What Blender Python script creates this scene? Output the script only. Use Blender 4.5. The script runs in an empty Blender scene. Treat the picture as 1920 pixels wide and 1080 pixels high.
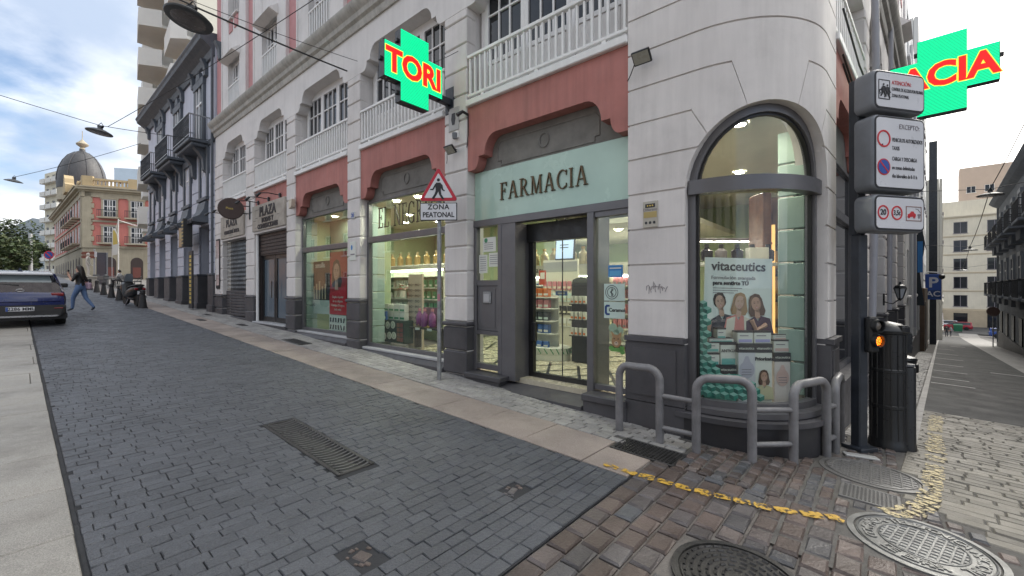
import bpy, math, random
from mathutils import Vector, Matrix
R = math.radians
PI = math.pi
sc = bpy.context.scene
COL = sc.collection
rng = random.Random(7)

# ------------------------------------------------------------------ camera, sky, sun, exposure
HC = 1.70
cam = bpy.data.objects.new('camera', bpy.data.cameras.new('camera'))
COL.objects.link(cam)
cam.location = (0, 0, HC)
cam.rotation_euler = (R(90), 0, 0)
cam.data.sensor_width = 36
cam.data.lens = 15.0
cam.data.clip_start = .05
cam.data.clip_end = 6000
sc.camera = cam

SUN_EL, SUN_AZ = 40, 58          # azimuth clockwise from +Y
SUND = Vector((math.sin(R(SUN_AZ))*math.cos(R(SUN_EL)), math.cos(R(SUN_AZ))*math.cos(R(SUN_EL)), math.sin(R(SUN_EL))))
sun = bpy.data.objects.new('sun', bpy.data.lights.new('sun', 'SUN'))
COL.objects.link(sun)
sun.data.energy = .6
sun.data.angle = R(22)
sun.data.color = (1, .95, .87)
sun.rotation_euler = (-SUND).to_track_quat('-Z', 'Y').to_euler()

sc.view_settings.view_transform = 'Standard'
sc.view_settings.look = 'None'
sc.view_settings.gamma = 1
sc.view_settings.use_curve_mapping = False
sc.view_settings.exposure = 1.30
sc.cycles.use_denoising = True
sc.cycles.max_bounces = 7
sc.cycles.diffuse_bounces = 4
sc.cycles.glossy_bounces = 3
sc.cycles.transparent_max_bounces = 12
sc.cycles.caustics_reflective = False
sc.cycles.caustics_refractive = False
sc.cycles.sample_clamp_indirect = 6


def world():
    w = bpy.data.worlds.new('World')
    sc.world = w
    w.use_nodes = True
    nt = w.node_tree
    N, L = nt.nodes, nt.links
    N.clear()
    out = N.new('ShaderNodeOutputWorld')
    bg = N.new('ShaderNodeBackground')
    L.new(bg.outputs[0], out.inputs[0])
    sky = N.new('ShaderNodeTexSky')
    sky.sky_type = 'NISHITA'
    sky.sun_disc = False
    sky.sun_elevation = R(SUN_EL)
    sky.sun_rotation = R(SUN_AZ)
    sky.altitude = 50
    sky.dust_density = 1.2
    sky.ozone_density = 2
    tc = N.new('ShaderNodeTexCoord')
    sep = N.new('ShaderNodeSeparateXYZ')
    L.new(tc.outputs['Generated'], sep.inputs[0])

    def math_(op, a, b=None, clamp=False):
        n = N.new('ShaderNodeMath')
        n.operation = op
        n.use_clamp = clamp
        for i, x in enumerate((a, b)):
            if x is None:
                continue
            if isinstance(x, (int, float)):
                n.inputs[i].default_value = x
            else:
                L.new(x, n.inputs[i])
        return n.outputs[0]
    zz = math_('ADD', math_('MAXIMUM', sep.outputs[2], 0.0), .28)
    cx = math_('DIVIDE', sep.outputs[0], zz)
    cy = math_('DIVIDE', sep.outputs[1], zz)
    comb = N.new('ShaderNodeCombineXYZ')
    L.new(cx, comb.inputs[0]); L.new(cy, comb.inputs[1])
    comb.inputs[2].default_value = 3.7

    def noise(scale, detail, off):
        n = N.new('ShaderNodeTexNoise')
        n.inputs['Scale'].default_value = scale
        n.inputs['Detail'].default_value = detail
        n.inputs['Roughness'].default_value = .52
        m = N.new('ShaderNodeMapping')
        m.inputs['Location'].default_value = off
        L.new(comb.outputs[0], m.inputs[0])
        L.new(m.outputs[0], n.inputs['Vector'])
        return n.outputs['Fac']

    def ramp(x, a, b, smooth=True):
        n = N.new('ShaderNodeMapRange')
        n.interpolation_type = 'SMOOTHSTEP' if smooth else 'LINEAR'
        n.inputs['From Min'].default_value = a
        n.inputs['From Max'].default_value = b
        L.new(x, n.inputs['Value'])
        return n.outputs[0]
    cover = ramp(noise(1.25, 8, (5.3, 1.9, 0)), .34, .47)
    shade = ramp(noise(1.9, 7, (9.1, 4.4, 2)), .36, .62)
    # clouds brighten towards the veiled sun
    dot = N.new('ShaderNodeVectorMath')
    dot.operation = 'DOT_PRODUCT'
    L.new(tc.outputs['Generated'], dot.inputs[0])
    dot.inputs[1].default_value = SUND
    glow = math_('POWER', math_('MAXIMUM', dot.outputs['Value'], 0.0), 3.5)
    mixc = N.new('ShaderNodeMix')
    mixc.data_type = 'RGBA'
    mixc.inputs[6].default_value = (.25, .30, .385, 1)
    mixc.inputs[7].default_value = (.56, .575, .60, 1)
    L.new(shade, mixc.inputs[0])
    gl = N.new('ShaderNodeMix')
    gl.data_type = 'RGBA'
    gl.blend_type = 'ADD'
    gl.inputs[0].default_value = 1
    L.new(mixc.outputs[2], gl.inputs[6])
    gsc = N.new('ShaderNodeVectorMath')
    gsc.operation = 'SCALE'
    gsc.inputs[0].default_value = (1.9, 1.78, 1.55)
    L.new(glow, gsc.inputs['Scale'])
    L.new(gsc.outputs[0], gl.inputs[7])
    skys = N.new('ShaderNodeVectorMath')
    skys.operation = 'SCALE'
    skys.inputs['Scale'].default_value = .085
    L.new(sky.outputs[0], skys.inputs[0])
    mix = N.new('ShaderNodeMix')
    mix.data_type = 'RGBA'
    L.new(cover, mix.inputs[0])
    L.new(skys.outputs[0], mix.inputs[6])
    L.new(gl.outputs[2], mix.inputs[7])
    L.new(mix.outputs[2], bg.inputs[0])
    bg.inputs[1].default_value = 1


world()

# ------------------------------------------------------------------ frames of the place
U = Vector((-.758105, .652133, 0))       # along the big facade, up the street
NN = Vector((.652133, .758105, 0))       # from the street into the facade
V = Vector((.709306, .704901, 0))        # along the side street
SR = Vector((.704901, -.709306, 0))      # across the side street
E0 = Vector((3.55, 4.81, 0))             # where the side street's facade starts
D = 4.95                                 # facade plane


def sstep(a, b, x):
    x = min(1, max(0, (x-a)/(b-a)))
    return x*x*(3-2*x)


def gz(X, Y):
    t = -.758105*X+.652133*Y
    m = .652133*X+.758105*Y
    k = .062*(1-sstep(2, 9, t))
    s = (m-4.2)/.35
    sp = (math.log1p(math.exp(s)) if s < 30 else s)*.35
    sp = min(sp, 94)
    return .04*max(-8, min(t, 130))-k*sp


def TM(t, m, z=None):
    p = U*t+NN*m
    return Vector((p.x, p.y, gz(p.x, p.y) if z is None else z))


def RS(r, s, z=None):
    p = E0+V*r+SR*s
    return Vector((p.x, p.y, gz(p.x, p.y) if z is None else z))


AF = math.atan2(-U.y, -U.x)              # heading of the facade's left-to-right axis
AV = math.atan2(V.y, V.x)


def slope_rot(X, Y, yaw):
    """rotation that lies on the sloping ground with a heading"""
    e = .05
    nx = -(gz(X+e, Y)-gz(X-e, Y))/(2*e)
    ny = -(gz(X, Y+e)-gz(X, Y-e))/(2*e)
    z = Vector((nx, ny, 1)).normalized()
    x = Vector((math.cos(yaw), math.sin(yaw), 0))
    x = (x-z*x.dot(z)).normalized()
    y = z.cross(x)
    return Matrix((x, y, z)).transposed()


# ------------------------------------------------------------------ mesh helpers
class MB:
    def __init__(self, xf=None):
        self.v, self.f, self.m, self.xf = [], [], [], xf

    def add(self, vs, fs, mi=0):
        b = len(self.v)
        if self.xf is not None:
            vs = [self.xf @ Vector(p) for p in vs]
        self.v.extend([tuple(p) for p in vs])
        self.f.extend([tuple(i+b for i in q) for q in fs])
        self.m.extend([mi]*len(fs))
        return self

    def box(self, x0, x1, y0, y1, z0, z1, mi=0):
        v = [(x0, y0, z0), (x1, y0, z0), (x1, y1, z0), (x0, y1, z0), (x0, y0, z1), (x1, y0, z1), (x1, y1, z1), (x0, y1, z1)]
        return self.add(v, [(0, 3, 2, 1), (4, 5, 6, 7), (0, 1, 5, 4), (1, 2, 6, 5), (2, 3, 7, 6), (3, 0, 4, 7)], mi)

    def cbox(self, x0, x1, y0, y1, z0, z1, c=.012, mi=0):
        """box with chamfered edges"""
        vs, idx = [], {}
        X, Y, Z = (x0, x1), (y0, y1), (z0, z1)
        for i in (0, 1):
            for j in (0, 1):
                for k in (0, 1):
                    for a in range(3):
                        p = [X[i], Y[j], Z[k]]
                        s = [i, j, k]
                        for b in range(3):
                            if b != a:
                                p[b] += c if s[b] == 0 else -c
                        idx[i, j, k, a] = len(vs)
                        vs.append(p)
        fs = []
        for a in range(3):
            b, d = (a+1) % 3, (a+2) % 3
            for s in (0, 1):
                q = []
                for (p, r) in ((0, 0), (1, 0), (1, 1), (0, 1)):
                    k = [0, 0, 0]
                    k[a], k[b], k[d] = s, p, r
                    q.append(idx[k[0], k[1], k[2], a])
                fs.append(tuple(q) if s else tuple(reversed(q)))
        for a in range(3):
            b, d = (a+1) % 3, (a+2) % 3
            for p in (0, 1):
                for r in (0, 1):
                    q = []
                    for s, ax in ((0, b), (0, d), (1, d), (1, b)):
                        k = [0, 0, 0]
                        k[a], k[b], k[d] = s, p, r
                        q.append(idx[k[0], k[1], k[2], ax])
                    fs.append(tuple(q) if (p ^ r) else tuple(reversed(q)))
        for i in (0, 1):
            for j in (0, 1):
                for k in (0, 1):
                    q = [idx[i, j, k, 0], idx[i, j, k, 1], idx[i, j, k, 2]]
                    fs.append(tuple(q) if (i+j+k) % 2 else tuple(reversed(q)))
        return self.add(vs, fs, mi)

    def prism(self, poly, y0, y1, mi=0, axis='y'):
        """polygon in x,z (axis y), or x,y (axis z), or y,z (axis x), pulled along the axis"""
        n = len(poly)
        put = {'y': lambda p, d: (p[0], d, p[1]), 'z': lambda p, d: (p[0], p[1], d), 'x': lambda p, d: (d, p[0], p[1])}[axis]
        vs = [put(p, y0) for p in poly]+[put(p, y1) for p in poly]
        fs = [tuple(range(n)), tuple(range(2*n-1, n-1, -1))]
        fs += [(i, i+n, (i+1) % n+n, (i+1) % n) for i in range(n)]
        return self.add(vs, fs, mi)

    def tube(self, pts, r, n=8, mi=0, caps=True, closed=False):
        pts = [Vector(p) for p in pts]
        k = len(pts)
        rr = r if isinstance(r, (list, tuple)) else [r]*k
        vs, fs = [], []
        up = None
        for i, p in enumerate(pts):
            a, b = (pts[i-1] if i or closed else p), (pts[(i+1) % k] if i < k-1 or closed else p)
            d = (b-a).normalized()
            if up is None:
                up = Vector((0, 0, 1)) if abs(d.z) < .9 else Vector((1, 0, 0))
            x = up.cross(d).normalized()
            y = d.cross(x)
            up = y
            for j in range(n):
                t = 2*PI*j/n
                vs.append(p+x*(math.cos(t)*rr[i])+y*(math.sin(t)*rr[i]))
        for i in range(k if closed else k-1):
            i2 = (i+1) % k
            for j in range(n):
                j2 = (j+1) % n
                fs.append((i*n+j, i*n+j2, i2*n+j2, i2*n+j))
        if caps and not closed:
            fs.append(tuple(reversed(range(n))))
            fs.append(tuple(range((k-1)*n, k*n)))
        return self.add(vs, fs, mi)

    def cyl(self, p0, p1, r, n=12, mi=0):
        return self.tube([p0, p1], r, n, mi)

    def lathe(self, prof, c=(0, 0, 0), n=20, mi=0, sx=1, sy=1, caps=True):
        vs, fs = [], []
        for (r, z) in prof:
            for j in range(n):
                t = 2*PI*j/n
                vs.append((c[0]+r*math.cos(t)*sx, c[1]+r*math.sin(t)*sy, c[2]+z))
        for i in range(len(prof)-1):
            for j in range(n):
                j2 = (j+1) % n
                fs.append((i*n+j, i*n+j2, i*n+n+j2, i*n+n+j))
        if caps and prof[0][0] > 1e-5:
            fs.append(tuple(reversed(range(n))))
        if caps and prof[-1][0] > 1e-5:
            b = (len(prof)-1)*n
            fs.append(tuple(range(b, b+n)))
        return self.add(vs, fs, mi)

    def loft(self, rings, mi=0, cap=True, mif=None):
        """closed rings of equal length"""
        n = len(rings[0])
        vs = [p for r in rings for p in r]
        b = len(self.f)
        fs = []
        for i in range(len(rings)-1):
            for j in range(n):
                j2 = (j+1) % n
                fs.append((i*n+j, i*n+j2, i*n+n+j2, i*n+n+j))
        if cap:
            fs.append(tuple(reversed(range(n))))
            fs.append(tuple(range((len(rings)-1)*n, len(rings)*n)))
        self.add(vs, fs, mi)
        if mif:
            for i in range(len(rings)-1):
                for j in range(n):
                    self.m[b+i*n+j] = mif(i, j)
        return self

    def mesh(self, name, mats, smooth=None):
        me = bpy.data.meshes.new(name)
        me.from_pydata(self.v, [], self.f)
        for m in (mats if isinstance(mats, (list, tuple)) else [mats]):
            me.materials.append(m)
        if len(set(self.m)) > 1 or (self.m and self.m[0]):
            me.polygons.foreach_set('material_index', self.m)
        if smooth:
            me.polygons.foreach_set('use_smooth', [True]*len(self.f))
            me.set_sharp_from_angle(angle=R(smooth))
        me.update()
        return me

    def build(self, name, mats, parent=None, smooth=None, loc=None, rot=None):
        return put(name, self.mesh(name, mats, smooth), parent, loc, rot)


def put(name, me, parent=None, loc=None, rot=None):
    o = bpy.data.objects.new(name, me)
    COL.objects.link(o)
    if parent is not None:
        o.parent = parent
    if rot is not None:
        o.rotation_mode = 'XYZ'
        o.rotation_euler = rot.to_euler() if isinstance(rot, Matrix) else rot
    if loc is not None:
        o.location = loc
    return o


def tag(o, label=None, cat=None, group=None, kind=None):
    for k, x in (('label', label), ('category', cat), ('group', group), ('kind', kind)):
        if x:
            o[k] = x
    return o


def thing(name, label, cat, loc=(0, 0, 0), rot=None, group=None):
    return tag(put(name, None, None, loc, rot), label, cat, group)


TEXTS = []


def text(name, body, size, m, parent, loc, rot=(R(90), 0, 0), ext=.002, align='CENTER', bold=0, xs=1, space=1, label=None):
    c = bpy.data.curves.new(name, 'FONT')
    c.body = body
    c.size = size
    c.extrude = ext
    c.align_x = align
    c.align_y = 'CENTER'
    c.offset = bold
    c.space_character = space
    c.resolution_u = 3
    c.materials.append(m)
    o = put(name, c, parent, loc, rot)
    o.scale = (xs, 1, 1)
    if label:
        o['label'] = label
    TEXTS.append(o)
    return o


def copy_tree(o, loc=None, rot=None, parent=None):
    c = o.copy()
    COL.objects.link(c)
    if parent is not None:
        c.parent = parent
    if loc is not None:
        c.location = loc
    if rot is not None:
        c.rotation_euler = rot
    for ch in list(o.children):
        copy_tree(ch, None, None, c)
    return c


# ------------------------------------------------------------------ materials
MATS = {}


def mat(name, col, rough=.6, var=.12, vs=2.5, piece=0, bump=0, bs=60, metal=0, emit=0, coat=0, streak=0, speck=0, hue=None, grime=0):
    if name in MATS:
        return MATS[name]
    m = bpy.data.materials.new(name)
    MATS[name] = m
    m.use_nodes = True
    nt = m.node_tree
    N, L = nt.nodes, nt.links
    b = N['Principled BSDF']
    b.inputs['Roughness'].default_value = rough
    b.inputs['Metallic'].default_value = metal
    b.inputs['Coat Weight'].default_value = coat
    geo = N.new('ShaderNodeNewGeometry')
    pos = geo.outputs['Position']

    def noise(scale, detail=4, vec=None, rgh=.6):
        n = N.new('ShaderNodeTexNoise')
        n.inputs['Scale'].default_value = scale
        n.inputs['Detail'].default_value = detail
        n.inputs['Roughness'].default_value = rgh
        L.new(vec or pos, n.inputs['Vector'])
        return n.outputs['Fac']

    def mr(x, a, b2, c, d):
        n = N.new('ShaderNodeMapRange')
        for i, q in zip(('From Min', 'From Max', 'To Min', 'To Max'), (a, b2, c, d)):
            n.inputs[i].default_value = q
        L.new(x, n.inputs['Value'])
        return n.outputs[0]

    def mul(a, b2):
        n = N.new('ShaderNodeMath')
        n.operation = 'MULTIPLY'
        L.new(a, n.inputs[0])
        L.new(b2, n.inputs[1])
        return n.outputs[0]
    val = mr(noise(vs), .3, .7, 1-var, 1+var)
    if speck:
        val = mul(val, mr(noise(150, 2), .35, .65, 1-speck, 1+speck))
    if streak:
        mp = N.new('ShaderNodeMapping')
        mp.inputs['Scale'].default_value = (9, 9, .55)
        L.new(pos, mp.inputs[0])
        val = mul(val, mr(noise(1, 5, mp.outputs[0], .65), .42, .72, 1, 1-streak))
    if grime:
        val = mul(val, mr(noise(.9, 7, None, .7), .5, .72, 1, 1-grime))
    if piece:
        oi = N.new('ShaderNodeObjectInfo')
        ad = N.new('ShaderNodeMath')
        ad.operation = 'ADD'
        L.new(oi.outputs['Random'], ad.inputs[0])
        L.new(geo.outputs['Random Per Island'], ad.inputs[1])
        fr = N.new('ShaderNodeMath')
        fr.operation = 'FRACT'
        L.new(ad.outputs[0], fr.inputs[0])
        val = mul(val, mr(fr.outputs[0], 0, 1, 1-piece, 1+piece))
    sca = N.new('ShaderNodeVectorMath')
    sca.operation = 'SCALE'
    sca.inputs[0].default_value = col[:3]
    L.new(val, sca.inputs['Scale'])
    src = sca.outputs[0]
    if hue and piece:
        mx = N.new('ShaderNodeMix')
        mx.data_type = 'RGBA'
        wn = N.new('ShaderNodeTexWhiteNoise')
        wn.noise_dimensions = '1D'
        L.new(fr.outputs[0], wn.inputs['W'])
        L.new(mr(wn.outputs['Value'], .45, 1, 0, 1), mx.inputs[0])
        sc2 = N.new('ShaderNodeVectorMath')
        sc2.operation = 'SCALE'
        sc2.inputs[0].default_value = hue
        L.new(val, sc2.inputs['Scale'])
        L.new(src, mx.inputs[6])
        L.new(sc2.outputs[0], mx.inputs[7])
        src = mx.outputs[2]
    L.new(src, b.inputs['Base Color'])
    if bump:
        bp = N.new('ShaderNodeBump')
        bp.inputs['Strength'].default_value = bump
        bp.inputs['Distance'].default_value = .012
        L.new(noise(bs, 5), bp.inputs['Height'])
        L.new(bp.outputs[0], b.inputs['Normal'])
    if var or speck:
        L.new(mr(noise(vs*3), .3, .7, max(.03, rough-.1), min(1, rough+.1)), b.inputs['Roughness'])
    if emit:
        L.new(src, b.inputs['Emission Color'])
        b.inputs['Emission Strength'].default_value = emit
    return m


def worn_paint(name, col, cover=.5, scale=24):
    m = mat(name, col, .6, .2, 14)
    nt = m.node_tree
    N, L = nt.nodes, nt.links
    b = N['Principled BSDF']
    geo = N.new('ShaderNodeNewGeometry')
    n = N.new('ShaderNodeTexNoise')
    n.inputs['Scale'].default_value = scale
    n.inputs['Detail'].default_value = 6
    n.inputs['Roughness'].default_value = .7
    L.new(geo.outputs['Position'], n.inputs['Vector'])
    r = N.new('ShaderNodeMapRange')
    r.inputs['From Min'].default_value = cover-.03
    r.inputs['From Max'].default_value = cover+.03
    r.inputs['To Min'].default_value = 1
    r.inputs['To Max'].default_value = 0
    L.new(n.outputs['Fac'], r.inputs['Value'])
    L.new(r.outputs[0], b.inputs['Alpha'])
    return m


def glass_mat(name, tint=(.9, .96, .94), ior=1.5, refl=1.0):
    m = bpy.data.materials.new(name)
    MATS[name] = m
    m.use_nodes = True
    nt = m.node_tree
    N, L = nt.nodes, nt.links
    N.clear()
    out = N.new('ShaderNodeOutputMaterial')
    tr = N.new('ShaderNodeBsdfTransparent')
    tr.inputs[0].default_value = (*tint, 1)
    gl = N.new('ShaderNodeBsdfGlossy')
    gl.inputs['Roughness'].default_value = .015
    lw = N.new('ShaderNodeLayerWeight')
    lw.inputs['Blend'].default_value = .5
    pw = N.new('ShaderNodeMath')
    pw.operation = 'POWER'
    pw.inputs[1].default_value = 4.5
    L.new(lw.outputs['Facing'], pw.inputs[0])
    mu = N.new('ShaderNodeMath')
    mu.operation = 'MULTIPLY_ADD'
    mu.use_clamp = True
    mu.inputs[1].default_value = .9
    mu.inputs[2].default_value = .06*refl
    L.new(pw.outputs[0], mu.inputs[0])
    mx = N.new('ShaderNodeMixShader')
    L.new(mu.outputs[0], mx.inputs[0])
    L.new(tr.outputs[0], mx.inputs[1])
    L.new(gl.outputs[0], mx.inputs[2])
    L.new(mx.outputs[0], out.inputs[0])
    return m


M = dict(
    cream=mat('grey_cream_paint', (.70, .668, .645), .75, .06, 1.2, bump=.12, bs=90, streak=.08, grime=.10),
    creamb=mat('grey_cream_block_paint', (.70, .662, .638), .75, .06, 1.2, piece=.035, bump=.12, bs=90, streak=.10, grime=.14),
    pink=mat('salmon_paint', (.44, .175, .15), .7, .10, 1.5, bump=.15, bs=90, streak=.18, grime=.14),
    pinkup=mat('dusty_rose_paint', (.52, .25, .25), .75, .07, 1.5, streak=.1),
    plinth=mat('dark_grey_stone_paint', (.075, .072, .078), .55, .2, 2, piece=.06, bump=.12, bs=70, grime=.2),
    tymp=mat('grey_plaster', (.19, .18, .165), .8, .2, 3, bump=.2, bs=40, grime=.25),
    white=mat('white_paint', (.80, .79, .77), .5, .05, 3, streak=.08),
    wood_w=mat('white_window_paint', (.72, .70, .69), .45, .04, 3),
    alu=mat('grey_aluminium_frame', (.135, .132, .14), .38, .08, 3, metal=.3),
    dark=mat('black_frame', (.012, .012, .013), .4, .1, 3),
    sill=mat('pale_sill_metal', (.42, .42, .43), .45, .1, 3),
    mint=mat('mint_glass_panel', (.40, .55, .465), .22, .12, .8, coat=.5),
    bronze=mat('bronze_letter', (.10, .066, .035), .35, .3, 8, metal=.6),
    road=mat('dark_granite_paver', (.080, .085, .096), .50, .25, .9, piece=.13, bump=1.0, bs=38, speck=.30, grime=.38),
    roadbed=mat('dark_joint_sand', (.030, .031, .034), .9, .25, 3, bump=.4, bs=90),
    brown=mat('brown_cobble', (.108, .082, .072), .40, .25, 3, piece=.3, bump=.6, bs=45, speck=.15, hue=(.085, .088, .095)),
    joint=mat('pale_mortar', (.15, .137, .126), .9, .3, 4, bump=.6, bs=70),
    pale=mat('pale_cobble', (.185, .170, .142), .58, .2, 2, piece=.22, bump=.5, bs=50, speck=.1),
    jointd=mat('dark_mortar', (.11, .104, .096), .9, .3, 4, bump=.6, bs=70),
    tile=mat('grey_pavement_sett', (.29, .278, .265), .6, .15, 1.5, piece=.16, bump=.35, bs=70, speck=.14, grime=.25),
    strip=mat('pink_granite_slab', (.30, .252, .222), .6, .15, 2, piece=.10, bump=.2, bs=110, speck=.25, grime=.38),
    slab=mat('beige_granite_slab', (.30, .283, .255), .6, .14, 1.2, piece=.07, bump=.25, bs=110, speck=.28, grime=.35),
    asphalt=mat('worn_asphalt', (.062, .062, .062), .8, .2, .8, bump=.5, bs=120, speck=.25, grime=.25),
    earth=mat('town_ground', (.17, .16, .15), .9, .2, .05),
    rail=mat('grey_painted_steel', (.19, .185, .19), .38, .2, 7, bump=.12, bs=60, grime=.35),
    iron=mat('cast_iron', (.055, .053, .052), .45, .3, 8, metal=.5, bump=.3, bs=60),
    ironl=mat('worn_cast_iron', (.21, .21, .205), .44, .25, 7, metal=.5, bump=.2, bs=60),
    black=mat('black_paint', (.016, .017, .019), .35, .15, 6),
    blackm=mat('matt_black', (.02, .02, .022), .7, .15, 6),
    pole=mat('dark_blue_grey_paint', (.028, .033, .043), .42, .25, 5, bump=.08, bs=50, grime=.3),
    signbody=mat('grey_sign_box', (.18, .19, .21), .42, .1, 4, grime=.25),
    signface=mat('white_sign_face', (.66, .66, .69), .35, .04, 3),
    ink=mat('black_print', (.02, .02, .025), .5, 0),
    inkg=mat('grey_print', (.22, .20, .22), .5, 0),
    red=mat('red_print', (.55, .03, .04), .45, .05),
    blue=mat('blue_print', (.03, .09, .36), .45, .05),
    galv=mat('galvanised_steel', (.30, .305, .31), .45, .25, 9, metal=.6),
    ledg=mat('green_led_face', (.0, .80, .32), .4, 0, emit=.52),
    ledr=mat('red_led', (.85, .01, .01), .4, 0, emit=.42),
    ledy=mat('yellow_led', (.85, .75, .05), .4, 0, emit=.42),
    amber=mat('amber_lamp', (1, .20, .01), .4, 0, emit=1.6),
    lampw=mat('lit_lamp', (1, .90, .70), .4, 0, emit=14),
    tube=mat('lit_tube', (1, .93, .80), .4, 0, emit=9),
    skin=mat('skin', (.42, .24, .17), .55, .05),
    hair=mat('dark_hair', (.018, .012, .010), .45, .1),
    wire=mat('black_cable', (.018, .018, .02), .6, 0),
)
M['yellow'] = worn_paint('worn_yellow_paint', (.56, .34, .05), .51)
M['cream_y'] = worn_paint('faded_yellow_paint', (.52, .43, .24), .50)
G = glass_mat('shop_glass')
GW = glass_mat('window_glass', (.10, .12, .13), 1.5, 2.2)
GCORNER = glass_mat('curved_shop_glass', (.90, .95, .93), 1.5, 1.4)


def flat(name, col, rough=.5):
    return mat(name, col, rough, .03, 3)
GWIN = mat('unlit_room_glass', (.018, .02, .024), .04, 0)  # opaque; its dark colour stands in for the unlit rooms behind


# ------------------------------------------------------------------ ground, beds and paving
def sheet(name, fr, u0, u1, v0, v1, du, dv, dz, m, label=None, keep=None):
    """a sheet on the terrain in one of the two frames (TM or RS)"""
    b = MB()
    nu, nv = max(1, round((u1-u0)/du)), max(1, round((v1-v0)/dv))
    vs = []
    for i in range(nu+1):
        for j in range(nv+1):
            p = fr(u0+(u1-u0)*i/nu, v0+(v1-v0)*j/nv)
            vs.append((p.x, p.y, p.z+dz))
    fs = []
    flip = fr is TM
    for i in range(nu):
        for j in range(nv):
            if keep and not keep(u0+(u1-u0)*(i+.5)/nu, v0+(v1-v0)*(j+.5)/nv):
                continue
            q = (i*(nv+1)+j, (i+1)*(nv+1)+j, (i+1)*(nv+1)+j+1, i*(nv+1)+j+1)
            fs.append(tuple(reversed(q)))
    b.add(vs, fs)
    o = b.build(name, m, None, 60)
    return tag(o, label, None, None, 'structure')


def terrain():
    b = MB()
    # an uneven grid, fine near the crossing, coarse to the horizon
    a = [0, 1, 2, 3, 4.5, 6, 8, 11, 15, 20, 27, 36, 48, 64, 85, 110, 150, 220, 400, 900, 2500]
    g = sorted(set([-x for x in a]+a))
    n = len(g)
    vs = [(x, y, gz(x, y)-.07-(.0 if abs(x)+abs(y) < 60 else .25)) for x in g for y in g]
    fs = [(i*n+j, i*n+n+j, i*n+n+j+1, i*n+j+1) for i in range(n-1) for j in range(n-1)]
    b.add(vs, fs)
    tag(b.build('ground', M['earth'], None, 60), 'town ground beneath the paved streets', None, None, 'structure')


terrain()

COVERS = []       # discs and rectangles (TM frame) kept free of paving


def blocked(t, m):
    for c in COVERS:
        if c[0] == 'd':
            if (t-c[1])**2+(m-c[2])**2 < c[3]**2:
                return True
        else:
            if abs(t-c[1]) < c[3] and abs(m-c[2]) < c[4]:
                return True
    return False


M1 = (.62, 2.72, .36)       # three manholes: t, m, radius
M2 = (-.22, 3.97, .40)
M3 = (.06, 5.32, .40)
COVERS += [('d', M1[0], M1[1], M1[2]+.0), ('d', M2[0], M2[1], M2[2]+.0), ('d', M3[0], M3[1], M3[2]+.0)]
DISCS = [(q[0], q[1], q[2]+.015, -1) for q in (M1, M2, M3)]
PLATE = (.06, 4.64, .21, .20)
COVERS.append(('r', *PLATE))
DRAIN = (1.77, 4.17, .34, .215)
COVERS.append(('r', *DRAIN))
GRATE = (4.26, 1.92, .84, .17)
HOLES = [(2.36, 1.36, .10, .085), (2.22, 2.59, .06, .10)]
for h in HOLES:
    COVERS.append(('r', *h))


def to_tm(p):
    return p.dot(U), p.dot(NN)


def paving(bed, name, fr, cells, m, near, group, nmax=300, thick=.05, uneven=.004, cham=.007):
    """cells: (a, b, half_a, half_b) in the frame FR; the nmax nearest become pieces, the rest one mesh"""
    fx = fr(1, 0, 0)-fr(0, 0, 0)
    yaw = math.atan2(fx.y, fx.x)
    fy = fr(0, 1, 0)-fr(0, 0, 0)
    hand = 1 if fx.cross(fy).z > 0 else -1
    r = random.Random(name)
    lst = []
    for c in cells:
        p = fr(c[0], c[1])
        lst.append((near(p), c, p))
    lst.sort(key=lambda q: q[0])

    def shape(ha, hb, rr, w):
        h = [rr.uniform(-w, w) for _ in range(4)]
        e = [rr.uniform(-.35, .35)*cham for _ in range(8)]
        top = [(-ha+cham+e[0], -hb+cham+e[1], h[0]), (ha-cham+e[2], -hb+cham+e[3], h[1]), (ha-cham+e[4], hb-cham+e[5], h[2]), (-ha+cham+e[6], hb-cham+e[7], h[3])]
        mid = [(-ha, -hb, -cham*1.1), (ha, -hb, -cham*1.1), (ha, hb, -cham*1.1), (-ha, hb, -cham*1.1)]
        bot = [(-ha, -hb, -thick), (ha, -hb, -thick), (ha, hb, -thick), (-ha, hb, -thick)]
        fs = [(0, 1, 2, 3)]
        for k in range(4):
            k2 = (k+1) % 4
            fs += [(4+k, 4+k2, k2, k), (8+k, 8+k2, 4+k2, 4+k)]
        return top+mid+bot, fs
    # alike pieces share mesh data: sizes are rounded to a few millimetres, three variants each
    cache = {}
    for k, (d, c, p) in enumerate(lst[:nmax]):
        key = (round(c[2]*400)/400, round(c[3]*400)/400, r.randrange(3))
        if key not in cache:
            b = MB()
            vs, fs = shape(key[0], key[1], r, uneven)
            b.add(vs, fs)
            cache[key] = b.mesh(name, m)
        rot = slope_rot(p.x, p.y, yaw)
        rot = rot @ Matrix.Rotation(r.uniform(-1, 1)*uneven*2.2, 3, 'X') @ Matrix.Rotation(r.uniform(-1, 1)*uneven*2.2, 3, 'Y') @ Matrix.Rotation(r.uniform(-1, 1)*uneven*2.5, 3, 'Z')
        put(name, cache[key], bed, p+Vector((0, 0, r.uniform(-.6, .6)*uneven)), rot)
    b = MB()
    for (d, c, p) in lst[nmax:]:
        vs, fs = shape(c[2], c[3], r, uneven)
        dz = r.uniform(-.6, .6)*uneven
        out = []
        for (x, y, z) in vs:
            q = fr(c[0]+x, c[1]+y*hand)
            out.append((q.x, q.y, q.z+z+dz))
        if hand < 0:
            pass
        b.add(out, fs)
    if b.v:
        tag(b.build(name+'_mass', m, bed), None, None, None, 'stuff')


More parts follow.
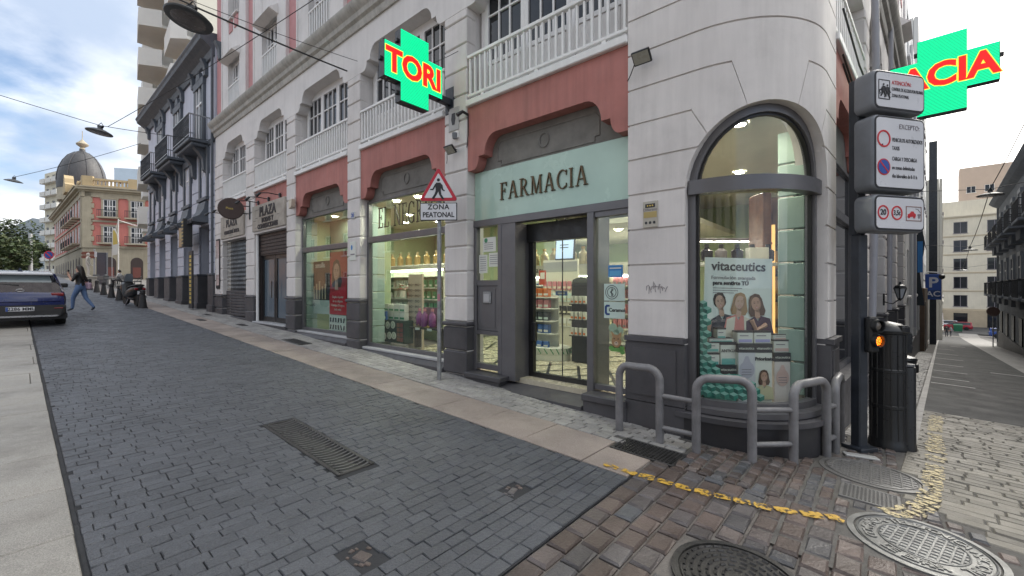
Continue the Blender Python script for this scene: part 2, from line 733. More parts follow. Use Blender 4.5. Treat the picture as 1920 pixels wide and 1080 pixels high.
def rows(a0, a1, b0, b1, pa, pb, jit, gap, seed, stagger=.5, cut=None, holes=()):
    """courses of pitch pa across A; stones of pitch pb along B, broken joints"""
    r = random.Random(seed)
    out = []
    n = int((a1-a0)/pa)
    for i in range(n):
        a = a0+(i+.5)*pa
        w = pa*(1+r.uniform(-jit, jit)*.25)
        wide = r.random() < .12
        b = b0-(pb*stagger if i % 2 else 0)-r.uniform(0, pb*.3*jit*4 if stagger else 0)
        while b < b1:
            L = pb*(1+r.uniform(-jit, jit))
            s, e = max(b, b0), min(b+L, b1)
            segs = [(s, e)]
            for (ha, hb, ka, kb) in holes:
                if kb < 0:                      # a disc of radius ka
                    kb = math.sqrt(max(0, ka*ka-max(0, abs(a-ha)-pa*.25)**2))
                    if kb == 0:
                        continue      # stones are cut to fit round covers
                if abs(a-ha) < ka+pa*.32:
                    segs = [q for (x, y) in segs for q in ((x, min(y, hb-kb)), (max(x, hb+kb), y))]
            for (s, e) in segs:
                c = (a, (s+e)/2)
                if e-s > .035 and (not cut or cut(*c)):
                    ga = gap*(1 if r.random() > .16 else 2.2)
                    out.append((a+r.uniform(-1, 1)*jit*.01, c[1], w/2-gap/2*(1.2 if wide else 1), (e-s)/2-ga/2))
            b += L
    return out


CAMP = Vector((0, 0, HC))


def dist_view(p):
    """how large a stone shows: by distance, with those outside the frame last"""
    y = max(p.y, .05)
    out = 50 if (p.y < .6 or abs(p.x/y) > 1.23 or (HC-p.z)/y > .70) else 0
    return out+(p-CAMP).length


road = sheet('road', TM, 1.64, 120, .2, 3.5, 1.2, .55, -.013, M['roadbed'], 'dark granite sett road running uphill past the pharmacy')
paving(road, 'paver', TM, rows(1.645, 46, .27, 3.45, .094, .172, .18, .0038, 3, .5, lambda t, m: not blocked(t, m), [(GRATE[0], GRATE[1], GRATE[2]+.02, GRATE[3]+.004)]+[tuple(h) for h in HOLES]), M['road'], dist_view, None, 300, .045, .0036, .004)
sheet('far_road', TM, 46, 120, .2, 3.5, 2, .8, -.012, M['road'], 'far end of the dark sett road towards the square')

# a few paler replaced pavers show in the road
strip = sheet('border_strip', TM, 1.64, 60, 3.45, 4.16, 1.5, .4, -.018, M['joint'], 'pale joint bed under the pink granite border')
paving(strip, 'border_slab', TM, rows(1.655, 2.12, 3.46, 4.15, .46, .69, .0, .006, 5, 0, None, [DRAIN])+rows(2.12, 48, 3.46, 4.15, .74, .69, .02, .006, 5, 0), M['strip'], dist_view, None, 300, .04, .002, .004)
walk = sheet('pavement', TM, .9, 60, 4.15, 5.35, 1.0, .3, -.016, M['jointd'], 'pavement of small grey setts along the shopfronts')


def walk_ok(t, m):
    if blocked(t, m):
        return False
    if t < 2.3:      # round the corner the kerb of the bay stands in the way
        p = TM(t, m, 0)
        c = Vector((2.777, 5.59, 0))
        return (p-c).length > 1.22
    return True


wr = [(a, b, c, d) for (b, a, d, c) in rows(4.17, 5.2, 1.5, 48, .104, .19, .1, .009, 11, .5, lambda m, t: walk_ok(t, m))]
paving(walk, 'pavement_sett', TM, wr, M['tile'], dist_view, None, 300, .04, .003, .006)

terrace = sheet('slab_pavement', TM, -4, 60, -4.2, .25, 1.2, .6, -.016, M['jointd'], 'beige granite slab pavement beside the road')
paving(terrace, 'granite_slab', TM, [(a, b, c, d) for (a, b, c, d) in rows(-3.9, 46, -4.1, .243, .86, 1.25, .03, .007, 9, .5)], M['slab'], dist_view, None, 160, .05, .002, .005)
# narrow dark gutter line between slabs and road
gut = MB()
for i in range(46):
    t0, t1 = -1+i, -.01+i
    vs = []
    for (t, m) in ((t0, .246), (t1, .246), (t1, .266), (t0, .266)):
        p = TM(t, m)
        vs.append((p.x, p.y, p.z-.010))
    gut.add(vs, [(3, 2, 1, 0)])
tag(gut.build('gutter', M['roadbed'], None), 'thin dark gutter line between beige slabs and dark road', None, None, 'structure')


def rs_of(t, m):
    p = TM(t, m, 0)-E0
    return p.dot(V), p.dot(SR)


def is_pale(t, m):
    r, s = rs_of(t, m)
    return s > .60+max(0, -.9-r)*.9 and r > -2.6


def brown_ok(t, m):
    if blocked(t, m) or is_pale(t, m):
        return False
    p = TM(t, m, 0)
    if (p-Vector((2.777, 5.59, 0))).length < 1.24:
        return False
    r, s = rs_of(t, m)
    if r > -.6 and s < .02:
        return False
    if m > 4.15 and t > 1.5:
        return False
    return r < .9


crossing = sheet('crossing', TM, -6, 1.64, -4.2, 6.9, .5, .5, -.026, M['joint'], 'crossing paved in brown and grey cobbles with pale mortar')
bt = rows(-5.9, 1.64, -4.0, 4.02, .157, .215, .14, .016, 21, .5, brown_ok, DISCS)
bt += rows(-.8, 1.6, 4.02, 6.8, .108, .15, .14, .014, 22, .5, brown_ok, DISCS)
paving(crossing, 'cobble', TM, bt, M['brown'], dist_view, None, 300, .05, .006, .014)


def pale_ok(r, s):
    p = RS(r, s, 0)
    t, m = to_tm(p)
    return is_pale(t, m) and not blocked(t, m)


lane = sheet('lane_paving', RS, -2.7, 4.3, .0, 9, .5, .5, -.010, M['jointd'], 'pale cobble apron at the mouth of the side street')
paving(lane, 'pale_cobble', RS, rows(-2.6, 4.25, .62, 9, .118, .27, .25, .008, 31, .5, pale_ok, [(*rs_of(q[0], q[1]), q[2]+.015, -1) for q in (M1, M2, M3)]), M['pale'], dist_view, None, 300, .05, .004, .009)
asph = sheet('side_street', RS, 4.3, 101, .7, 3.02, 1.5, .6, -.006, M['asphalt'], 'worn asphalt carriageway of the side street')
sheet('side_street_end', RS, 101, 135, -40, 40, 4, 4, -.008, M['asphalt'], 'cross street at the bottom of the side street')
kb = sheet('side_pavement', RS, .0, 101, -.12, .72, 1.2, .4, -.018, M['jointd'], 'narrow cobbled pavement under the side facade')
paving(kb, 'side_sett', RS, rows(.9, 26, .02, .60, .115, .21, .12, .010, 41, .5, lambda r, s: not blocked(*to_tm(RS(r, s, 0)))), M['tile'], dist_view, None, 200, .04, .004, .008)
kerb = MB()
for i in range(60):
    r0 = 1.0+i
    for (a, b) in ((r0, r0+.985),):
        vs = []
        for z in (-.03, .006):
            for (r_, s_) in ((a, .61), (b, .61), (b, .70), (a, .70)):
                p = RS(r_, s_)
                vs.append((p.x, p.y, p.z+z))
        kerb.add(vs, [(4, 7, 6, 5), (0, 1, 5, 4), (1, 2, 6, 5), (2, 3, 7, 6), (3, 0, 4, 7)])
tag(kerb.build('kerb', M['tile'], None), 'flush stone kerb line beside the asphalt lane', None, None, 'structure')
op = sheet('opposite_pavement', RS, 4.3, 101, 3.0, 5.2, 1.5, .5, -.002, M['tile'], 'pale pavement along the dark balconied house')
# pale worn bay lines across the asphalt
ln = MB()
for r_, w, s0, s1 in [(9.5, .10, .72, 1.5), (11.2, .1, .72, 1.45), (14, .1, .72, 1.5), (17.5, .12, .72, 1.5), (22, .14, .72, 1.6), (27, .16, .72, 1.55), (16, .13, 2.1, 3.0), (34, .2, .72, 1.5), (42, .3, 1.4, 2.2)]:
    vs = []
    for (a, b) in ((r_, s0), (r_+w, s0), (r_+w, s1), (r_, s1)):
        p = RS(a, b)
        vs.append((p.x, p.y, p.z+.002))
    ln.add(vs, [(3, 2, 1, 0)])
tag(ln.build('road_marking', flat('worn_white_line', (.42, .42, .41)), None), 'worn white bay lines across the asphalt lane', None, None, 'structure')


# yellow line: a broken strip of paint patches lying on the stones
def yellow_line():
    root = tag(put('yellow_line', None, None, TM(1.0, 3.6)), 'worn yellow painted line curving across the cobbles', None, None, 'structure')
    pts = [(1.93, 3.53), (1.60, 3.55), (1.15, 3.61), (.61, 3.75), (.30, 3.90), (.10, 4.03)]
    pal = [(-.02, 4.32), (-.16, 4.47), (-.28, 4.75), (-.34, 5.09), (-.40, 5.8), (-.49, 6.83), (-.58, 8.2), (-.70, 9.7)]
    r = random.Random(4)

    def run(pts, m, w0, w1, skip):
        acc, cells = 0, []
        for (a, b) in zip(pts, pts[1:]):
            A, B = Vector((*a, 0)), Vector((*b, 0))
            L = (B-A).length
            n = max(1, round(L/.155))
            for k in range(n):
                cells.append((A.lerp(B, (k+.5)/n), (B-A).normalized(), L/n))
        for c, d, L in cells:
            if r.random() < skip or blocked(c.x, c.y):
                continue
            w = r.uniform(w0, w1)
            q = Vector((-d.y, d.x, 0))
            n = 14
            b = MB()
            out, vs = [], []
            for k in range(n):
                t = 2*PI*k/n
                ex = abs(math.cos(t))**.35*(1 if math.cos(t) > 0 else -1)*L*.41*1.08*r.uniform(.9, 1.05)
                ey = abs(math.sin(t))**.35*(1 if math.sin(t) > 0 else -1)*w*.5*r.uniform(.74, 1.06)
                vs.append(c+d*ex+q*ey)
            base = TM(c.x, c.y)
            for z in (.0075, .0085):
                for p in vs:
                    g = TM(p.x, p.y)
                    out.append((g.x-root.location.x, g.y-root.location.y, g.z+z-root.location.z))
            up = (Vector(out[n+1])-Vector(out[n])).cross(Vector(out[n+3])-Vector(out[n])).z > 0
            top = tuple(range(n, 2*n))
            b.add(out, [top if up else tuple(reversed(top))]+[(k, (k+1) % n, (k+1) % n+n, k+n) for k in range(n)])
            b.build('paint_patch', m, root)
    run(pts, M['yellow'], .085, .12, .03)
    run(pal, M['cream_y'], .14, .20, .05)


yellow_line()
# ------------------------------------------------------------------ the corner building with the pharmacy
RAD, TA = 1.10, 1.54
PHE = R(85.5)
QE = RAD*PHE
BLD = thing('corner_building', 'pale grey corner building with salmon panels and a pharmacy on its ground floor', 'building', NN*D, (0, 0, AF))


def path3(q, d, z=0):
    if q <= 0:
        return Vector((-TA+q, d, z))
    if q < QE:
        a = q/RAD
        return Vector((-TA+(RAD-d)*math.sin(a), RAD-(RAD-d)*math.cos(a), z))
    c, s = math.cos(PHE), math.sin(PHE)
    p = Vector((-TA+RAD*s, RAD-RAD*c, z))
    return p+Vector((c, s, 0))*(q-QE)+Vector((-s, c, 0))*d


WP = path3(QE, 0)
W1 = Matrix.Identity(4)
W2 = Matrix.Translation(WP) @ Matrix.Rotation(PHE, 4, 'Z')
BW = Matrix.Translation(NN*D) @ Matrix.Rotation(AF, 4, 'Z')


def wput(name, me, W, loc, parent=BLD):
    return put(name, me, parent, W @ Vector(loc), W.to_euler())


_sh = {}


def shared(key, fn):
    if key not in _sh:
        _sh[key] = fn()
    return _sh[key]


def stone(W, x0, x1, z0, z1, y0=0, dep=.16, m='creamb', name='stone_block', c=.016):
    k = (round(x1-x0, 3), round(z1-z0, 3), round(dep, 3), m, name)
    me = shared(k, lambda: MB().cbox(0, k[0], 0, dep, 0, k[1], c).mesh(name, M[m]))
    return wput(name, me, W, (x0, y0, z0))


COURSES = [1.12+.43*k for k in range(13)]      # 1.12 .. 6.28


def pier(W, x0, x1, zp, gfloor, top=6.45, blocks=True):
    g = .011
    MB(W).box(x0+.012, x1-.012, .03, .42, gfloor-.6, top, 0).build('pier_core', [M['cream']], BLD)
    zs = [zp]+[z for z in COURSES if z > zp+.2]+[top]
    for a, b in zip(zs, zs[1:]):
        stone(W, x0, x1, a+g, b-g, 0, .22)
    # dark plinth in blocks under a small cap
    stone(W, x0-.035, x1+.035, zp-.07, zp, -.045, .30, 'plinth', 'plinth_cap', .02)
    z = zp-.08
    while z > gfloor-.15:
        stone(W, x0-.012, x1+.012, z-.40, z-.012, -.022, .26, 'plinth', 'plinth_block', .02)
        z -= .41


# --- scallop outline of a bay head: half widths run from the bay's edge to its middle
def scallop(hw, z0, z1, sx=1.0, n=6):
    """points from the right edge at the bottom, over the top, to the left edge"""
    a, b, c, d = hw-.125*sx, hw-.255*sx, hw-.385*sx, hw-.63*sx
    zm = z0+(z1-z0)*.40
    half = [(hw, z0), (a, z0)]
    for k in range(1, n+1):
        t = PI/2*k/n
        half.append((a-(a-b)*math.sin(t), zm-(zm-z0)*math.cos(t)))
    half.append((c, zm))
    for k in range(1, n+1):
        t = PI/2*k/n
        half.append((d+(c-d)*math.cos(t), zm+(z1-zm)*math.sin(t)))
    return half+[(-x, z) for x, z in reversed(half)]


def head_panel(W, x0, x1, z0, z1, ztop, y0, y1, m, name):
    xc, hw = (x0+x1)/2, (x1-x0)/2
    s = scallop(hw, z0, z1)
    vs, fs = [], []
    k = len(s)
    b = MB(W)
    # columns between the outline and the straight top: front, back, soffit
    for (x, z) in s:
        vs += [(xc+x, y0, z), (xc+x, y0, ztop), (xc+x, y1, z), (xc+x, y1, ztop)]
    for i in range(k-1):
        a, c = 4*i, 4*i+4
        fs += [(a, a+1, c+1, c), (a+2, c+2, c+3, a+3), (a, c, c+2, a+2)]
    fs += [(0, 2, 3, 1), (4*k-4, 4*k-3, 4*k-1, 4*k-2)]
    b.add(vs, fs)
    return b.build(name, m, BLD)


def tympanum(W, x0, x1, zb):
    o = MB(W).box(x0, x1, .225, .30, zb, 4.5).build('tympanum', M['tymp'], BLD)
    xc, hw = (x0+x1)/2, (x1-x0)/2-.52
    b = MB(W)
    za, zc = zb+.11, 4.10
    k = .07
    loop = [(xc-hw+k, za), (xc+hw-k, za), (xc+hw-k, za+k), (xc+hw, za+k), (xc+hw, zc-k), (xc+hw-k, zc), (xc-hw+k, zc), (xc-hw, zc-k), (xc-hw, za+k), (xc-hw+k, za+k)]
    b.tube([(x, .222, z) for x, z in loop], .011, 6, closed=True)
    b.build('relief_frame', M['tymp'], o, 50)
    b = MB(W)
    b.tube([(xc+.085*math.cos(t*PI/12), .218, (za+zc)/2+.02+.105*math.sin(t*PI/12)) for t in range(24)], .014, 6, closed=True)
    b.build('relief_ring', M['tymp'], o, 50)


BAL = MB().cbox(-.0175, .0175, -.022, .022, 0, .60, .006).mesh('baluster', M['white'])


def balcony(W, x0, x1, z=4.76, rail=5.60, sp=.113):
    o = MB(W).cbox(x0+.004, x1-.004, -.035, .45, z-.02, z+.085, .012).build('balcony', M['white'], BLD)
    b = MB(W)
    b.cbox(x0+.01, x1-.01, .0, .075, rail-.045, rail+.01, .008)
    b.build('handrail', M['white'], o)
    b = MB(W)
    b.cbox(x0+.01, x1-.01, .012, .062, z+.15, z+.195, .006)
    for q in (.12, .5, .88):
        x = x0+(x1-x0)*q
        b.box(x-.03, x+.03, .02, .055, z+.08, z+.16)
    b.build('bottom_rail', M['white'], o)
    n = int((x1-x0-.12)/sp)
    for i in range(n+1):
        wput('baluster', BAL, W, (x0+.06+(x1-x0-.12)*i/n, .037, z+.19), o)
    return o


def french_window(W, x0, x1, z0, z1, y=.30, leaves=3, rows_=3, solid=.62, parent=BLD):
    """white glazed doors: one frame, each leaf's panes its own piece"""
    f = MB(W)
    f.box(x0, x0+.10, y, y+.07, z0, z1)
    f.box(x1-.10, x1, y, y+.07, z0, z1)
    f.box(x0+.10, x1-.10, y, y+.07, z1-.12, z1)
    w = (x1-x0-.2)/leaves
    fr = []
    for k in range(leaves):
        a, b = x0+.10+w*k, x0+.10+w*(k+1)
        f.cbox(a, a+.075, y-.02, y+.05, z0, z1-.12, .006)
        f.cbox(b-.075, b, y-.02, y+.05, z0, z1-.12, .006)
        f.box(a+.075, b-.075, y, y+.045, z0, z0+.12)
        f.cbox(a+.075, b-.075, y-.008, y+.045, z0+.12, z0+solid, .02)
        f.box(a+.075, b-.075, y-.018, y+.045, z0+solid, z0+solid+.07)
        f.box(a+.075, b-.075, y-.018, y+.045, z1-.20, z1-.12)
        zs = [z0+solid+.07, z1-.20]
        cols = 3
        for c in range(1, cols):
            x = a+.075+(w-.15)*c/cols
            f.box(x-.014, x+.014, y-.01, y+.04, zs[0], zs[1])
        zb = zs[1]-.42
        f.box(a+.075, b-.075, y-.012, y+.04, zb-.014, zb+.014)
        fr.append((a+.075, b-.075, zs[0], zs[1]))
    o = f.build('french_window', M['wood_w'], parent)
    for (a, b, c, d) in fr:
        MB(W).box(a, b, y+.018, y+.03, c, d).build('pane', GWIN, o)
    return o


def shop_frame(W, x0, x1, z0, z1, y, w=.07, zt=None, tw=.13, xm=(), gl=None, name='shop_window'):
    f = MB(W)
    f.cbox(x0, x0+w, y, y+.09, z0, z1, .006)
    f.cbox(x1-w, x1, y, y+.09, z0, z1, .006)
    f.cbox(x0+w, x1-w, y, y+.09, z0, z0+w, .006)
    f.cbox(x0+w, x1-w, y, y+.09, z1-w*.6, z1, .006)
    cells = [(z0+w, z1-w*.6)]
    if zt:
        f.cbox(x0+w, x1-w, y-.03, y+.10, zt, zt+tw, .008)
        cells = [(z0+w, zt), (zt+tw, z1-w*.6)]
    xs = [x0+w]+[v for x in xm for v in (x-.03, x+.03)]+[x1-w]
    for x in xm:
        f.cbox(x-.03, x+.03, y+.01, y+.08, z0+w, z1-w*.6, .006)
    o = f.build(name, M['alu'], BLD)
    for (c, d) in cells:
        for i in range(0, len(xs), 2):
            MB(W).box(xs[i], xs[i+1], y+.045, y+.053, c, d).build('pane', gl or G, o)
    return o


def relief(W, x0, x1, y, z0, z1, n=1):
    pass


# --- first wing: five bays
PIERS = [(5.27, 5.84, 1.12), (8.70, 9.24, 1.45), (12.05, 12.61, 1.45), (15.12, 15.85, 1.45), (18.31, 19.21, 1.45)]
BAYS = [(2.36, 5.27), (5.84, 8.70), (9.24, 12.05), (12.61, 15.12), (15.85, 18.31)]
for (a, b, zp) in PIERS:
    pier(W1, -b, -a, zp, .04*a-.02)
for k, (a, b) in enumerate(BAYS):
    x0, x1 = -b, -a
    xc = (x0+x1)/2
    head_panel(W1, x0, x1, 6.45, 6.92, 7.50, .02, .30, M['cream'], 'upper_wall')
    balcony(W1, x0, x1)
    french_window(W1, x0+.06, x1-.06, 4.85, 6.93)
    MB(W1).box(x0, x1, .24, .60, 4.25, 4.74).build('floor_slab', M['cream'], BLD)
    MB(W1).box(x0, x1, .62, .66, 4.74, 7.2).build('dark_room_back', M['blackm'], BLD)  # matt black sheet painted in for the unlit room
    if k < 3:
        head_panel(W1, x0+.003, x1-.003, 3.67, 4.20, 4.738, .03, .222, M['pink'], 'salmon_panel')
        tympanum(W1, x0, x1, 3.60)
    else:
        MB(W1).box(x0+.003, x1-.003, .05, .23, 4.28, 4.738).build('salmon_panel', M['pink'], BLD)
for (a, b, zp) in PIERS:
    MB(W1).box(-b, -a, .02, .42, 6.452, 7.50).build('upper_wall', M['cream'], BLD)
    MB(W1).box(-b+.02, -a-.02, .25, .60, 4.2, 6.4).build('cross_wall', M['cream'], BLD)

# cornice above the first floor, running right round the corner
def along(prof, q0, q1, m, name, n=40, parent=BLD):
    """an (offset, z) profile pulled along the building line"""
    qs = sorted(set([q0+(q1-q0)*i/n for i in range(n+1)]+[q for q in (0, QE) if q0 < q < q1]+[QE*i/12 for i in range(13) if q0 < QE*i/12 < q1]))
    return MB().loft([[path3(q, d, z) for d, z in prof] for q in qs]).build(name, m, parent, 30)


CORN = [(.30, 7.40), (-.02, 7.42), (-.05, 7.50), (-.05, 7.56), (-.11, 7.60), (-.13, 7.70), (-.20, 7.76), (-.24, 7.84), (-.24, 7.90), (.30, 7.96)]
along(CORN, -17.67, QE+14, mat('cornice_stone', (.46, .44, .40), .8, .12, 2, bump=.15, bs=60, streak=.3, grime=.2), 'cornice', 6)

# upper storeys
def pink_strips(W, x0, x1, centres, hw=1.27):
    xs = [x0]+[e for c in sorted(centres) for e in (c-hw, c+hw)]+[x1]
    for k in range(0, len(xs), 2):
        MB(W).box(xs[k], xs[k+1], .07, .44, 7.93, 15.5).build('rose_wall', M['pinkup'], BLD)
    MB(W).box(x0, x1, .46, .6, 7.93, 15.4).build('back_wall', M['blackm'], BLD)


pink_strips(W1, -19.20, -2.4, [-(a+b)/2 for a, b in BAYS])


def upper_bay(W, xc, z0, z1, second, hw=1.20):
    # pale surround with a deep window under a sloping hood, railing at its foot
    b = MB(W)
    ow = .58
    b.box(xc-hw, xc-ow, .0, .38, 7.94, 15.4)
    b.box(xc+ow, xc+hw, .0, .38, 7.94, 15.4)
    b.box(xc-ow, xc+ow, .012, .38, z1, second)
    b.box(xc-ow, xc+ow, .012, .38, second+1.75, 15.4)
    b.cbox(xc-hw-.07, xc-hw, -.03, .30, 7.94, 15.4, .01)
    b.cbox(xc+hw, xc+hw+.07, -.03, .30, 7.94, 15.4, .01)
    s = b.build('window_surround', M['cream'], BLD)
    h = MB(W)
    h.add([(xc-ow-.10, .0, z1+.20), (xc+ow+.10, .0, z1+.20), (xc-ow-.10, -.26, z1-.03), (xc+ow+.10, -.26, z1-.03), (xc-ow-.10, .0, z1-.10), (xc+ow+.10, .0, z1-.10)],
          [(0, 2, 3, 1), (2, 4, 5, 3), (0, 4, 2), (1, 3, 5)])
    h.build('hood', M['cream'], s)
    f = MB(W)
    f.box(xc-ow, xc-ow+.12, .14, .20, z0, z1)
    f.box(xc+ow-.12, xc+ow, .14, .20, z0, z1)
    f.box(xc-ow+.12, xc+ow-.12, .14, .20, z1-.16, z1)
    for x in (-.30, -.04, .04, .30):
        f.box(xc+x-.025, xc+x+.025, .145, .18, z0, z1-.16)
    f.box(xc-ow+.12, xc+ow-.12, .142, .178, z1-.62, z1-.585)
    f.build('french_window', M['wood_w'], BLD)
    MB(W).box(xc-ow, xc+ow, .185, .21, z0, z1).build('pane', GWIN, s)
    r = MB(W)
    r.cbox(xc-ow, xc+ow, -.01, .05, z0+.86, z0+.91, .006)
    r.box(xc-ow, xc+ow, .0, .04, z0+.06, z0+.10)
    o = r.build('handrail', M['white'], BLD)
    n = 9
    me = shared('upbal', lambda: MB().cbox(-.02, .02, -.02, .02, 0, .78, .006).mesh('baluster', M['white']))
    for i in range(n):
        wput('baluster', me, W, (xc-ow+.06+(2*ow-.12)*i/(n-1), .02, z0+.09), o)
    # the storey above: two narrow lights over pink aprons
    for sx in (-.28, .28):
        f = MB(W)
        f.box(xc+sx-.2, xc+sx+.2, .22, .25, second+.02, second+1.7)
        q = f.build('pane', GWIN, s)
        f = MB(W)
        f.cbox(xc+sx-.24, xc+sx+.24, -.08, .25, second-.02, second+.04, .01)
        for dx in (-.2, .16):
            f.box(xc+sx+dx, xc+sx+dx+.04, .17, .26, second+.04, second+1.75)
        f.box(xc+sx-.02, xc+sx+.02, .18, .25, second+.04, second+1.75)
        f.build('sill', M['cream'], s)
        MB(W).box(xc+sx-.18, xc+sx+.18, -.012, .012, second-.42, second-.03).build('salmon_apron', M['pinkup'], s)


for (a, b) in BAYS:
    upper_bay(W1, -(a+b)/2, 7.94, 9.75, 11.15)

# --- the rounded corner
QC, AR, ZS = .77, .90, 2.79


def arch(q):
    o = abs(q-QC)
    return ZS+math.sqrt(AR*AR-o*o) if o < AR else None


def curved(cols, d0, d1, m, name, parent=BLD, smooth=35):
    """cols: list of (q, zlow, zhigh) - a slab that follows the corner"""
    b = MB()
    b.loft([[path3(q, d0, lo), path3(q, d0, hi), path3(q, d1, hi), path3(q, d1, lo)] for q, lo, hi in cols])
    return b.build(name, m, parent, smooth)


def cols(q0, q1, lo, hi, extra=(), n=28):
    qs = sorted(set([round(q0+(q1-q0)*i/n, 5) for i in range(n+1)]+[round(e, 5) for e in extra if q0 < e < q1]))
    return [(q, lo(q), max(hi(q), lo(q)+1e-4)) for q in qs]


QL, QR = -.82, QE+.58
g = .011
for k in range(4):            # straight courses either side of the window
    z0, z1 = 1.12+.43*k, 1.55+.43*k
    for (a, b) in ((QL, QC-AR), (QC+AR, QR)):
        curved(cols(a+.003, b-.003, lambda q: z0+g, lambda q: z1-g, (), 6), 0, .16, M['creamb'], 'stone_block')
EPS = .004


def lerp(x, x0, x1, y0, y1):
    return y0+(y1-y0)*min(1, max(0, (x-x0)/(x1-x0)))


def d1(q):      # lower edge of the keystone piece
    o = abs(q-QC)
    return 4.13 if o >= .42 else lerp(o, .27, .42, ZS+math.sqrt(AR*AR-.27*.27), 4.13)


def d2(q):
    o = abs(q-QC)
    return 3.70 if o >= .83 else lerp(o, .66, .83, ZS+math.sqrt(AR*AR-.66*.66), 3.70)


def ar(q, low):
    a = arch(q)
    return max(low, a) if a else low


for s in (-1, 1):
    def side(o0, o1):
        a, b = QC+s*o0, QC+s*o1
        return (min(a, b), max(a, b))
    far = QC-QL if s < 0 else QR-QC
    q0, q1 = side(far, .772)           # 2.84 - 3.27
    curved(cols(q0, q1, lambda q: ar(q, 2.84+g), lambda q: 3.27-g, (QC+s*.899, QC+s*.85)), 0, .16, M['creamb'], 'stone_block')
    q0, q1 = side(far, .665)
    curved(cols(q0, q1, lambda q: ar(q, 3.27+g), lambda q: d2(q)-g, (QC+s*.83, QC+s*.76)), 0, .16, M['creamb'], 'stone_block')
    q0, q1 = side(far, .275)
    curved(cols(q0, q1, lambda q: ar(q, d2(q)+g if abs(q-QC) > .66 else 0), lambda q: d1(q)-g, (QC+s*.83, QC+s*.66, QC+s*.42)), 0, .16, M['creamb'], 'stone_block')
curved(cols(QL, QR, lambda q: ar(q, d1(q)+g if abs(q-QC) > .27 else 0), lambda q: 4.56-g, (QC-.42, QC+.42, QC-.27, QC+.27), 40), 0, .16, M['creamb'], 'keystone_block')
for k in range(5):
    z0 = 4.56+.43*k
    curved(cols(QL, QR, lambda q: z0+g, lambda q: min(z0+.43, 7.4)-g, (), 30), 0, .16, M['creamb'], 'stone_block')
curved(cols(QL+.01, QR-.01, lambda q: ar(q, -.5), lambda q: 7.45, (QC-AR+.0005, QC+AR-.0005, QC-AR-.0005, QC+AR+.0005), 60), .022, .30, M['cream'], 'corner_wall')
curved(cols(QL, QR, lambda q: 7.9, lambda q: 15.4, (), 30), 0.0, .30, M['cream'], 'corner_wall')
# plinth
for (a, b) in ((QL-.02, QC-AR), (QC+AR, QR+.02)):
    curved(cols(a, b, lambda q: 1.06, lambda q: 1.12, (), 6), -.06, .2, M['plinth'], 'plinth_cap')
    curved(cols(a, b, lambda q: .34, lambda q: 1.05, (), 6), -.03, .2, M['plinth'], 'plinth_block')
    curved(cols(a, b, lambda q: -.6, lambda q: .33, (), 6), -.035, .2, M['plinth'], 'plinth_block')
    pb = curved(cols(a+.09, b-.09, lambda q: .42, lambda q: .98, (), 4), -.042, .0, M['plinth'], 'raised_panel')
# the bowed base under the corner window
bow = lambda q: -.02-.07*max(0, 1-((q-QC)/1.0)**2)
b = MB()
qs = [QC-1.0+2.0*i/30 for i in range(31)]
b.loft([[path3(q, bow(q)-.03, .245), path3(q, bow(q)-.03, .30), path3(q, .25, .315), path3(q, .25, .245)] for q in qs])
b.build('base_ledge', M['plinth'], BLD, 35)
b = MB()
b.loft([[path3(q, bow(q), -.6), path3(q, bow(q), .244), path3(q, .25, .244), path3(q, .25, -.6)] for q in qs])
b.build('bowed_base', mat('black_base_paint', (.03, .029, .032), .5, .15, 3), BLD, 35)
b = MB()
qs = [QC-AR+.01+(2*AR-.02)*i/30 for i in range(31)]
b.loft([[path3(q, bow(q)+.055, .316), path3(q, bow(q)+.055, .375), path3(q, .22, .385), path3(q, .22, .316)] for q in qs])
b.build('window_sill', M['alu'], BLD, 35)


def arch_outline(r, z0, n=24):
    p = [(QC-r, z0), (QC-r, ZS)]
    p += [(QC-r*math.cos(PI*i/n), ZS+r*math.sin(PI*i/n)) for i in range(1, n)]
    return p+[(QC+r, ZS), (QC+r, z0)]


o1, o2 = arch_outline(AR-.002, .38), arch_outline(AR-.085, .38)
b = MB()
b.loft([[path3(p[0], .10, p[1]), path3(p2[0], .10, p2[1]), path3(p2[0], .20, p2[1]), path3(p[0], .20, p[1])] for p, p2 in zip(o1, o2)])
AWF = b.build('arched_window', M['alu'], BLD, 30)
o1, o2 = arch_outline(AR-.085, .44), arch_outline(AR-.115, .44)
b = MB()
b.loft([[path3(p[0], .13, p[1]), path3(p2[0], .13, p2[1]), path3(p2[0], .17, p2[1]), path3(p[0], .17, p[1])] for p, p2 in zip(o1, o2)])
b.build('inner_frame', M['dark'], AWF, 30)
curved(cols(QC-AR+.02, QC+AR-.02, lambda q: 2.76, lambda q: 2.92, (), 24), .05, .18, M['alu'], 'transom', AWF)
curved(cols(QC-AR+.08, QC+AR-.08, lambda q: .38, lambda q: .45, (), 24), .09, .18, M['alu'], 'bottom_rail', AWF)


def curved_pane(z0, top):
    b = MB()
    qs = [QC-AR+.10+(2*AR-.2)*i/40 for i in range(41)]
    n = 8
    vs, fs = [], []
    for q in qs:
        hi = min(top, (ZS+math.sqrt(max(.0004, (AR-.09)**2-(q-QC)**2))) if top > 3 else top)
        for j in range(n+1):
            vs.append(path3(q, .15, z0+(hi-z0)*j/n))
    for i in range(40):
        for j in range(n):
            a = i*(n+1)+j
            fs.append((a, a+n+1, a+n+2, a+1))
    b.add(vs, fs)
    b.build('pane', GCORNER, AWF, 60)


curved_pane(.44, 2.77)
curved_pane(2.91, 9)

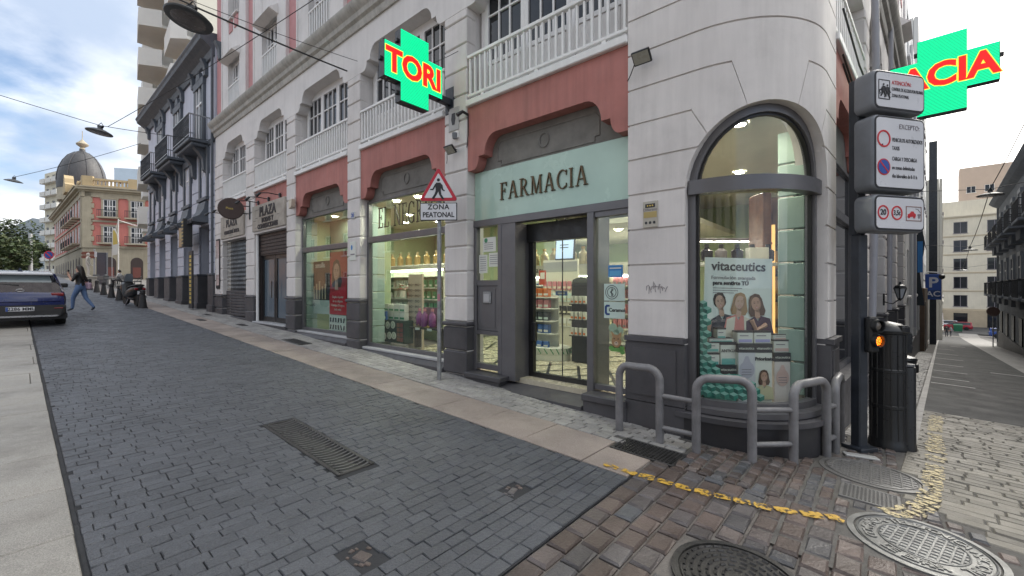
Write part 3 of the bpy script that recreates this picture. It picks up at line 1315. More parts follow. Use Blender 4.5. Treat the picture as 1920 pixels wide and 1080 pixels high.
# --- second wing along the side street
for k in range(4):
    x0 = .58+3.42*k
    x1 = x0+2.85
    gr = gz(*(BW @ (W2 @ Vector((x1, 0, 0)))).xy)
    pier(W2, x1, x1+.57, 1.12, gr-.1)
    head_panel(W2, x0, x1, 6.45, 6.92, 7.50, .02, .30, M['cream'], 'upper_wall')
    MB(W2).box(x1, x1+.57, .02, .42, 6.452, 7.5).build('upper_wall', M['cream'], BLD)
    balcony(W2, x0, x1, sp=.16)
    french_window(W2, x0+.06, x1-.06, 4.85, 6.93)
    MB(W2).box(x0, x1, .24, .60, 4.25, 4.74).build('floor_slab', M['cream'], BLD)
    head_panel(W2, x0+.003, x1-.003, 3.67, 4.20, 4.738, .03, .222, M['pink'], 'salmon_panel')
    MB(W2).box(x0, x1, .225, .30, 3.55, 4.5).build('tympanum', M['tymp'], BLD)
    w = shop_frame(W2, x0, x1, .45, 3.58, .18, .07, 2.72, gl=GWIN)
    MB(W2).box(x0, x1, -.0, .30, gr-.6, .45).build('plinth_block', M['plinth'], BLD)
    upper_bay(W2, (x0+x1)/2, 7.94, 9.75, 11.15)
pink_strips(W2, .6, 14.2, [2.005+3.42*k for k in range(4)])
MB(W2).box(.6, 14.2, .45, .6, -1.5, 15.4).build('back_wall', M['cream'], BLD)
pf = [(-19.2, .4), (-1.6, .4), (-.75, .7), (-.45, 1.3), (.6, 14), (-19.2, 14)]
MB(W1).prism(pf, 15.4, 15.6, 0, 'z').build('roof', M['tymp'], BLD)
MB(W1).box(-19.2, -18.9, .45, 14, -.5, 15.4).build('party_wall', M['cream'], BLD)
# pipes down the side wing
pp = MB(W2)
pp.tube([(3.75, -.09, 15), (3.75, -.09, 7.6), (3.75, -.12, 4.5), (3.75, -.06, 1.2)], .055, 10)
pp.tube([(7.15, -.09, 15), (7.15, -.09, 5.0), (7.15, -.06, 1.2)], .045, 8)
pp.build('downpipe', flat('pipe_paint', (.33, .33, .36)), BLD, 40)
pp = MB(W2)
pp.tube([(.9, -.03, 9.5), (1.0, -.03, 7.7)], .012, 6)
for z in (4.3, 4.42, 5.0):
    pp.tube([(.7+z*.02, -.04, z+.2), (2.2, -.05, z), (5, -.05, z+.1), (9, -.05, z-.05), (13.5, -.05, z+.1)], .012, 6)
pp.build('wall_cable', M['wire'], BLD, 40)
# ------------------------------------------------------------------ lettering
def letter_polys(ch):
    P = []

    def S(x0, y0, x1, y1, w):
        P.append([(x0-w/2, y0), (x0+w/2, y0), (x1+w/2, y1), (x1-w/2, y1)])

    def H(x0, x1, y, h=.045):
        P.append([(x0, y), (x1, y), (x1, y+h), (x0, y+h)])

    def A(cx, cy, rx, ry, a0, a1, tx, ty, n=12):
        o, i = [], []
        for k in range(n+1):
            a = R(a0+(a1-a0)*k/n)
            o.append((cx+rx*math.cos(a), cy+ry*math.sin(a)))
            i.append((cx+(rx-tx)*math.cos(a), cy+(ry-ty)*math.sin(a)))
        for k in range(n):
            P.append([o[k], o[k+1], i[k+1], i[k]])
    t = .125
    if ch in 'FRILEN':
        x = .17
        if ch != 'N':
            S(x, 0, x, 1, t)
            H(0, .34, 0); H(0, .3, .955)
    if ch == 'F':
        H(.17, .66, .95, .05); H(.17, .5, .49); S(.64, .76, .64, 1, .04); S(.49, .4, .49, .64, .035); w = .68
    elif ch == 'E':
        H(.17, .66, .95, .05); H(.17, .5, .49); H(.17, .7, 0, .05); S(.64, .78, .64, 1, .04); S(.49, .4, .49, .62, .035); S(.68, 0, .68, .24, .04); w = .72
    elif ch == 'L':
        H(.17, .68, 0, .05); S(.66, 0, .66, .26, .04); w = .7
    elif ch == 'A':
        S(.13, 0, .44, 1, .055); S(.80, 0, .47, 1, .14); H(.24, .68, .32); H(0, .27, 0); H(.64, .97, 0); w = .97
    elif ch == 'R':
        A(.3, .735, .36, .265, -90, 90, .115, .05); H(.17, .32, .95, .05); H(.17, .34, .47, .05); S(.74, 0, .38, .49, .13); H(.64, .9, 0); w = .88
    elif ch == 'M':
        S(.14, 0, .17, 1, .055); S(.91, 0, .88, 1, .13); S(.52, .02, .2, 1, .12); S(.52, .02, .86, 1, .055); H(0, .28, 0); H(.78, 1.05, 0); H(.02, .2, .955); H(.86, 1.03, .955); w = 1.05
    elif ch == 'C':
        A(.46, .5, .46, .51, 48, 312, .125, .05, 18); S(.77, .70, .77, .97, .04); S(.77, .06, .77, .28, .04); w = .84
    elif ch == 'G':
        A(.46, .5, .46, .51, 48, 325, .125, .05, 18); S(.77, .70, .77, .97, .04); S(.76, .05, .76, .42, .11); H(.6, .9, .40); w = .92
    elif ch == 'O':
        A(.48, .5, .48, .51, 0, 360, .125, .05, 24); w = .97
    elif ch == 'N':
        S(.14, 0, .14, 1, .055); S(.80, 0, .80, 1, .055); S(.80, 0, .16, 1, .14); H(0, .28, 0); H(.66, .94, .955); H(0, .2, .955); w = .94
    elif ch == 'T':
        S(.38, 0, .38, 1, .125); H(.02, .74, .95, .05); S(.04, .76, .04, 1, .04); S(.72, .76, .72, 1, .04); H(.22, .54, 0); w = .76
    elif ch == 'I':
        w = .34
    else:
        w = .45
    return P, w


def serif(word, x0, x1, y, z, h, parent, m, dep=.02, gap=.16):
    ls = [letter_polys(c) for c in word]
    tot = sum(w for _, w in ls)+gap*(len(ls)-1)
    k = (x1-x0)/tot
    x = x0
    for c, (P, w) in zip(word, ls):
        if P:
            b = MB()
            for i, p in enumerate(P):
                b.prism([(a*k, q*h) for a, q in p], -dep-.0007*(i % 3), 0)
            b.build('letter', m, parent, None, (x, y, z))
        x += (w+gap)*k


def bl(px, py, m):
    """where a sight line meets a plane parallel to the facade, in the building's axes"""
    r = (px-960)/800
    Y = m/(NN.x*r+NN.y)
    t = Y*(U.x*r+U.y)
    return Vector((-t, m-D, HC-(py-540)/800*Y))


def bthing(name, label, cat, loc, group=None, yaw=0):
    p = BW @ Vector(loc)
    return thing(name, label, cat, p, (0, 0, AF+yaw), group)


# ------------------------------------------------------------------ bay with the FARMACIA door
MINT = MB().cbox(-5.262, -2.362, .185, .224, 2.845, 3.66, .006).build('mint_sign', M['mint'], BLD)
serif('FARMACIA', -4.66, -3.03, .183, 3.125, .275, MINT, M['bronze'], .022)
f = MB()
f.cbox(-5.262, -2.362, .15, .30, 2.73, 2.843, .006)                 # header
f.cbox(-5.262, -5.20, .16, .26, .30, 2.73, .005)
f.cbox(-4.70, -4.62, .15, .27, .30, 2.73, .006)
f.box(-4.62, -4.33, .16, .60, .23, 2.73)                            # deep jamb
f.cbox(-3.03, -2.93, .14, .60, .23, 2.73, .006)
f.cbox(-2.44, -2.362, .16, .27, .33, 2.73, .006)
f.box(-5.20, -4.70, .17, .26, 1.74, 1.83)
f.box(-5.20, -4.70, .17, .26, .92, .985)
f.box(-5.20, -4.70, .17, .26, .34, .43)
f.box(-2.93, -2.44, .17, .26, .33, .40)
f.box(-2.93, -2.44, .17, .26, 2.66, 2.73)
DF = f.build('shopfront_frame', M['alu'], BLD)
MB().box(-5.20, -4.70, .21, .218, 1.83, 2.73).build('pane', G, DF)
MB().box(-5.20, -4.70, .21, .218, .43, .92).build('pane', G, DF)
MB().box(-2.93, -2.44, .21, .218, .40, 2.66).build('pane', G, DF)
h = MB().cbox(-5.19, -4.71, .185, .25, .985, 1.74, .008)
h.box(-5.13, -4.78, .178, .20, 1.05, 1.69)
hp = h.build('hatch_panel', M['alu'], BLD)
MB().cbox(-5.04, -4.86, .15, .18, 1.44, 1.64, .012).build('hatch', M['galv'], hp)
MB().box(-5.01, -4.89, .144, .155, 1.47, 1.60).build('hatch_flap', M['sill'], hp)
MB().box(-4.33, -3.03, .45, .60, 2.44, 2.73).build('door_header', M['dark'], BLD)
d = MB()
d.box(-4.33, -4.24, .50, .58, .25, 2.44)
d.box(-3.10, -3.03, .50, .58, .25, 2.44)
d.box(-4.24, -3.10, .50, .58, .25, .34)
d.box(-3.70, -3.688, .53, .545, .34, 2.44)
d.cbox(-4.235, -4.16, .44, .52, .85, 1.15, .01)
DOOR = d.build('sliding_door', M['dark'], BLD)
MB().box(-4.24, -3.70, .54, .547, .34, 2.44).build('pane', G, DOOR)
MB().box(-3.685, -3.10, .53, .537, .34, 2.44).build('pane', G, DOOR)
MB().cbox(-4.33, -3.03, .30, .62, .20, .262, .006).build('threshold', M['sill'], BLD)
MB().prism([(.62, .2), (.30, .2), (-.10, .13), (-.10, -.3), (.62, -.3)], -4.52, -2.98, 0, 'x').build('door_step', M['plinth'], BLD)
MB().cbox(-2.98, -2.36, -.06, .26, -.3, .29, .015).cbox(-2.98, -2.36, -.10, .2, .22, .31, .012).build('base_ledge', M['plinth'], BLD)
MB().cbox(-5.27, -4.52, -.03, .26, -.3, .24, .015).cbox(-5.27, -4.46, -.07, .26, .22, .30, .012).build('base_ledge', M['plinth'], BLD)

# bays with display windows
WIN2 = shop_frame(W1, -8.70, -5.84, .41, 3.62, .18, .075, 2.70)
serif('EL NEGRITO', -8.30, -6.08, .222, 3.0, .44, WIN2, flat('dull_gold', (.05, .036, .016)), .012)
WIN3 = shop_frame(W1, -12.05, -9.24, .56, 3.62, .18, .075, 2.66)
for (x0, x1, z) in ((-8.70, -5.84, .41), (-12.05, -9.24, .56)):
    MB().cbox(x0, x1, .05, .30, z-.05, z, .008).build('window_sill', M['sill'], BLD)
    MB().prism([(.04, z-.055), (-.05, z-.13), (-.05, -.4), (.3, -.4), (.3, z-.055)], x0, x1, 0, 'x').build('base_ledge', M['plinth'], BLD)

# --- PLAZA bar: door and shutter
stonepanel = mat('travertine_panel', (.40, .36, .31), .7, .2, 3, bump=.2, bs=25, grime=.3)


def plaza_sign(x0, x1, z0, z1, lines):
    o = MB().cbox(x0, x1, -.055, .10, z0, z1, .008).build('sign_panel', stonepanel, BLD)
    r = random.Random(x0)
    s = MB()
    for i in range(11):       # inlaid courses of the slate-like panel
        a, b = r.uniform(x0+.05, x1-.5), r.uniform(z0+.05, z1-.05)
        s.box(a, a+r.uniform(.15, .45), -.058, -.05, b, b+.018)
    s.build('inlay', M['tymp'], o)
    for body, sz, z, k, b in lines:
        text('lettering', body, sz, M['ink'], o, ((x0+x1)/2+.02, -.062, z), (R(90), 0, 0), .008, bold=b, xs=k, space=1.08)
    return o


MB().cbox(-15.08, -12.65, -.01, .3, 3.40, 4.28, .01).build('lintel', M['cream'], BLD)
MB().cbox(-18.28, -15.88, -.01, .3, 3.40, 4.28, .01).build('lintel', M['cream'], BLD)
plaza_sign(-15.10, -12.62, 3.47, 4.27, [('PLAZA', .40, 4.02, 1.0, .012), ('BODAS Y', .19, 3.76, 1.05, .008), ('CONVENCIONES', .19, 3.58, 1.0, .008)])
plaza_sign(-18.32, -15.90, 3.47, 4.27, [('PLAZA', .36, 3.97, 1.0, .012), ('CERVECERIA TASCA', .16, 3.66, 1.0, .008)])
# door
f = MB()
f.box(-15.12, -14.95, .15, .28, .62, 3.40)
f.box(-12.78, -12.61, .15, .28, .62, 3.40)
f.box(-14.95, -12.78, .15, .28, 2.72, 3.40)
for z in range(6):
    f.cbox(-14.95, -12.78, .13, .2, 2.76+z*.105, 2.85+z*.105, .01)
bf = f.build('bar_front', flat('dark_brown_frame', (.030, .022, .022)), BLD)
for (a, b) in ((-14.95, -13.92), (-13.90, -12.78)):
    d = MB()
    d.box(a, a+.10, .2, .26, .66, 2.72); d.box(b-.10, b, .2, .26, .66, 2.72)
    d.box(a+.1, b-.1, .2, .26, .66, .80); d.box(a+.1, b-.1, .2, .26, 2.6, 2.72)
    d.cyl((b-.16 if a < -14 else a+.16, .15, 1.4), (b-.16 if a < -14 else a+.16, .15, 1.9), .014, 8)
    o = d.build('bar_door', M['dark'], BLD)
    MB().box(a+.1, b-.1, .225, .235, .8, 2.6).build('pane', flat('blue_grey_glass', (.10, .13, .16), .08), o)
MB().cbox(-15.12, -12.61, -.04, .3, -.2, .60, .01).build('base_ledge', M['plinth'], BLD)
MB().cbox(-15.12, -12.61, -.06, .3, .60, .65, .01).build('window_sill', M['sill'], BLD)
pp = MB().tube([(-15.04, .08, .65), (-15.04, .08, 3.4)], .045, 10)
pp.build('downpipe', M['white'], BLD, 40)
# shutter
s = MB()
for i in range(9):
    s.cbox(-18.28, -15.88, .12, .15, .72+i*.10, .81+i*.10, .012)
sh_ = s.build('shutter_slats', M['plinth'], BLD)
s = MB()
for i in range(28):
    x = -18.28+i*.0889
    s.tube([(x+(.022 if k % 2 else -.022), .16, 1.62+k*.075) for k in range(24)], .006, 4, caps=False)
s.build('grille_lattice', M['galv'], sh_)
MB().box(-18.28, -15.88, .26, .28, .6, 3.4).build('dark_pane', GWIN, BLD)
MB().cbox(-18.31, -15.85, -.03, .3, -.2, .70, .01).build('base_ledge', M['plinth'], BLD)
# lamps on arms above the bar signs
for x in (-18.0, -17.2, -16.4, -14.8, -13.95, -13.1):
    o = bthing('sign_lamp', 'thin black sign lamp on an arm over the bar sign', 'lamp', (x, 0, 4.36), 'sign lamps above the bar')
    b = MB()
    b.tube([(0, .0, .02), (-.0, -.30, .03), (0, -.52, -.0)], .014, 6)
    b.build('arm', M['black'], o, 40)
    MB().tube([(0, -.50, 0), (-.02, -.60, -.10)], [.03, .045], 10).build('lamp_head', M['black'], o, 40)
    MB().cbox(-.04, .04, -.012, .03, -.05, .08, .005).build('wall_plate', M['black'], o)

# ------------------------------------------------------------------ inside the pharmacy
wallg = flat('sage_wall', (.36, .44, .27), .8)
wallc = flat('cream_wall', (.60, .57, .46), .8)
poly = [(-12.1, 1.1), (-9.2, 1.1), (-9.2, .30), (-1.75, .26), (-1.2, .34), (-.86, .62), (-.68, 1.1), (-.40, 6.2), (-12.1, 6.2)]
MB().prism(poly, .18, .27, 0, 'z').build('shop_floor', mat('cream_terrazzo', (.52, .47, .36), .25, .08, 3), BLD)
fl = MB()
for i in range(-2, 22):      # dark lozenge bands laid in the floor
    for s_ in (-1, 1):
        pts = []
        for k in range(14):
            x, y = -9.0+i*.62+s_*k*.26, .55+k*.40
            x2, y2 = x+s_*.26, y+.40
            if -9.1 < min(x, x2) and max(x, x2) < -.9 and y2 < 6.1 and k % 4 != 3:
                fl.add([(x, y, .274), (x+.06, y, .274), (x2+.06, y2, .274), (x2, y2, .274)], [(0, 1, 2, 3)])
tag(fl.build('floor_inlay', M['dark'], BLD), None, None, None, 'stuff')
MB().prism(poly, 3.66, 3.72, 0, 'z').build('shop_ceiling', flat('warm_white_ceiling', (.62, .60, .50), .8), BLD)
MB().box(-12.1, -.4, 6.2, 6.3, .2, 3.7).build('shop_back_wall', wallg, BLD)
MB().box(-12.2, -12.1, .32, 6.2, .2, 3.7).build('shop_side_wall', wallg, BLD)
MB().box(-6.6, -2.6, 2.6, 6.2, 2.95, 3.05).build('low_ceiling', flat('warm_white_ceiling', (.62, .60, .50), .8), BLD)
MB().box(-9.24, -9.16, .32, 1.1, .2, 3.7).build('shop_side_wall', wallg, BLD)
MB(W2).box(1.0, 6, .65, .72, .2, 3.7).build('shop_side_wall', flat('grey_wall', (.30, .29, .26), .8), BLD)
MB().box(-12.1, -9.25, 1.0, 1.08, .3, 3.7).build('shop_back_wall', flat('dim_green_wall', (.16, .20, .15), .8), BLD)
MB().prism([(-12.1, .3), (-9.25, .3), (-9.25, 1.0), (-12.1, 1.0)], 3.62, 3.7, 0, 'z').build('shop_ceiling', wallc, BLD)
MB().prism([(-12.1, .3), (-9.25, .3), (-9.25, 1.0), (-12.1, 1.0)], .40, .5, 0, 'z').build('shop_floor', wallc, BLD)
# mint coloured inner faces of the piers
mintw = mat('mint_block_paint', (.33, .43, .38), .5, .06, 2, piece=.05)
for (W, x0, y0, y1) in ((W1, -1.70, .20, .42), (W2, -.03, .20, .48), (W1, -8.72, .30, .62), (W1, -12.07, .30, .6)):
    for k in range(8):
        z0 = .45+.39*k
        me = MB().cbox(0, .05, 0, y1-y0, 0, .375, .012).mesh('inner_block', mintw)
        wput('inner_block', me, W, (x0, y0, z0))
LAMPS = [(-8.19, .61), (-7.45, .65), (-6.6, .7), (-9.5, 1.9), (-10.7, 2.65), (-9.8, 3.1), (-8.3, 2.2), (-7.0, 2.2), (-5.6, 1.6), (-4.6, 1.3), (-3.4, 1.6), (-6.0, 4.0), (-5.3, 4.3), (-4.2, 3.4), (-3.0, 3.0), (-1.26, .66), (-1.78, 3.0), (-2.1, 1.3), (-11.0, .6), (-10.0, .6)]
lm = MB().lathe([(.0, -.012), (.07, -.012), (.073, -.004)], (0, 0, 0), 16).mesh('ceiling_lamp', mat('lit_downlight', (1, .92, .74), .4, 0, emit=165))
rm = MB().lathe([(.073, -.02), (.098, -.016), (.10, 0)], (0, 0, 0), 16, caps=False).mesh('lamp_ring', M['white'])
for x, y in LAMPS:
    low = -6.6 < x < -2.6 and y > 2.6
    o = put('ceiling_lamp', lm, BLD, (x, y, 2.948 if low else 3.618 if x < -9.2 and y < 1 else 3.658))
    put('lamp_ring', rm, o)


def pane_thing(name, label, cat, w, h, loc, m, yaw=0, lean=0, group=None, t=.006):
    """a flat sheet (poster, notice, sticker) of real thickness; returns the sheet"""
    o = MB().box(-w/2, w/2, -t, 0, -h/2, h/2).build(name, m)
    o.location = BW @ Vector(loc)
    o.rotation_euler = (lean, 0, AF+yaw)
    return tag(o, label, cat, group)


def notice(px0, px1, py0, py1, m, name, label, cat, mt, group=None):
    a, b = bl(px0, py1, m), bl(px1, py0, m)
    zc = (bl(px0, py0, m).z+bl(px0, py1, m).z+bl(px1, py0, m).z+bl(px1, py1, m).z)/4
    hh = (bl(px0, py0, m).z-bl(px0, py1, m).z+bl(px1, py0, m).z-bl(px1, py1, m).z)/2
    return pane_thing(name, label, cat, b.x-a.x, hh, ((a.x+b.x)/2, m-D, zc), mt, group=group), b.x-a.x, hh


paper = flat('white_paper', (.66, .67, .62), .6)
GP = D+.20
o, w, h = notice(906, 930, 445, 472, GP, 'notice', 'white notice with green emblem at the top of the sidelight', 'notice', paper)
for k in range(4):
    MB().box(-w*.38, w*.3, -.008, -.006, h*.1-k*h*.14, h*.14-k*h*.14).build('print_line', M['inkg'], o)
MB().lathe([(0, 0), (w*.13, 0), (w*.13, .002)], (0, 0, 0), 14).build('print_ring', flat('green_print', (.05, .25, .12)), o, None, (-w*.25, -.0075, h*.3), (R(90), 0, 0))
o, w, h = notice(899, 914, 478, 512, GP, 'notice', 'narrow white opening hours notice low in the sidelight', 'notice', paper)
for k in range(7):
    MB().box(-w*.38, w*.36, -.008, -.006, h*.36-k*h*.12, h*.39-k*h*.12).build('print_line', M['inkg'], o)
o, w, h = notice(917, 936, 474, 500, GP, 'notice', 'white typed sheet beside the jamb of the sidelight', 'notice', paper)
for k in range(5):
    MB().box(-w*.38, w*.36, -.008, -.006, h*.3-k*h*.15, h*.34-k*h*.15).build('print_line', M['inkg'], o)
bluep = flat('sky_blue_print', (.03, .20, .50), .4)
o, w, h = notice(1141, 1168, 497, 520, GP, 'sticker', 'small blue sticker on the dark glass by the door', 'sticker', bluep)
MB().box(-w*.4, w*.4, -.008, -.006, h*.2, h*.3).build('print_line', paper, o)
MB().box(-w*.4, w*.4, -.008, -.006, -h*.4, h*.05).build('print_panel', flat('pale_blue_print', (.10, .36, .62)), o)
pm = flat('pale_mint_print', (.55, .68, .62), .4)
o, w, h = notice(1133, 1172, 532, 564, GP, 'sticker', 'pale square sticker with round college seal on the glass', 'sticker', pm)
b = MB()
for rr in (.40, .28):
    b.tube([(-w*.12+h*rr*math.cos(k*PI/12), -.008, h*rr*math.sin(k*PI/12)) for k in range(24)], .004, 5, closed=True)
b.tube([(-w*.12, -.008, -h*.22), (-w*.12, -.008, h*.22)], .004, 5)
b.tube([(-w*.12+.02*math.sin(k*.9), -.009, -h*.2+k*h*.04) for k in range(11)], .005, 5)
b.build('seal', M['ink'], o)
o, w, h = notice(1133, 1172, 566, 597, GP, 'sticker', 'pale sticker reading Ceramol beside a dark blue bracket', 'sticker', pm)
text('lettering', 'Ceramol', .066, M['ink'], o, (w*.13, -.008, -.0), bold=.0015)
b = MB()
b.prism([(-w*.22, h*.32), (-w*.38, h*.32), (-w*.46, h*.2), (-w*.46, -h*.2), (-w*.38, -h*.32), (-w*.22, -h*.32), (-w*.22, -h*.2), (-w*.33, -h*.2), (-w*.36, -h*.14), (-w*.36, h*.14), (-w*.33, h*.2), (-w*.22, h*.2)], -.009, -.006)
b.build('bracket_mark', flat('navy_print', (.02, .06, .20)), o)
# dog sticker
p0 = bl(1156, 638, GP)
o = bthing('sticker', 'cut-out sticker of a tan dog holding a green bone', 'sticker', p0)
b = MB()
for (x, z, r_) in ((-.05, .16, .062), (.05, .13, .052), (0, .10, .04)):
    b.prism([(x+r_*math.cos(k*PI/10), z+r_*math.sin(k*PI/10)) for k in range(20)], -.004, 0)
b.build('leaf_shape', flat('sage_print', (.30, .42, .30)), o)
b = MB().prism([(.07*math.cos(k*PI/9)*(1.0 if math.sin(k*PI/9) < .3 else .92), -.01+.085*math.sin(k*PI/9)) for k in range(18)], -.007, -.004)
b.prism([(-.06, .04), (-.075, .12), (-.02, .07)], -.008, -.004)
b.prism([(.06, .04), (.075, .12), (.02, .07)], -.008, -.004)
b.build('dog_head', flat('tan_fur', (.36, .22, .11)), o)
MB().prism([(.03*math.cos(k*PI/6), -.04+.028*math.sin(k*PI/6)) for k in range(12)], -.010, -.007).build('muzzle', flat('pale_fur', (.55, .45, .34)), o)
b = MB()
for (x, z) in ((-.028, .02), (.028, .02), (0, -.03)):
    b.prism([(x+.009*math.cos(k*PI/4), z+.008*math.sin(k*PI/4)) for k in range(8)], -.012, -.007)
b.build('eyes_and_nose', M['ink'], o)
b = MB().box(-.08, .07, -.006, 0, -.15, -.10)
for (x, z) in ((.08, -.10), (.085, -.15), (-.075, -.11)):
    b.prism([(x+.034*math.cos(k*PI/7), z+.03*math.sin(k*PI/7)) for k in range(14)], -.006, 0)
b.build('bone', flat('leaf_green_print', (.13, .33, .08)), o)


def goods(name, label, group, spots, mk, cat='box'):
    """one article built with its parts, then copied to every place (building axes)"""
    first = None
    for i, (x, y, z) in enumerate(spots):
        p = BW @ Vector((x, y, z))
        if first is None:
            o = mk()
            tag(o, label, cat, group)
            o.location = p
            o.rotation_euler = (0, 0, AF)
            first = o
        else:
            o = copy_tree(first, p)
    return first


def carton(w, h, d, m, stripe=None):
    def mk():
        o = MB().cbox(-w/2, w/2, 0, d, 0, h, .004).build('product_box', m)
        if stripe:
            MB().box(-w*.42, w*.42, -.002, .001, h*.15, h*.40).build('printed_band', stripe, o)
        return o
    return mk


def bottle(r_, h, m, cap, name='bottle'):
    def mk():
        o = MB().lathe([(r_*.9, 0), (r_, h*.05), (r_, h*.62), (r_*.4, h*.78), (r_*.36, h*.86)], (0, 0, 0), 12).build(name, m, None, 40)
        MB().lathe([(r_*.45, h*.86), (r_*.45, h), (0, h)], (0, 0, 0), 10).build('cap', cap, o, 40)
        return o
    return mk


def shelf(name, label, loc, w, h, d, levels, m, back=None, yaw=0, sides=True):
    o = bthing(name, label, 'shelf', loc, None, yaw)
    for z in levels:
        MB().cbox(-w/2, w/2, 0, d, z, z+.03, .004).build('shelf_board', m, o)
    if sides:
        for x in (-w/2-.03, w/2):
            MB().box(x, x+.03, 0, d, 0, h).build('side_panel', m, o)
    MB().box(-w/2, w/2, d, d+.02, 0, h).build('back_panel', back or m, o)
    return o


whitem = flat('white_laminate', (.66, .66, .60), .4)
greenb = flat('green_print', (.05, .25, .12))
pinkb = flat('pink_carton', (.55, .20, .22))
bluec = flat('blue_carton', (.05, .14, .40))
orange = flat('orange_carton', (.62, .16, .03))
amberg = flat('amber_jar', (.42, .30, .12), .2)
# wall shelves behind the EL NEGRITO window
ws = shelf('wall_shelf', 'white wall shelving with a moulded top behind the shop window', (-9.8, 2.05, .28), 3.0, 1.95, .35, (.5, .8, 1.1, 1.4, 1.7), whitem, flat('pale_green_back', (.42, .52, .36)))
MB().cbox(-1.7, 1.7, -.06, .36, 1.92, 2.04, .02).build('moulded_top', whitem, ws)
MB().box(-1.5, 1.5, .02, .06, 1.87, 1.90).build('light_strip', M['tube'], ws)
goods('pharmacy_jar', 'old glazed pharmacy jar in the row on top of white shelving', 'jars on the wall shelving', [(-11.15+.40*k, 2.20, 2.32) for k in range(8)],
      bottle(.085, .36, amberg, flat('jar_lid', (.5, .42, .25))), 'jar')
r = random.Random(5)
mixm = [whitem, pm, pinkb, greenb, bluec, flat('cream_carton', (.6, .55, .40))]
for li, z in enumerate((.81, 1.11, 1.41, 1.71)):
    for ci, m_ in enumerate(mixm[:4]):
        goods('product_box', 'small carton among mixed goods on the white wall shelving', 'cartons on the wall shelving',
              [(-11.2+.22*(ci*3+j)+r.uniform(0, .05)+(li % 2)*.1, 2.11, z) for j in range(3)], carton(.11, .17+.03*(ci % 2), .08, m_, greenb if m_ is whitem else whitem))
# display table with the round emblems
p = bl(734, 640, 5.75)
tb = bthing('display_stand', 'dark display stand with white round emblems behind the shop window', 'display', (p.x, p.y, .42))
MB().cbox(-.50, .50, 0, .40, 0, .52, .008).build('stand_body', flat('bottle_green_board', (.022, .05, .04)), tb)
for (x, z) in ((-.38, .37), (-.15, .40), (.06, .42), (-.30, .13), (-.08, .16), (.10, .17), (-.45, .05)):
    q = MB().lathe([(0, 0), (.088, 0), (.088, .006), (0, .006)], (0, 0, 0), 20).build('round_emblem', whitem, tb, None, (x, -.001, z), (R(90), 0, 0))
    MB().tube([(.045*math.cos(k*PI/8), .045*math.sin(k*PI/8), .007) for k in range(16)], .004, 5, closed=True).build('emblem_ring', greenb, q)
for k in range(4):
    MB().box(.22, .32, -.006, 0, .05+k*.11, .14+k*.11).build('printed_panel', flat('brown_print', (.22, .10, .07)), tb)
    MB().box(.34, .45, -.006, 0, .05+k*.11, .14+k*.11).build('printed_panel', flat('wine_print', (.20, .05, .05)), tb)
goods('product_box', 'white and green carton stacked on the dark emblem stand', 'cartons on the emblem stand', [(p.x-.36+.22*(k % 4), p.y+.08, .945+.19*(k//4)) for k in range(8)], carton(.20, .18, .12, whitem, greenb))
goods('product_box', 'blue carton at the end of the dark emblem stand', 'blue cartons on the emblem stand', [(p.x-.42, p.y-.02, .945), (p.x-.25, p.y-.03, .945)], carton(.13, .20, .05, bluec, pm))
# rack of glasses
p = bl(778, 632, 6.0)
rk = bthing('spectacle_rack', 'tall beige spectacle rack with rows of glasses', 'rack', (p.x, p.y, .3))
MB().cbox(-.26, .26, 0, .06, .0, 1.72, .008).build('rack_panel', flat('beige_board', (.42, .35, .27)), rk)
gm = MB()
for s_ in (-1, 1):
    gm.tube([(s_*.045+.032*math.cos(k*PI/5), -.01, .024*math.sin(k*PI/5)) for k in range(10)], .006, 4, closed=True)
gm.tube([(-.08, 0, .01), (-.08, .06, .0)], .005, 4)
gm.tube([(.08, 0, .01), (.08, .06, .0)], .005, 4)
gm.tube([(-.015, -.012, .006), (.015, -.012, .006)], .006, 4)
gme = gm.mesh('spectacles', M['dark'])
for k in range(11):
    for x in (-.13, .13):
        o = tag(put('spectacles', gme, None, BW @ Vector((p.x+x, p.y-.03, .52+k*.125)), (0, 0, AF)), 'dark spectacles on the beige rack', 'spectacles', 'glasses on the rack')
# gift tray
p = bl(796, 634, 5.62)
ty = bthing('gift_tray', 'dark shelf tray with yellow shreds in the shop window', 'tray', (p.x, p.y, .86))
MB().cbox(-.48, .48, -.05, .25, -.03, .0, .006).build('tray_board', M['dark'], ty)
for x in (-.40, .40):
    MB().box(x-.02, x+.02, .05, .2, -.46, -.03).build('leg', M['dark'], ty)
r = random.Random(3)
b = MB()
for k in range(120):
    x, y, z = r.uniform(-.36, .2), r.uniform(-.03, .18), r.uniform(.0, .05)
    b.tube([(x, y, z), (x+r.uniform(-.05, .05), y+r.uniform(-.03, .03), z+r.uniform(-.01, .03))], .004, 3, caps=False)
tag(b.build('straw_shreds', flat('yellow_shreds', (.62, .45, .08)), ty), None, None, None, 'stuff')
MB().box(-.25, -.1, -.056, -.05, -.05, .0).build('price_card', whitem, ty)
MB().box(.15, .3, -.056, -.05, -.05, .0).build('price_card', whitem, ty)
goods('gift_bottle', 'purple gift bottle standing in the yellow shreds', 'purple bottles on the tray', [(p.x-.25, p.y+.06, .88), (p.x-.02, p.y+.02, .88), (p.x+.16, p.y+.08, .88)], bottle(.075, .38, flat('purple_plastic', (.20, .04, .17), .3), pinkb), 'bottle')
MB().box(-.3, .26, .2, .22, .0, .42).build('gift_backcard', flat('wine_card', (.16, .04, .08)), ty)
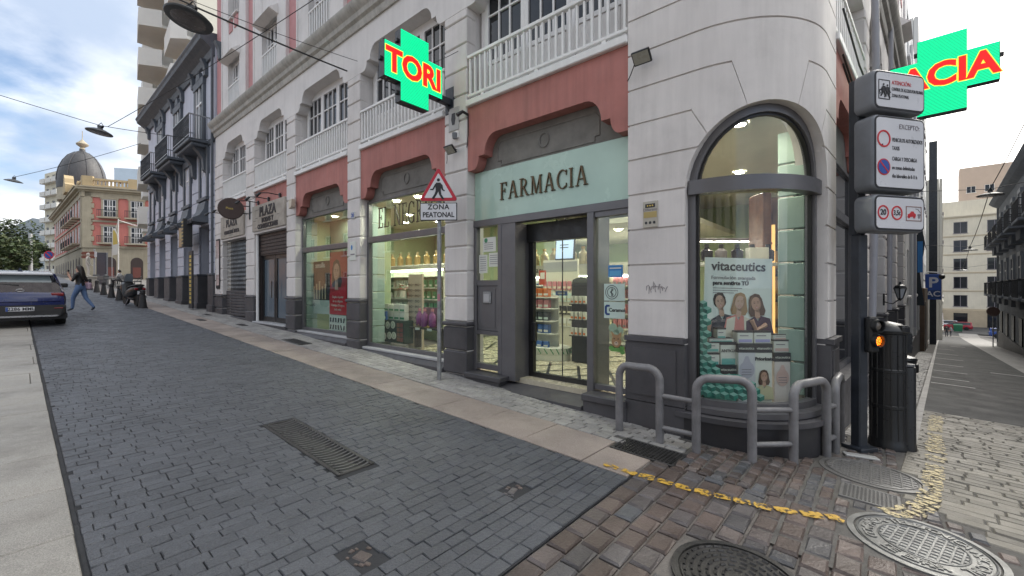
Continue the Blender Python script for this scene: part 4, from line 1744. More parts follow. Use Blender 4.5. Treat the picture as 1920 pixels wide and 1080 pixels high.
# framed picture
p0, p1 = bl(776, 479, 9.74), bl(810, 455, 9.74)
o = bthing('framed_picture', 'small black framed picture on the green wall', 'picture', ((p0.x+p1.x)/2, p0.y, (p0.z+p1.z)/2))
w, h = p1.x-p0.x, .40
MB().cbox(-w/2, w/2, -.03, 0, -h/2, h/2, .01).build('picture_frame', M['dark'], o)
MB().box(-w*.36, w*.36, -.036, -.03, -h*.32, h*.32).build('picture_sheet', flat('grey_print_sheet', (.42, .46, .38)), o)
MB().box(-w*.2, w*.2, -.039, -.036, -h*.12, h*.14).build('print_patch', M['inkg'], o)
MB().box(-12.0, -6.8, 4.8, 4.9, .28, 3.66).build('shop_partition', wallg, BLD)
# flowers above the cartons
o = bthing('flower_pot', 'pot of white and pink flowers above the cartons', 'flowers', (bl(755, 545, 6.1)))
MB().lathe([(.06, -.16), (.08, 0), (.07, 0)], (0, 0, 0), 10).build('pot', whitem, o)
r = random.Random(8)
b = MB()
for k in range(60):
    a, e, q = r.uniform(0, 6.3), r.uniform(-.3, 1.4), r.uniform(.06, .16)
    c = Vector((q*math.cos(a)*1.5, q*math.sin(a)*.6, .06+.10*math.sin(e)))
    s_ = .028
    d1_, d2_ = Vector((r.uniform(-1, 1), r.uniform(-1, 1), r.uniform(-1, 1)))*s_, Vector((r.uniform(-1, 1), r.uniform(-1, 1), r.uniform(-1, 1)))*s_
    b.add([c-d1_, c+d2_, c+d1_, c-d2_], [(0, 1, 2, 3)], k % 3)
b.build('blossom', [flat('leaf_tone', (.10, .16, .05)), whitem, pinkb], o)

# behind the door
p = bl(1008, 668, 6.9)
gd = bthing('gondola_shelf', 'low white gondola shelf with goods inside the door', 'shelf', (p.x, p.y, .275))
MB().lathe([(.62, 0), (.62, .10)], (0, .2, 0), 28, 0, 1, .62).build('plinth', whitem, gd, 40)
MB().lathe([(.60, .10), (.62, .12), (.62, .24), (.60, .25)], (0, .2, 0), 28, 0, 1, .62).build('basket_rim', whitem, gd, 40)
b = MB()
for k in range(28):
    a = 2*PI*k/28
    b.tube([(.626*math.cos(a), .2+.39*math.sin(a), .235), (.626*math.cos(a+.12), .2+.39*math.sin(a+.12), .13)], .010, 4)
b.build('hatched_band', greenb, gd)
MB().lathe([(0, 0), (.085, 0), (.085, .004), (0, .004)], (0, 0, 0), 16).build('round_logo', greenb, gd, None, (0, -.195, .185), (R(90), 0, 0))
MB().box(-.42, .38, .19, .22, .25, 1.28).build('back_panel', whitem, gd)
for z in (.50, .75, 1.0, 1.22):
    MB().cbox(-.44, .40, -.06, .20, z, z+.025, .004).build('shelf_board', whitem, gd)
for li, (z, m_, s_) in enumerate(((.80, bluec, whitem), (.80+.25, flat('dark_carton', (.05, .06, .07)), pm), (1.3, pinkb, whitem), (1.525, orange, whitem))):
    goods('product_box', ['blue carton on the lower gondola board', 'dark carton on the second gondola board', 'pink carton on the third gondola board', 'orange carton on top of the gondola'][li],
          'cartons on gondola board %s' % 'abcd'[li], [(p.x-.34+.14*k, p.y-.02, z) for k in range(5)], carton(.12, .17, .10, m_, s_))
r = random.Random(12)
for k in range(5):
    pass
goods('product_box', 'blue and white pouch in the gondola basket', 'pouches in the basket', [(p.x-.4+.16*k, p.y-.06, .52) for k in range(5)], carton(.12, .12, .06, bluec, whitem))
# pegboard of hanging packs
p = bl(1052, 664, 7.9)
pg = bthing('pegboard', 'beige pegboard column hung with small packs', 'display', (p.x, p.y, .28))
MB().cbox(-.5, .42, 0, .08, 0, 2.05, .01).build('board', wallc, pg)
MB().box(-.5, .42, -.01, 0, 1.78, 2.0).build('header_card', flat('grey_header', (.30, .29, .26)), pg)
for (z, m_, lab) in ((.85, whitem, 'white'), (1.12, M['blackm'], 'black'), (1.40, pm, 'pale green'), (1.66, pinkb, 'rose')):
    goods('product_pack', lab+' pack hanging on the beige pegboard', lab+' packs on the pegboard', [(p.x-.42+.13*k, p.y-.03, z) for k in range(6)], carton(.10, .19, .025, m_, flat('cream_carton', (.6, .55, .4))), 'pack')
# black display column
p = bl(1088, 664, 7.0)
bc = bthing('display_column', 'tall black display column with an arched photo header', 'display', (p.x, p.y, .28))
MB().cbox(-.20, .20, 0, .3, 0, 1.45, .01).prism([(-.2, 1.45), (.2, 1.45), (.17, 1.58), (0, 1.64), (-.17, 1.58)], 0, .3).build('column_body', M['dark'], bc)
for z in (.5, .8, 1.1):
    MB().box(-.19, .19, -.10, 0, z, z+.02).build('shelf_board', M['dark'], bc)
goods('product_box', 'small pale bottle box on the black display column', 'boxes on the black column', [(p.x-.13+.09*(k % 4), p.y-.09, .80+.3*(k//4)) for k in range(12)], carton(.06, .15, .05, whitem, orange))
# parafarmacia beam, back shelving with light strips, jars on it
p = bl(1000, 512, 8.6)
bm = bthing('shop_beam', 'pale beam with dark lettering across the back of the shop', 'sign', (-6.0, 3.6, 2.02))
MB().box(-1.7, 2.2, 0, .4, 0, .24).build('beam', flat('greige_beam', (.34, .32, .26)), bm)
text('lettering', 'parafarmacia', .19, M['ink'], bm, (-.1, -.004, .12), bold=.002, space=1.15)
goods('pharmacy_jar', 'cream pharmacy jar standing on the lettered beam', 'jars on the beam', [(-7.5+.28*k, 3.72, 2.26) for k in range(11)], bottle(.10, .42, flat('cream_jar', (.45, .38, .22), .3), amberg), 'jar')
bs = shelf('back_shelf', 'lit white back shelving beyond the pharmacy door', (-5.6, 4.2, .28), 4.4, 1.75, .35, (.1, .45, .8, 1.15, 1.45), whitem)
for x in (-1.4, 0, 1.4):
    MB().box(x-.6, x+.6, .02, .06, 1.68, 1.72).build('light_strip', M['tube'], bs)
for li, z in enumerate((.76, 1.11, 1.46, 1.76)):
    for ci, m_ in enumerate((whitem, pm, flat('cream_carton', (.6, .55, .4)), pinkb)):
        goods('product_box', 'carton on the lit back shelving of the pharmacy', 'cartons on the back shelving', [(-7.6+.12*(ci*8+j), 4.25, z) for j in range(8)], carton(.085, .15+.02*ci, .08, m_, bluec if m_ is whitem else M['inkg']))
# hanging screen
p = bl(1059, 460, 6.7)
tv = bthing('hanging_screen', 'tilted pale blue information screen hung from the ceiling', 'screen', p, None, .1)
MB().cbox(-.20, .20, 0, .05, -.27, .27, .008).build('screen_case', M['dark'], tv, None, None, (R(-6), 0, R(0)))
s_ = MB().box(-.18, .18, -.004, 0, -.25, .25).build('screen_face', mat('lit_screen', (.40, .50, .68), .3, 0, emit=.45), tv, None, None, (R(-6), 0, 0))
for z in (.0, -.05):
    MB().box(-.10, .08, -.006, -.004, z, z+.014).build('print_line', M['ink'], s_)
MB().cyl((0, .03, .27), (0, .03, .75), .015, 8).build('hanger', M['dark'], tv)
# a round orange promotional display, a red framed card
o = bthing('promo_disc', 'round orange promotional ball above the goods', 'display', bl(993, 530, 7.0))
MB().lathe([(0, -.11), (.10, -.09), (.14, 0), (.10, .09), (0, .11)], (0, 0, 0), 14).build('ball', orange, o, 40)
MB().cyl((0, 0, -.30), (0, 0, -.10), .012, 6).build('stem', whitem, o)
o, w, h = notice(1011, 1024, 507, 534, 7.4, 'promo_card', 'small red framed card above the gondola', 'card', flat('red_card', (.42, .06, .03)))
MB().box(-w*.3, w*.3, -.009, -.006, -h*.1, h*.35).build('printed_panel', whitem, o)
o, w, h = notice(1042, 1064, 546, 554, 6.2, 'sticker', 'oval blue and white sticker across the glass door', 'sticker', bluec)
MB().box(-w*.3, w*.3, -.009, -.006, -h*.2, h*.2).build('print_line', whitem, o)

# the bay 3 window: dark stand, red poster
p = bl(598, 588, 5.5)
o, w, h = notice(579, 622, 490, 588, 5.45, 'poster', 'dark sensilis poster with pale tubes standing in the window', 'poster', flat('black_poster', (.03, .032, .032)), None)
text('lettering', 'sensilis', .20, whitem, o, (0.03, -.008, h*.42), bold=.002)
for k in range(5):
    MB().tube([(-w*.22+k*w*.12, -.01, -h*.22), (-w*.24+k*w*.125, -.01, h*.02+h*.05*(k % 3))], .026, 6).build('printed_tube', flat('sand_print', (.50, .42, .30)), o)
MB().box(-w*.5, w*.5, -.011, -.006, -h*.5, -h*.24).build('printed_panel', flat('pale_print', (.50, .55, .50)), o)
text('lettering', 'PRO', .13, M['ink'], o, (-w*.28, -.013, -h*.33))
o, w, h = notice(619, 651, 472, 590, 5.28, 'poster', 'tall red poster of a dark haired woman in the window', 'poster', flat('red_poster', (.38, .022, .03)), None)


def face(parent, x, z, s, skin_m, hair_m, top_m, y=-.008, longhair=True, tilt=0, neck=True):
    """a printed portrait: flat shapes lying on the sheet"""
    ell = lambda cx, cz, rx, rz, n=18: [(cx+rx*math.cos(2*PI*k/n), cz+rz*math.sin(2*PI*k/n)) for k in range(n)]
    T = Matrix.Translation((x, 0, z)) @ Matrix.Rotation(tilt, 4, 'Y')
    b = MB(T)
    hair = [(-.30, .62), (-.40, .35), (-.44, 0), (-.50, -.35), (-.40, -.62), (.40, -.62), (.52, -.35), (.44, 0), (.38, .38), (.24, .66), (0, .74)] if longhair else [(-.26, .62), (-.38, .36), (-.37, .05), (-.28, -.12), (.28, -.12), (.37, .05), (.36, .36), (.24, .64), (0, .72)]
    b.prism([(p*s, q*s) for p, q in hair], y, y+.002)
    b.build('printed_hair', hair_m, parent)
    b = MB(T)
    if neck:
        b.prism([(-.13*s, -.2*s), (.13*s, -.2*s), (.16*s, -.75*s), (-.16*s, -.75*s)], y-.0025, y)
    b.prism(ell(0, .12*s, .29*s, .42*s), y-.003, y)
    b.build('printed_face', skin_m, parent)
    b = MB(T)
    for e in (-.11, .11):
        b.prism(ell(e*s, .17*s, .052*s, .022*s, 8), y-.0042, y-.003)
        b.prism([((e-.075)*s, .235*s), ((e+.075)*s, .235*s), ((e+.05)*s, .262*s), ((e-.05)*s, .262*s)], y-.0042, y-.003)
    b.prism([(-.025*s, .02*s), (.035*s, .02*s), (.01*s, .045*s)], y-.0042, y-.003)
    b.build('printed_features', hair_m, parent)
    MB(T).prism([(-.10*s, -.075*s), (0, -.05*s), (.10*s, -.075*s), (.06*s, -.125*s), (-.06*s, -.125*s)], y-.0042, y-.003).build('printed_lips', flat('lip_print', (.50, .12, .12)), parent)
    MB(T).prism([(-.07*s, -.082*s), (.07*s, -.082*s), (.035*s, -.108*s), (-.035*s, -.108*s)], y-.0050, y-.004).build('printed_teeth', whitem, parent)
    c = tuple(q*.62 for q in (.50, .30, .22))
    MB(T).prism([(.29*s*math.cos(R(a))*k, .12*s+.42*s*math.sin(R(a))*k) for a, k in [(a, .99) for a in range(-75, 46, 15)]+[(a, .78) for a in range(45, -76, -15)]], y-.0036, y-.003).build('printed_shade', flat('printed_skin_shade', c), parent)
    MB(T).prism([(-.13*s, -.26*s), (.13*s, -.26*s), (.14*s, -.42*s), (-.02*s, -.36*s)], y-.0030, y-.0024).build('printed_shade', flat('printed_skin_shade', c), parent)
    if longhair:
        MB(T).prism([(-.05*s, .70*s), (-.30*s, .45*s), (-.40*s, -.1*s), (-.43*s, -.5*s), (-.36*s, -.1*s), (-.24*s, .42*s)], y-.0012, y+.001).build('printed_hair_light', flat('printed_hair_light', (.20, .12, .07)), parent)
    if top_m:
        b = MB(T)
        b.prism([(-.17*s, -.62*s), (-.72*s, -.85*s), (-.85*s, -1.9*s), (.85*s, -1.9*s), (.72*s, -.85*s), (.17*s, -.62*s), (0, -.95*s)], y-.0055, y-.002)
        b.build('printed_top', top_m, parent)


skinp = flat('printed_skin', (.50, .30, .22))
face(o, -.08, h*.14, .52, skinp, flat('printed_dark_hair', (.03, .018, .015)), None, -.009, True)
MB().prism([(-w*.5, -h*.5), (w*.5, -h*.5), (w*.5, -h*.02), (w*.15, -h*.10), (-w*.5, -h*.16)], -.016, -.012).build('printed_swoosh', flat('bright_red_print', (.55, .02, .035)), o)
for k, s_ in enumerate(('Duplica el poder', 'de tu colágeno.', 'Consigue 20 signos', 'de la edad.')):
    text('lettering', s_, .085, whitem, o, (-.0, -.018, -h*.22-k*.105))
o, w, h = notice(618, 649, 591, 623, 5.28, 'poster', 'white card of black dropper bottles below the red poster', 'poster', paper, None)
b = MB()
r = random.Random(6)
for k in range(12):
    x, z = -w*.4+(k % 6)*w*.16, -h*.22+(k//6)*h*.42
    a = r.uniform(-.5, .5)
    b.tube([(x-.05*math.sin(a), -.01, z-.05), (x+.06*math.sin(a), -.01, z+.06)], .022, 6)
b.build('printed_bottles', M['ink'], o)
o = bthing('desk', 'pale writing desk deep in the dim window', 'desk', (-10.6, .45, .5))
MB().cbox(-.5, .6, 0, .5, .68, .72, .006).build('desk_top', whitem, o)
for x in (-.45, .55):
    MB().box(x-.02, x+.02, .03, .47, 0, .68).build('leg', whitem, o)
MB().cbox(.0, .4, .2, .4, .72, .95, .01).build('monitor', whitem, o)

# ------------------------------------------------------------------ the corner display
def cw(px, py, Y):
    return Vector(((px-960)/800*Y, Y, HC-(py-540)/800*Y))


def wthing(name, label, cat, loc, yaw=0, group=None):
    return thing(name, label, cat, loc, (0, 0, yaw), group)


Y0 = 5.15
a, b_ = cw(1320, 640, Y0), cw(1446, 484, Y0)
o = MB().box(-(b_.x-a.x)/2, (b_.x-a.x)/2, -.01, 0, -.70, .34).build('poster', flat('pale_mint_poster', (.74, .80, .76), .5))
o.location = ((a.x+b_.x)/2, Y0, b_.z-.34)
o.rotation_euler = (0, R(1.5), 0)
tag(o, 'large pale vitaceutics poster with three smiling women in the corner window', 'poster')
pw = b_.x-a.x
text('lettering', 'vitaceutics', .155, M['ink'], o, (-.0, -.013, .235), bold=.003)
text('lettering', 'Formulación avanzada', .060, M['inkg'], o, (-.06, -.013, .10))
text('lettering', 'para sentirte TÚ', .064, M['ink'], o, (-.09, -.013, .035), bold=.003)
for k in range(3):
    MB().box(-.30, .05-.05*k, -.012, -.009, -.03-k*.028, -.022-k*.028).build('print_line', M['inkg'], o)
dh = flat('printed_dark_hair', (.03, .018, .015))
face(o, -.21, -.22, .20, flat('printed_skin_b', (.52, .34, .26)), dh, flat('navy_print_top', (.025, .028, .045)), -.014, False, R(-10))
face(o, .02, -.22, .20, flat('printed_skin_c', (.55, .37, .29)), flat('printed_fair_hair', (.36, .22, .11)), flat('coral_print_top', (.60, .22, .20)), -.018, True, R(4))
face(o, .22, -.23, .20, skinp, flat('printed_brown_hair', (.10, .05, .035)), flat('plum_print_top', (.06, .025, .06)), -.022, True, R(-8))
b = MB()
for s_ in (-1, 1):
    b.prism([(.02+s_*.05, -.36), (.02+s_*.15, -.40), (.02+s_*.17, -.62), (.02+s_*.07, -.62)], -.0255, -.023)
b.build('printed_jacket', flat('ivory_print', (.68, .64, .54)), o)
b = MB().tube([(.34, -.027, -.45), (.22, -.027, -.52), (.16, -.027, -.40)], .030, 6).tube([(-.34, -.02, -.42), (-.37, -.02, -.62)], .032, 6)
b.build('printed_arm', skinp, o)

greyp = flat('lilac_print', (.42, .40, .47))
rosep = flat('rose_print', (.62, .42, .38))


def pack_col(name, label, px0, px1, py0, py1, Y, body, header, extra=None):
    a, b_ = cw(px0, py1, Y), cw(px1, py0, Y)
    w, h = b_.x-a.x, b_.z-a.z
    o = wthing(name, label, 'display', (a.x+w/2, Y, a.z))
    MB().cbox(-w/2, w/2, 0, .22, 0, h, .004).build('display_body', body, o)
    MB().box(-w/2-.002, w/2+.002, -.004, .2, h-.10, h+.002).build('header_band', M['ink'], o)
    text('lettering', 'vitaceutics', .042, whitem, o, (-w*.26 if w > .3 else 0, -.006, h-.05))
    if w > .3:
        text('lettering', 'vitaceutics', .042, whitem, o, (w*.26, -.006, h-.05))
    return o, w, h


fl_ = .36
o, w, h = pack_col('carton_display', 'tall carton display with a woman in pale yellow and the word Priorízate', 1384, 1448, 645, 772, 4.93, whitem, M['ink'])
MB().box(-w/2+.003, 0, -.004, .0, 0, h-.10).build('printed_panel', flat('pale_lilac_print', (.56, .55, .58)), o)
MB().prism([(-w*.25+.088*math.cos(k*PI/9), h*.62+.10*math.sin(k*PI/9)+(.06 if k in (4, 5) else 0)) for k in range(18)], -.006, -.004).build('printed_drop', greyp, o)
for k in range(3):
    MB().box(-w*.40, -w*.12, -.008, -.006, h*.62-k*.03, h*.63-k*.03).build('print_line', M['inkg'], o)
text('lettering', 'Priorízate', .055, M['ink'], o, (w*.26, -.007, h*.78), bold=.002)
face(o, w*.25, h*.50, .13, skinp, flat('printed_brown_hair', (.10, .05, .035)), flat('lemon_print_top', (.52, .48, .30)), -.008, True)
o, w, h = pack_col('carton_display', 'narrow carton display in rose print at the edge of the corner window', 1452, 1482, 662, 772, 5.02, flat('pale_rose_print', (.66, .58, .55)), M['ink'])
MB().prism([(.075*math.cos(k*PI/9), h*.58+.10*math.sin(k*PI/9)+(.05 if k in (4, 5) else 0)) for k in range(18)], -.005, -.003).build('printed_drop', rosep, o)
for k in range(3):
    MB().box(-w*.26, w*.26, -.008, -.006, h*.58-k*.03, h*.59-k*.03).build('print_line', M['inkg'], o)
o, w, h = pack_col('carton_display', 'low carton display with black band among green boxes', 1319, 1381, 685, 772, 4.93, flat('teal_print', (.10, .34, .29)), M['ink'])


def wbox(label, px0, px1, py0, py1, Y, m, band, txt=None, top=True, group=None):
    a, b_ = cw(px0, py1, Y), cw(px1, py0, Y)
    w, h = b_.x-a.x, b_.z-a.z
    o = MB().cbox(-w/2, w/2, 0, .12, 0, h, .004).build('product_box', m)
    o.location = (a.x+w/2, Y, a.z)
    tag(o, label, 'box', group)
    if top:
        MB().box(-w/2-.001, w/2+.001, -.002, .12, h*.88, h+.001).build('lid_band', M['ink'], o)
    MB().box(-w*.42, w*.42, -.003, 0, h*.1, h*.34).build('printed_band', band, o)
    if txt:
        text('lettering', txt, min(.05, h*.3), M['ink'], o, (0, -.005, h*.64), xs=.9)
    else:
        MB().box(-w*.36, w*.2, -.003, 0, h*.6, h*.67).build('print_line', M['inkg'], o)
    return o


tealp, lil = flat('teal_band', (.16, .42, .38)), flat('lilac_band', (.36, .34, .58))
wbox('white box marked ANTIOX at the top of the stacked cartons', 1351, 1381, 641, 688, 4.98, whitem, tealp, 'ANTIOX')
wbox('white carton with a teal band above its twin', 1321, 1349, 641, 661, 4.98, whitem, tealp)
wbox('white carton with a teal band directly on the black banded display', 1321, 1349, 662, 686, 4.98, whitem, tealp, None)
wbox('white carton with lilac foot beside its twin before the coral top', 1383, 1412, 621, 644, 4.98, whitem, lil, None)
wbox('white carton with lilac foot nearer to the rose cartons', 1414, 1446, 621, 644, 4.98, whitem, lil, None)
wbox('white carton with rose foot next to the mint wall', 1451, 1481, 637, 661, 5.05, whitem, rosep)
wbox('small white jar box in front of the woman in navy', 1345, 1361, 615, 638, 5.02, whitem, tealp, None)
wbox('flat white carton under the small jar box', 1330, 1376, 634, 641, 5.0, whitem, tealp, None)
wbox('flat white carton lying on the rose carton', 1450, 1481, 627, 637, 5.07, whitem, rosep, None)
# cube pattern film on the inside of the curved glass
def cube_film():
    b = MB()
    hx, hz = .052, .045
    r = random.Random(2)
    for j in range(30):
        for i in range(26):
            q = QC-AR+.10+hx*2*i+(hx if j % 2 else 0)
            z = .46+j*hz*1.5
            lim = .10+.34*max(0, 1-(z-.46)/.30)+.10*max(0, 1-(z-.46)/1.15)+(.25 if z < .70 else 0)
            if q-(QC-AR+.10) > lim+r.uniform(-.03, .03) or z > 1.62-r.uniform(0, .2):
                continue
            for mi, poly in enumerate(([(0, 0), (hx, hz*.5), (hx, hz*1.5), (0, hz)], [(0, 0), (-hx, hz*.5), (-hx, hz*1.5), (0, hz)], [(0, hz), (hx, hz*1.5), (0, hz*2), (-hx, hz*1.5)])):
                b.add([path3(q+x, .158, z+y) for x, y in poly], [(0, 1, 2, 3)], (mi+r.randrange(2)*3))
    o = b.build('cube_pattern_film', [flat('green_a', (.03, .20, .15)), flat('green_b', (.015, .10, .08)), flat('green_c', (.22, .50, .42)), flat('green_d', (.05, .26, .20)), flat('green_e', (.02, .14, .11)), flat('green_f', (.30, .56, .48))])
    o.location = NN*D
    o.rotation_euler = (0, 0, AF)
    tag(o, 'green cube patterned film along the lower edge of the curved glass', 'window film')


cube_film()
# deeper things seen over the poster
o = wthing('wooden_cabinet', 'tall brown wooden cabinet with lit shelves behind the curved window', 'cabinet', cw(1474, 640, 6.6)*1+Vector((0, 0, 0)))
o.location.z = .28
wood = mat('brown_wood', (.17, .075, .035), .45, .25, 5)
MB().cbox(-.36, -.22, 0, .4, 0, 2.9, .01).build('side_panel', wood, o)
MB().cbox(.30, .38, 0, .4, 0, 2.9, .01).build('side_panel', wood, o)
MB().box(-.22, .30, .36, .4, 0, 2.9).build('back_panel', wood, o)
for z in (.5, .9, 1.3, 1.7, 2.1):
    MB().box(-.22, .30, .02, .36, z, z+.03).build('shelf_board', wood, o)
MB().box(-.20, -.17, .0, .05, .6, 2.4).build('light_strip', mat('warm_strip', (1, .55, .18), .4, 0, emit=.5), o)
for k in range(8):
    q = wthing('bottle', 'amber bottle in the lit wooden cabinet', 'bottle', (o.location.x-.08+.15*(k % 2), o.location.y+.12, .28+.53+.4*(k//2)), 0, 'bottles in the wooden cabinet')
    MB().lathe([(.04, 0), (.05, .02), (.05, .17), (.02, .22), (.02, .27)], (0, 0, 0), 10).build('body', amberg, q, 40)
    MB().lathe([(.024, .27), (.024, .31), (0, .31)], (0, 0, 0), 8).build('cap', M['dark'], q)
ls = wthing('ledge_shelf', 'long pale ledge shelf carrying dark bottles over the poster', 'shelf', (cw(1385, 492, 6.2)))
MB().cbox(-.9, .62, 0, .22, -.05, 0, .008).build('ledge_board', whitem, ls)
for x in (-.7, .5):
    MB().box(x-.02, x+.02, .05, .2, -1.2, -.05).build('leg', whitem, ls)
for k, px in enumerate((1292, 1325, 1352, 1382, 1410, 1440)):
    p = cw(px, 490, 6.3)
    q = wthing('bottle', ['nearly hidden', 'black', 'grey', 'black squat', 'tall blue black', 'half hidden'][k]+' bottle on the ledge shelf over the poster, %s' % ['by the left green blocks', 'first clear one', 'second one', 'middle one', 'next to the white box', 'behind the white box'][k], 'bottle', (p.x, p.y, p.z), 0, 'dark bottles on the ledge')
    q['label'] = ['dark bottle on the ledge next to the mint blocks', 'black bottle on the ledge above the word vita', 'grey translucent bottle on the ledge', 'black bottle on the ledge beside the grey one', 'blue black bottle on the ledge next to the white box', 'dark bottle half behind the white box on the ledge'][k]
    m_ = M['inkg'] if k == 2 else flat('dark_bottle', (.02, .02, .035), .2)
    MB().lathe([(.07, 0), (.082, .02), (.082, .15), (.03, .19)], (0, 0, 0), 12).build('body', m_, q, 40)
    MB().lathe([(.034, .19), (.034, .25), (0, .25)], (0, 0, 0), 10).build('cap', M['dark'], q)
q = tag(MB().cbox(-.14, .14, 0, .12, 0, .20, .006).build('product_box', whitem), 'plain white box at the end of the bottle ledge', 'box')
q.location = cw(1424, 490, 6.15)
lb = wthing('light_bar', 'long row of lit tubes under the shop ceiling', 'lamp', cw(1375, 452, 7.2))
MB().cbox(-1.2, 1.0, 0, .10, .0, .05, .005).build('lamp_housing', M['inkg'], lb)
for k in range(5):
    MB().box(-1.15+.43*k, -.77+.43*k, .01, .09, -.012, .0).build('lit_tube', M['tube'], lb)
MB().cyl((-.8, .05, .05), (-.8, .05, 1.16), .012, 6).build('hanger', M['inkg'], lb)
MB().cyl((.8, .05, .05), (.8, .05, 1.16), .012, 6).build('hanger', M['inkg'], lb)
# ------------------------------------------------------------------ fixtures on the facade
def cross_sign(name, label, loc, yaw, arm, half, word, wsz, wx, mirror=1, bracket=None):
    """LED cross: local x along the sign, y its normal"""
    o = thing(name, label, 'pharmacy sign', loc, (0, 0, yaw))
    a, h = arm, half
    poly = [(-a, -h), (a, -h), (a, -a), (h, -a), (h, a), (a, a), (a, h), (-a, h), (-a, a), (-h, a), (-h, -a), (-a, -a)]
    MB().prism(poly, -.075, .075).build('sign_case', M['pole'], o)
    q = [(x*.985, z*.985) for x, z in poly]
    MB().prism(q, -.082, -.0755).build('led_face', M['ledg'], o)
    b = MB()
    n = int(2*h/.022)
    for k in range(n):
        z = -h+.011+k*.022
        w = h if abs(z) < a-.01 else a
        b.box(-w*.98, w*.98, -.0835, -.0825, z-.0034, z+.0034)
    tag(b.build('led_rows', flat('led_gap_green', (.0, .33, .13)), o), None, None, None, 'stuff')
    text('lettering', word, wsz, M['ledy'], o, (wx, -.084, -.01), ext=.0012, bold=.030, xs=.95)
    text('lettering', word, wsz, M['ledr'], o, (wx, -.088, -.01), ext=.0012, bold=.018, xs=.95)
    b = MB()
    e = 1 if bracket > 0 else -1
    b.cbox(*sorted((e*(h-.02), bracket)), -.05, .05, -a-.02+.0, -a+.10, .008)
    b.cbox(bracket-.02, bracket+.02, -.11, .11, -a-.16, -a+.30, .008)
    b.tube([(e*(h+.15), .0, -a), (bracket, .0, -a-.13)], .02, 6)
    b.build('bracket', M['pole'], o)
    b = MB()
    for (x, z) in ((-h+.04, a+.01), (-a-.01, h*.7), (-h-.01, .0), (-a-.01, -h*.75), (h+.01, .1)):
        b.cbox(x-.03, x+.03, -.03, .03, z-.03, z+.03, .006)
    b.build('lamp_clip', M['black'], o)
    return o


# perpendicular to the big facade: x runs from the street into the wall
cross_sign('pharmacy_cross', 'green lit LED cross spelling TORI on a bracket over the shop window', TM(5.70, 4.16, 5.17), math.atan2(NN.y, NN.x), .27, .56, 'TORI', .49, 0, 1, .80)
# perpendicular to the side facade
pin = math.atan2(-SR.y, -SR.x)
cross_sign('pharmacy_cross', 'green lit LED cross with red letters CIA over the side street', RS(3.74, .91, 5.08), pin+PI, .28, .615, 'ACIA', .50, .06, 1, -.9)


def floodlight(label, p, yaw, tilt=-.5):
    o = thing('floodlight', label, 'floodlight', p, (0, 0, yaw), 'small floodlights on the facade')
    b = MB(Matrix.Translation((0, -.14, 0)) @ Matrix.Rotation(tilt, 4, 'X'))
    b.cbox(-.11, .11, -.015, .02, -.08, .08, .008)
    b.build('lamp_case', M['black'], o)
    MB(Matrix.Translation((0, -.14, 0)) @ Matrix.Rotation(tilt, 4, 'X')).box(-.095, .095, -.019, -.015, -.065, .065).build('lens', flat('led_lens', (.34, .33, .28), .3), o)
    MB().tube([(.0, 0, .03), (.0, -.07, .05), (0, -.12, .0)], .012, 6).tube([(-.1, -.12, -.05), (-.18, -.05, -.12), (-.24, -.008, -.16)], .006, 5).build('arm', M['black'], o, 40)
    return o


floodlight('black floodlight on a short arm high on the corner pier', TM(2.12, 4.945, 4.42), AF, .75)
floodlight('black floodlight under the pharmacy cross bracket', TM(5.52, 4.945, 4.05), AF, .8)
o = thing('wall_camera', 'small pale dome camera above the floodlight on the pilaster', 'camera', TM(5.50, 4.94, 4.30), (0, 0, AF))
MB().lathe([(0, -.06), (.035, -.05), (.045, 0), (.045, .05), (0, .05)], (0, -.05, 0), 12).build('dome', M['signbody'], o, 40)
MB().cbox(-.05, .05, -.03, .01, -.03, .09, .006).build('mount', M['white'], o)
o = thing('wall_lantern', 'faded tile with a painted lantern on the pilaster below the cross', 'tile panel', TM(5.58, 4.945, 4.62), (0, 0, AF))
MB().cbox(-.13, .13, -.012, .01, -.2, .2, .004).build('tile_panel', flat('pale_grey_tile', (.42, .41, .40)), o)
MB().prism([(-.04, .1), (.04, .1), (.055, .0), (.03, -.10), (-.03, -.10), (-.055, 0)], -.016, -.010).build('lantern_print', M['ink'], o)
o = thing('wall_spot', 'small black spot lamp on the salmon panel corner', 'lamp', TM(5.25, 4.97, 4.62), (0, 0, AF))
MB().tube([(0, 0, 0), (-.03, -.10, .03), (-.08, -.18, -.04)], [.02, .028, .036], 8).build('lamp_head', M['black'], o, 40)
MB().tube([(0, .0, 0), (.01, -.01, -.35), (-.02, -.01, -.55)], .008, 5).build('cable', M['wire'], o)
o = thing('intruder_alarm', 'small cream alarm siren box on the pilaster corner', 'alarm', TM(12.02, 4.92, 3.95), (0, 0, AF))
MB().prism([(-.12, -.10), (.05, -.06), (.08, .14), (-.12, .14)], -.10, .0).build('alarm_case', flat('cream_plastic', (.58, .52, .42)), o)
MB().box(-.02, .02, -.02, .02, .10, .22).build('mount', M['white'], o)


def plaque(label, t, z, w, h, m, parts=(), name='plaque', cat='plaque', mm=4.945):
    o = MB().cbox(-w/2, w/2, -.012, .004, -h/2, h/2, .003).build(name, m)
    o.location = TM(t, mm, z)
    o.rotation_euler = (0, 0, AF)
    tag(o, label, cat)
    return o


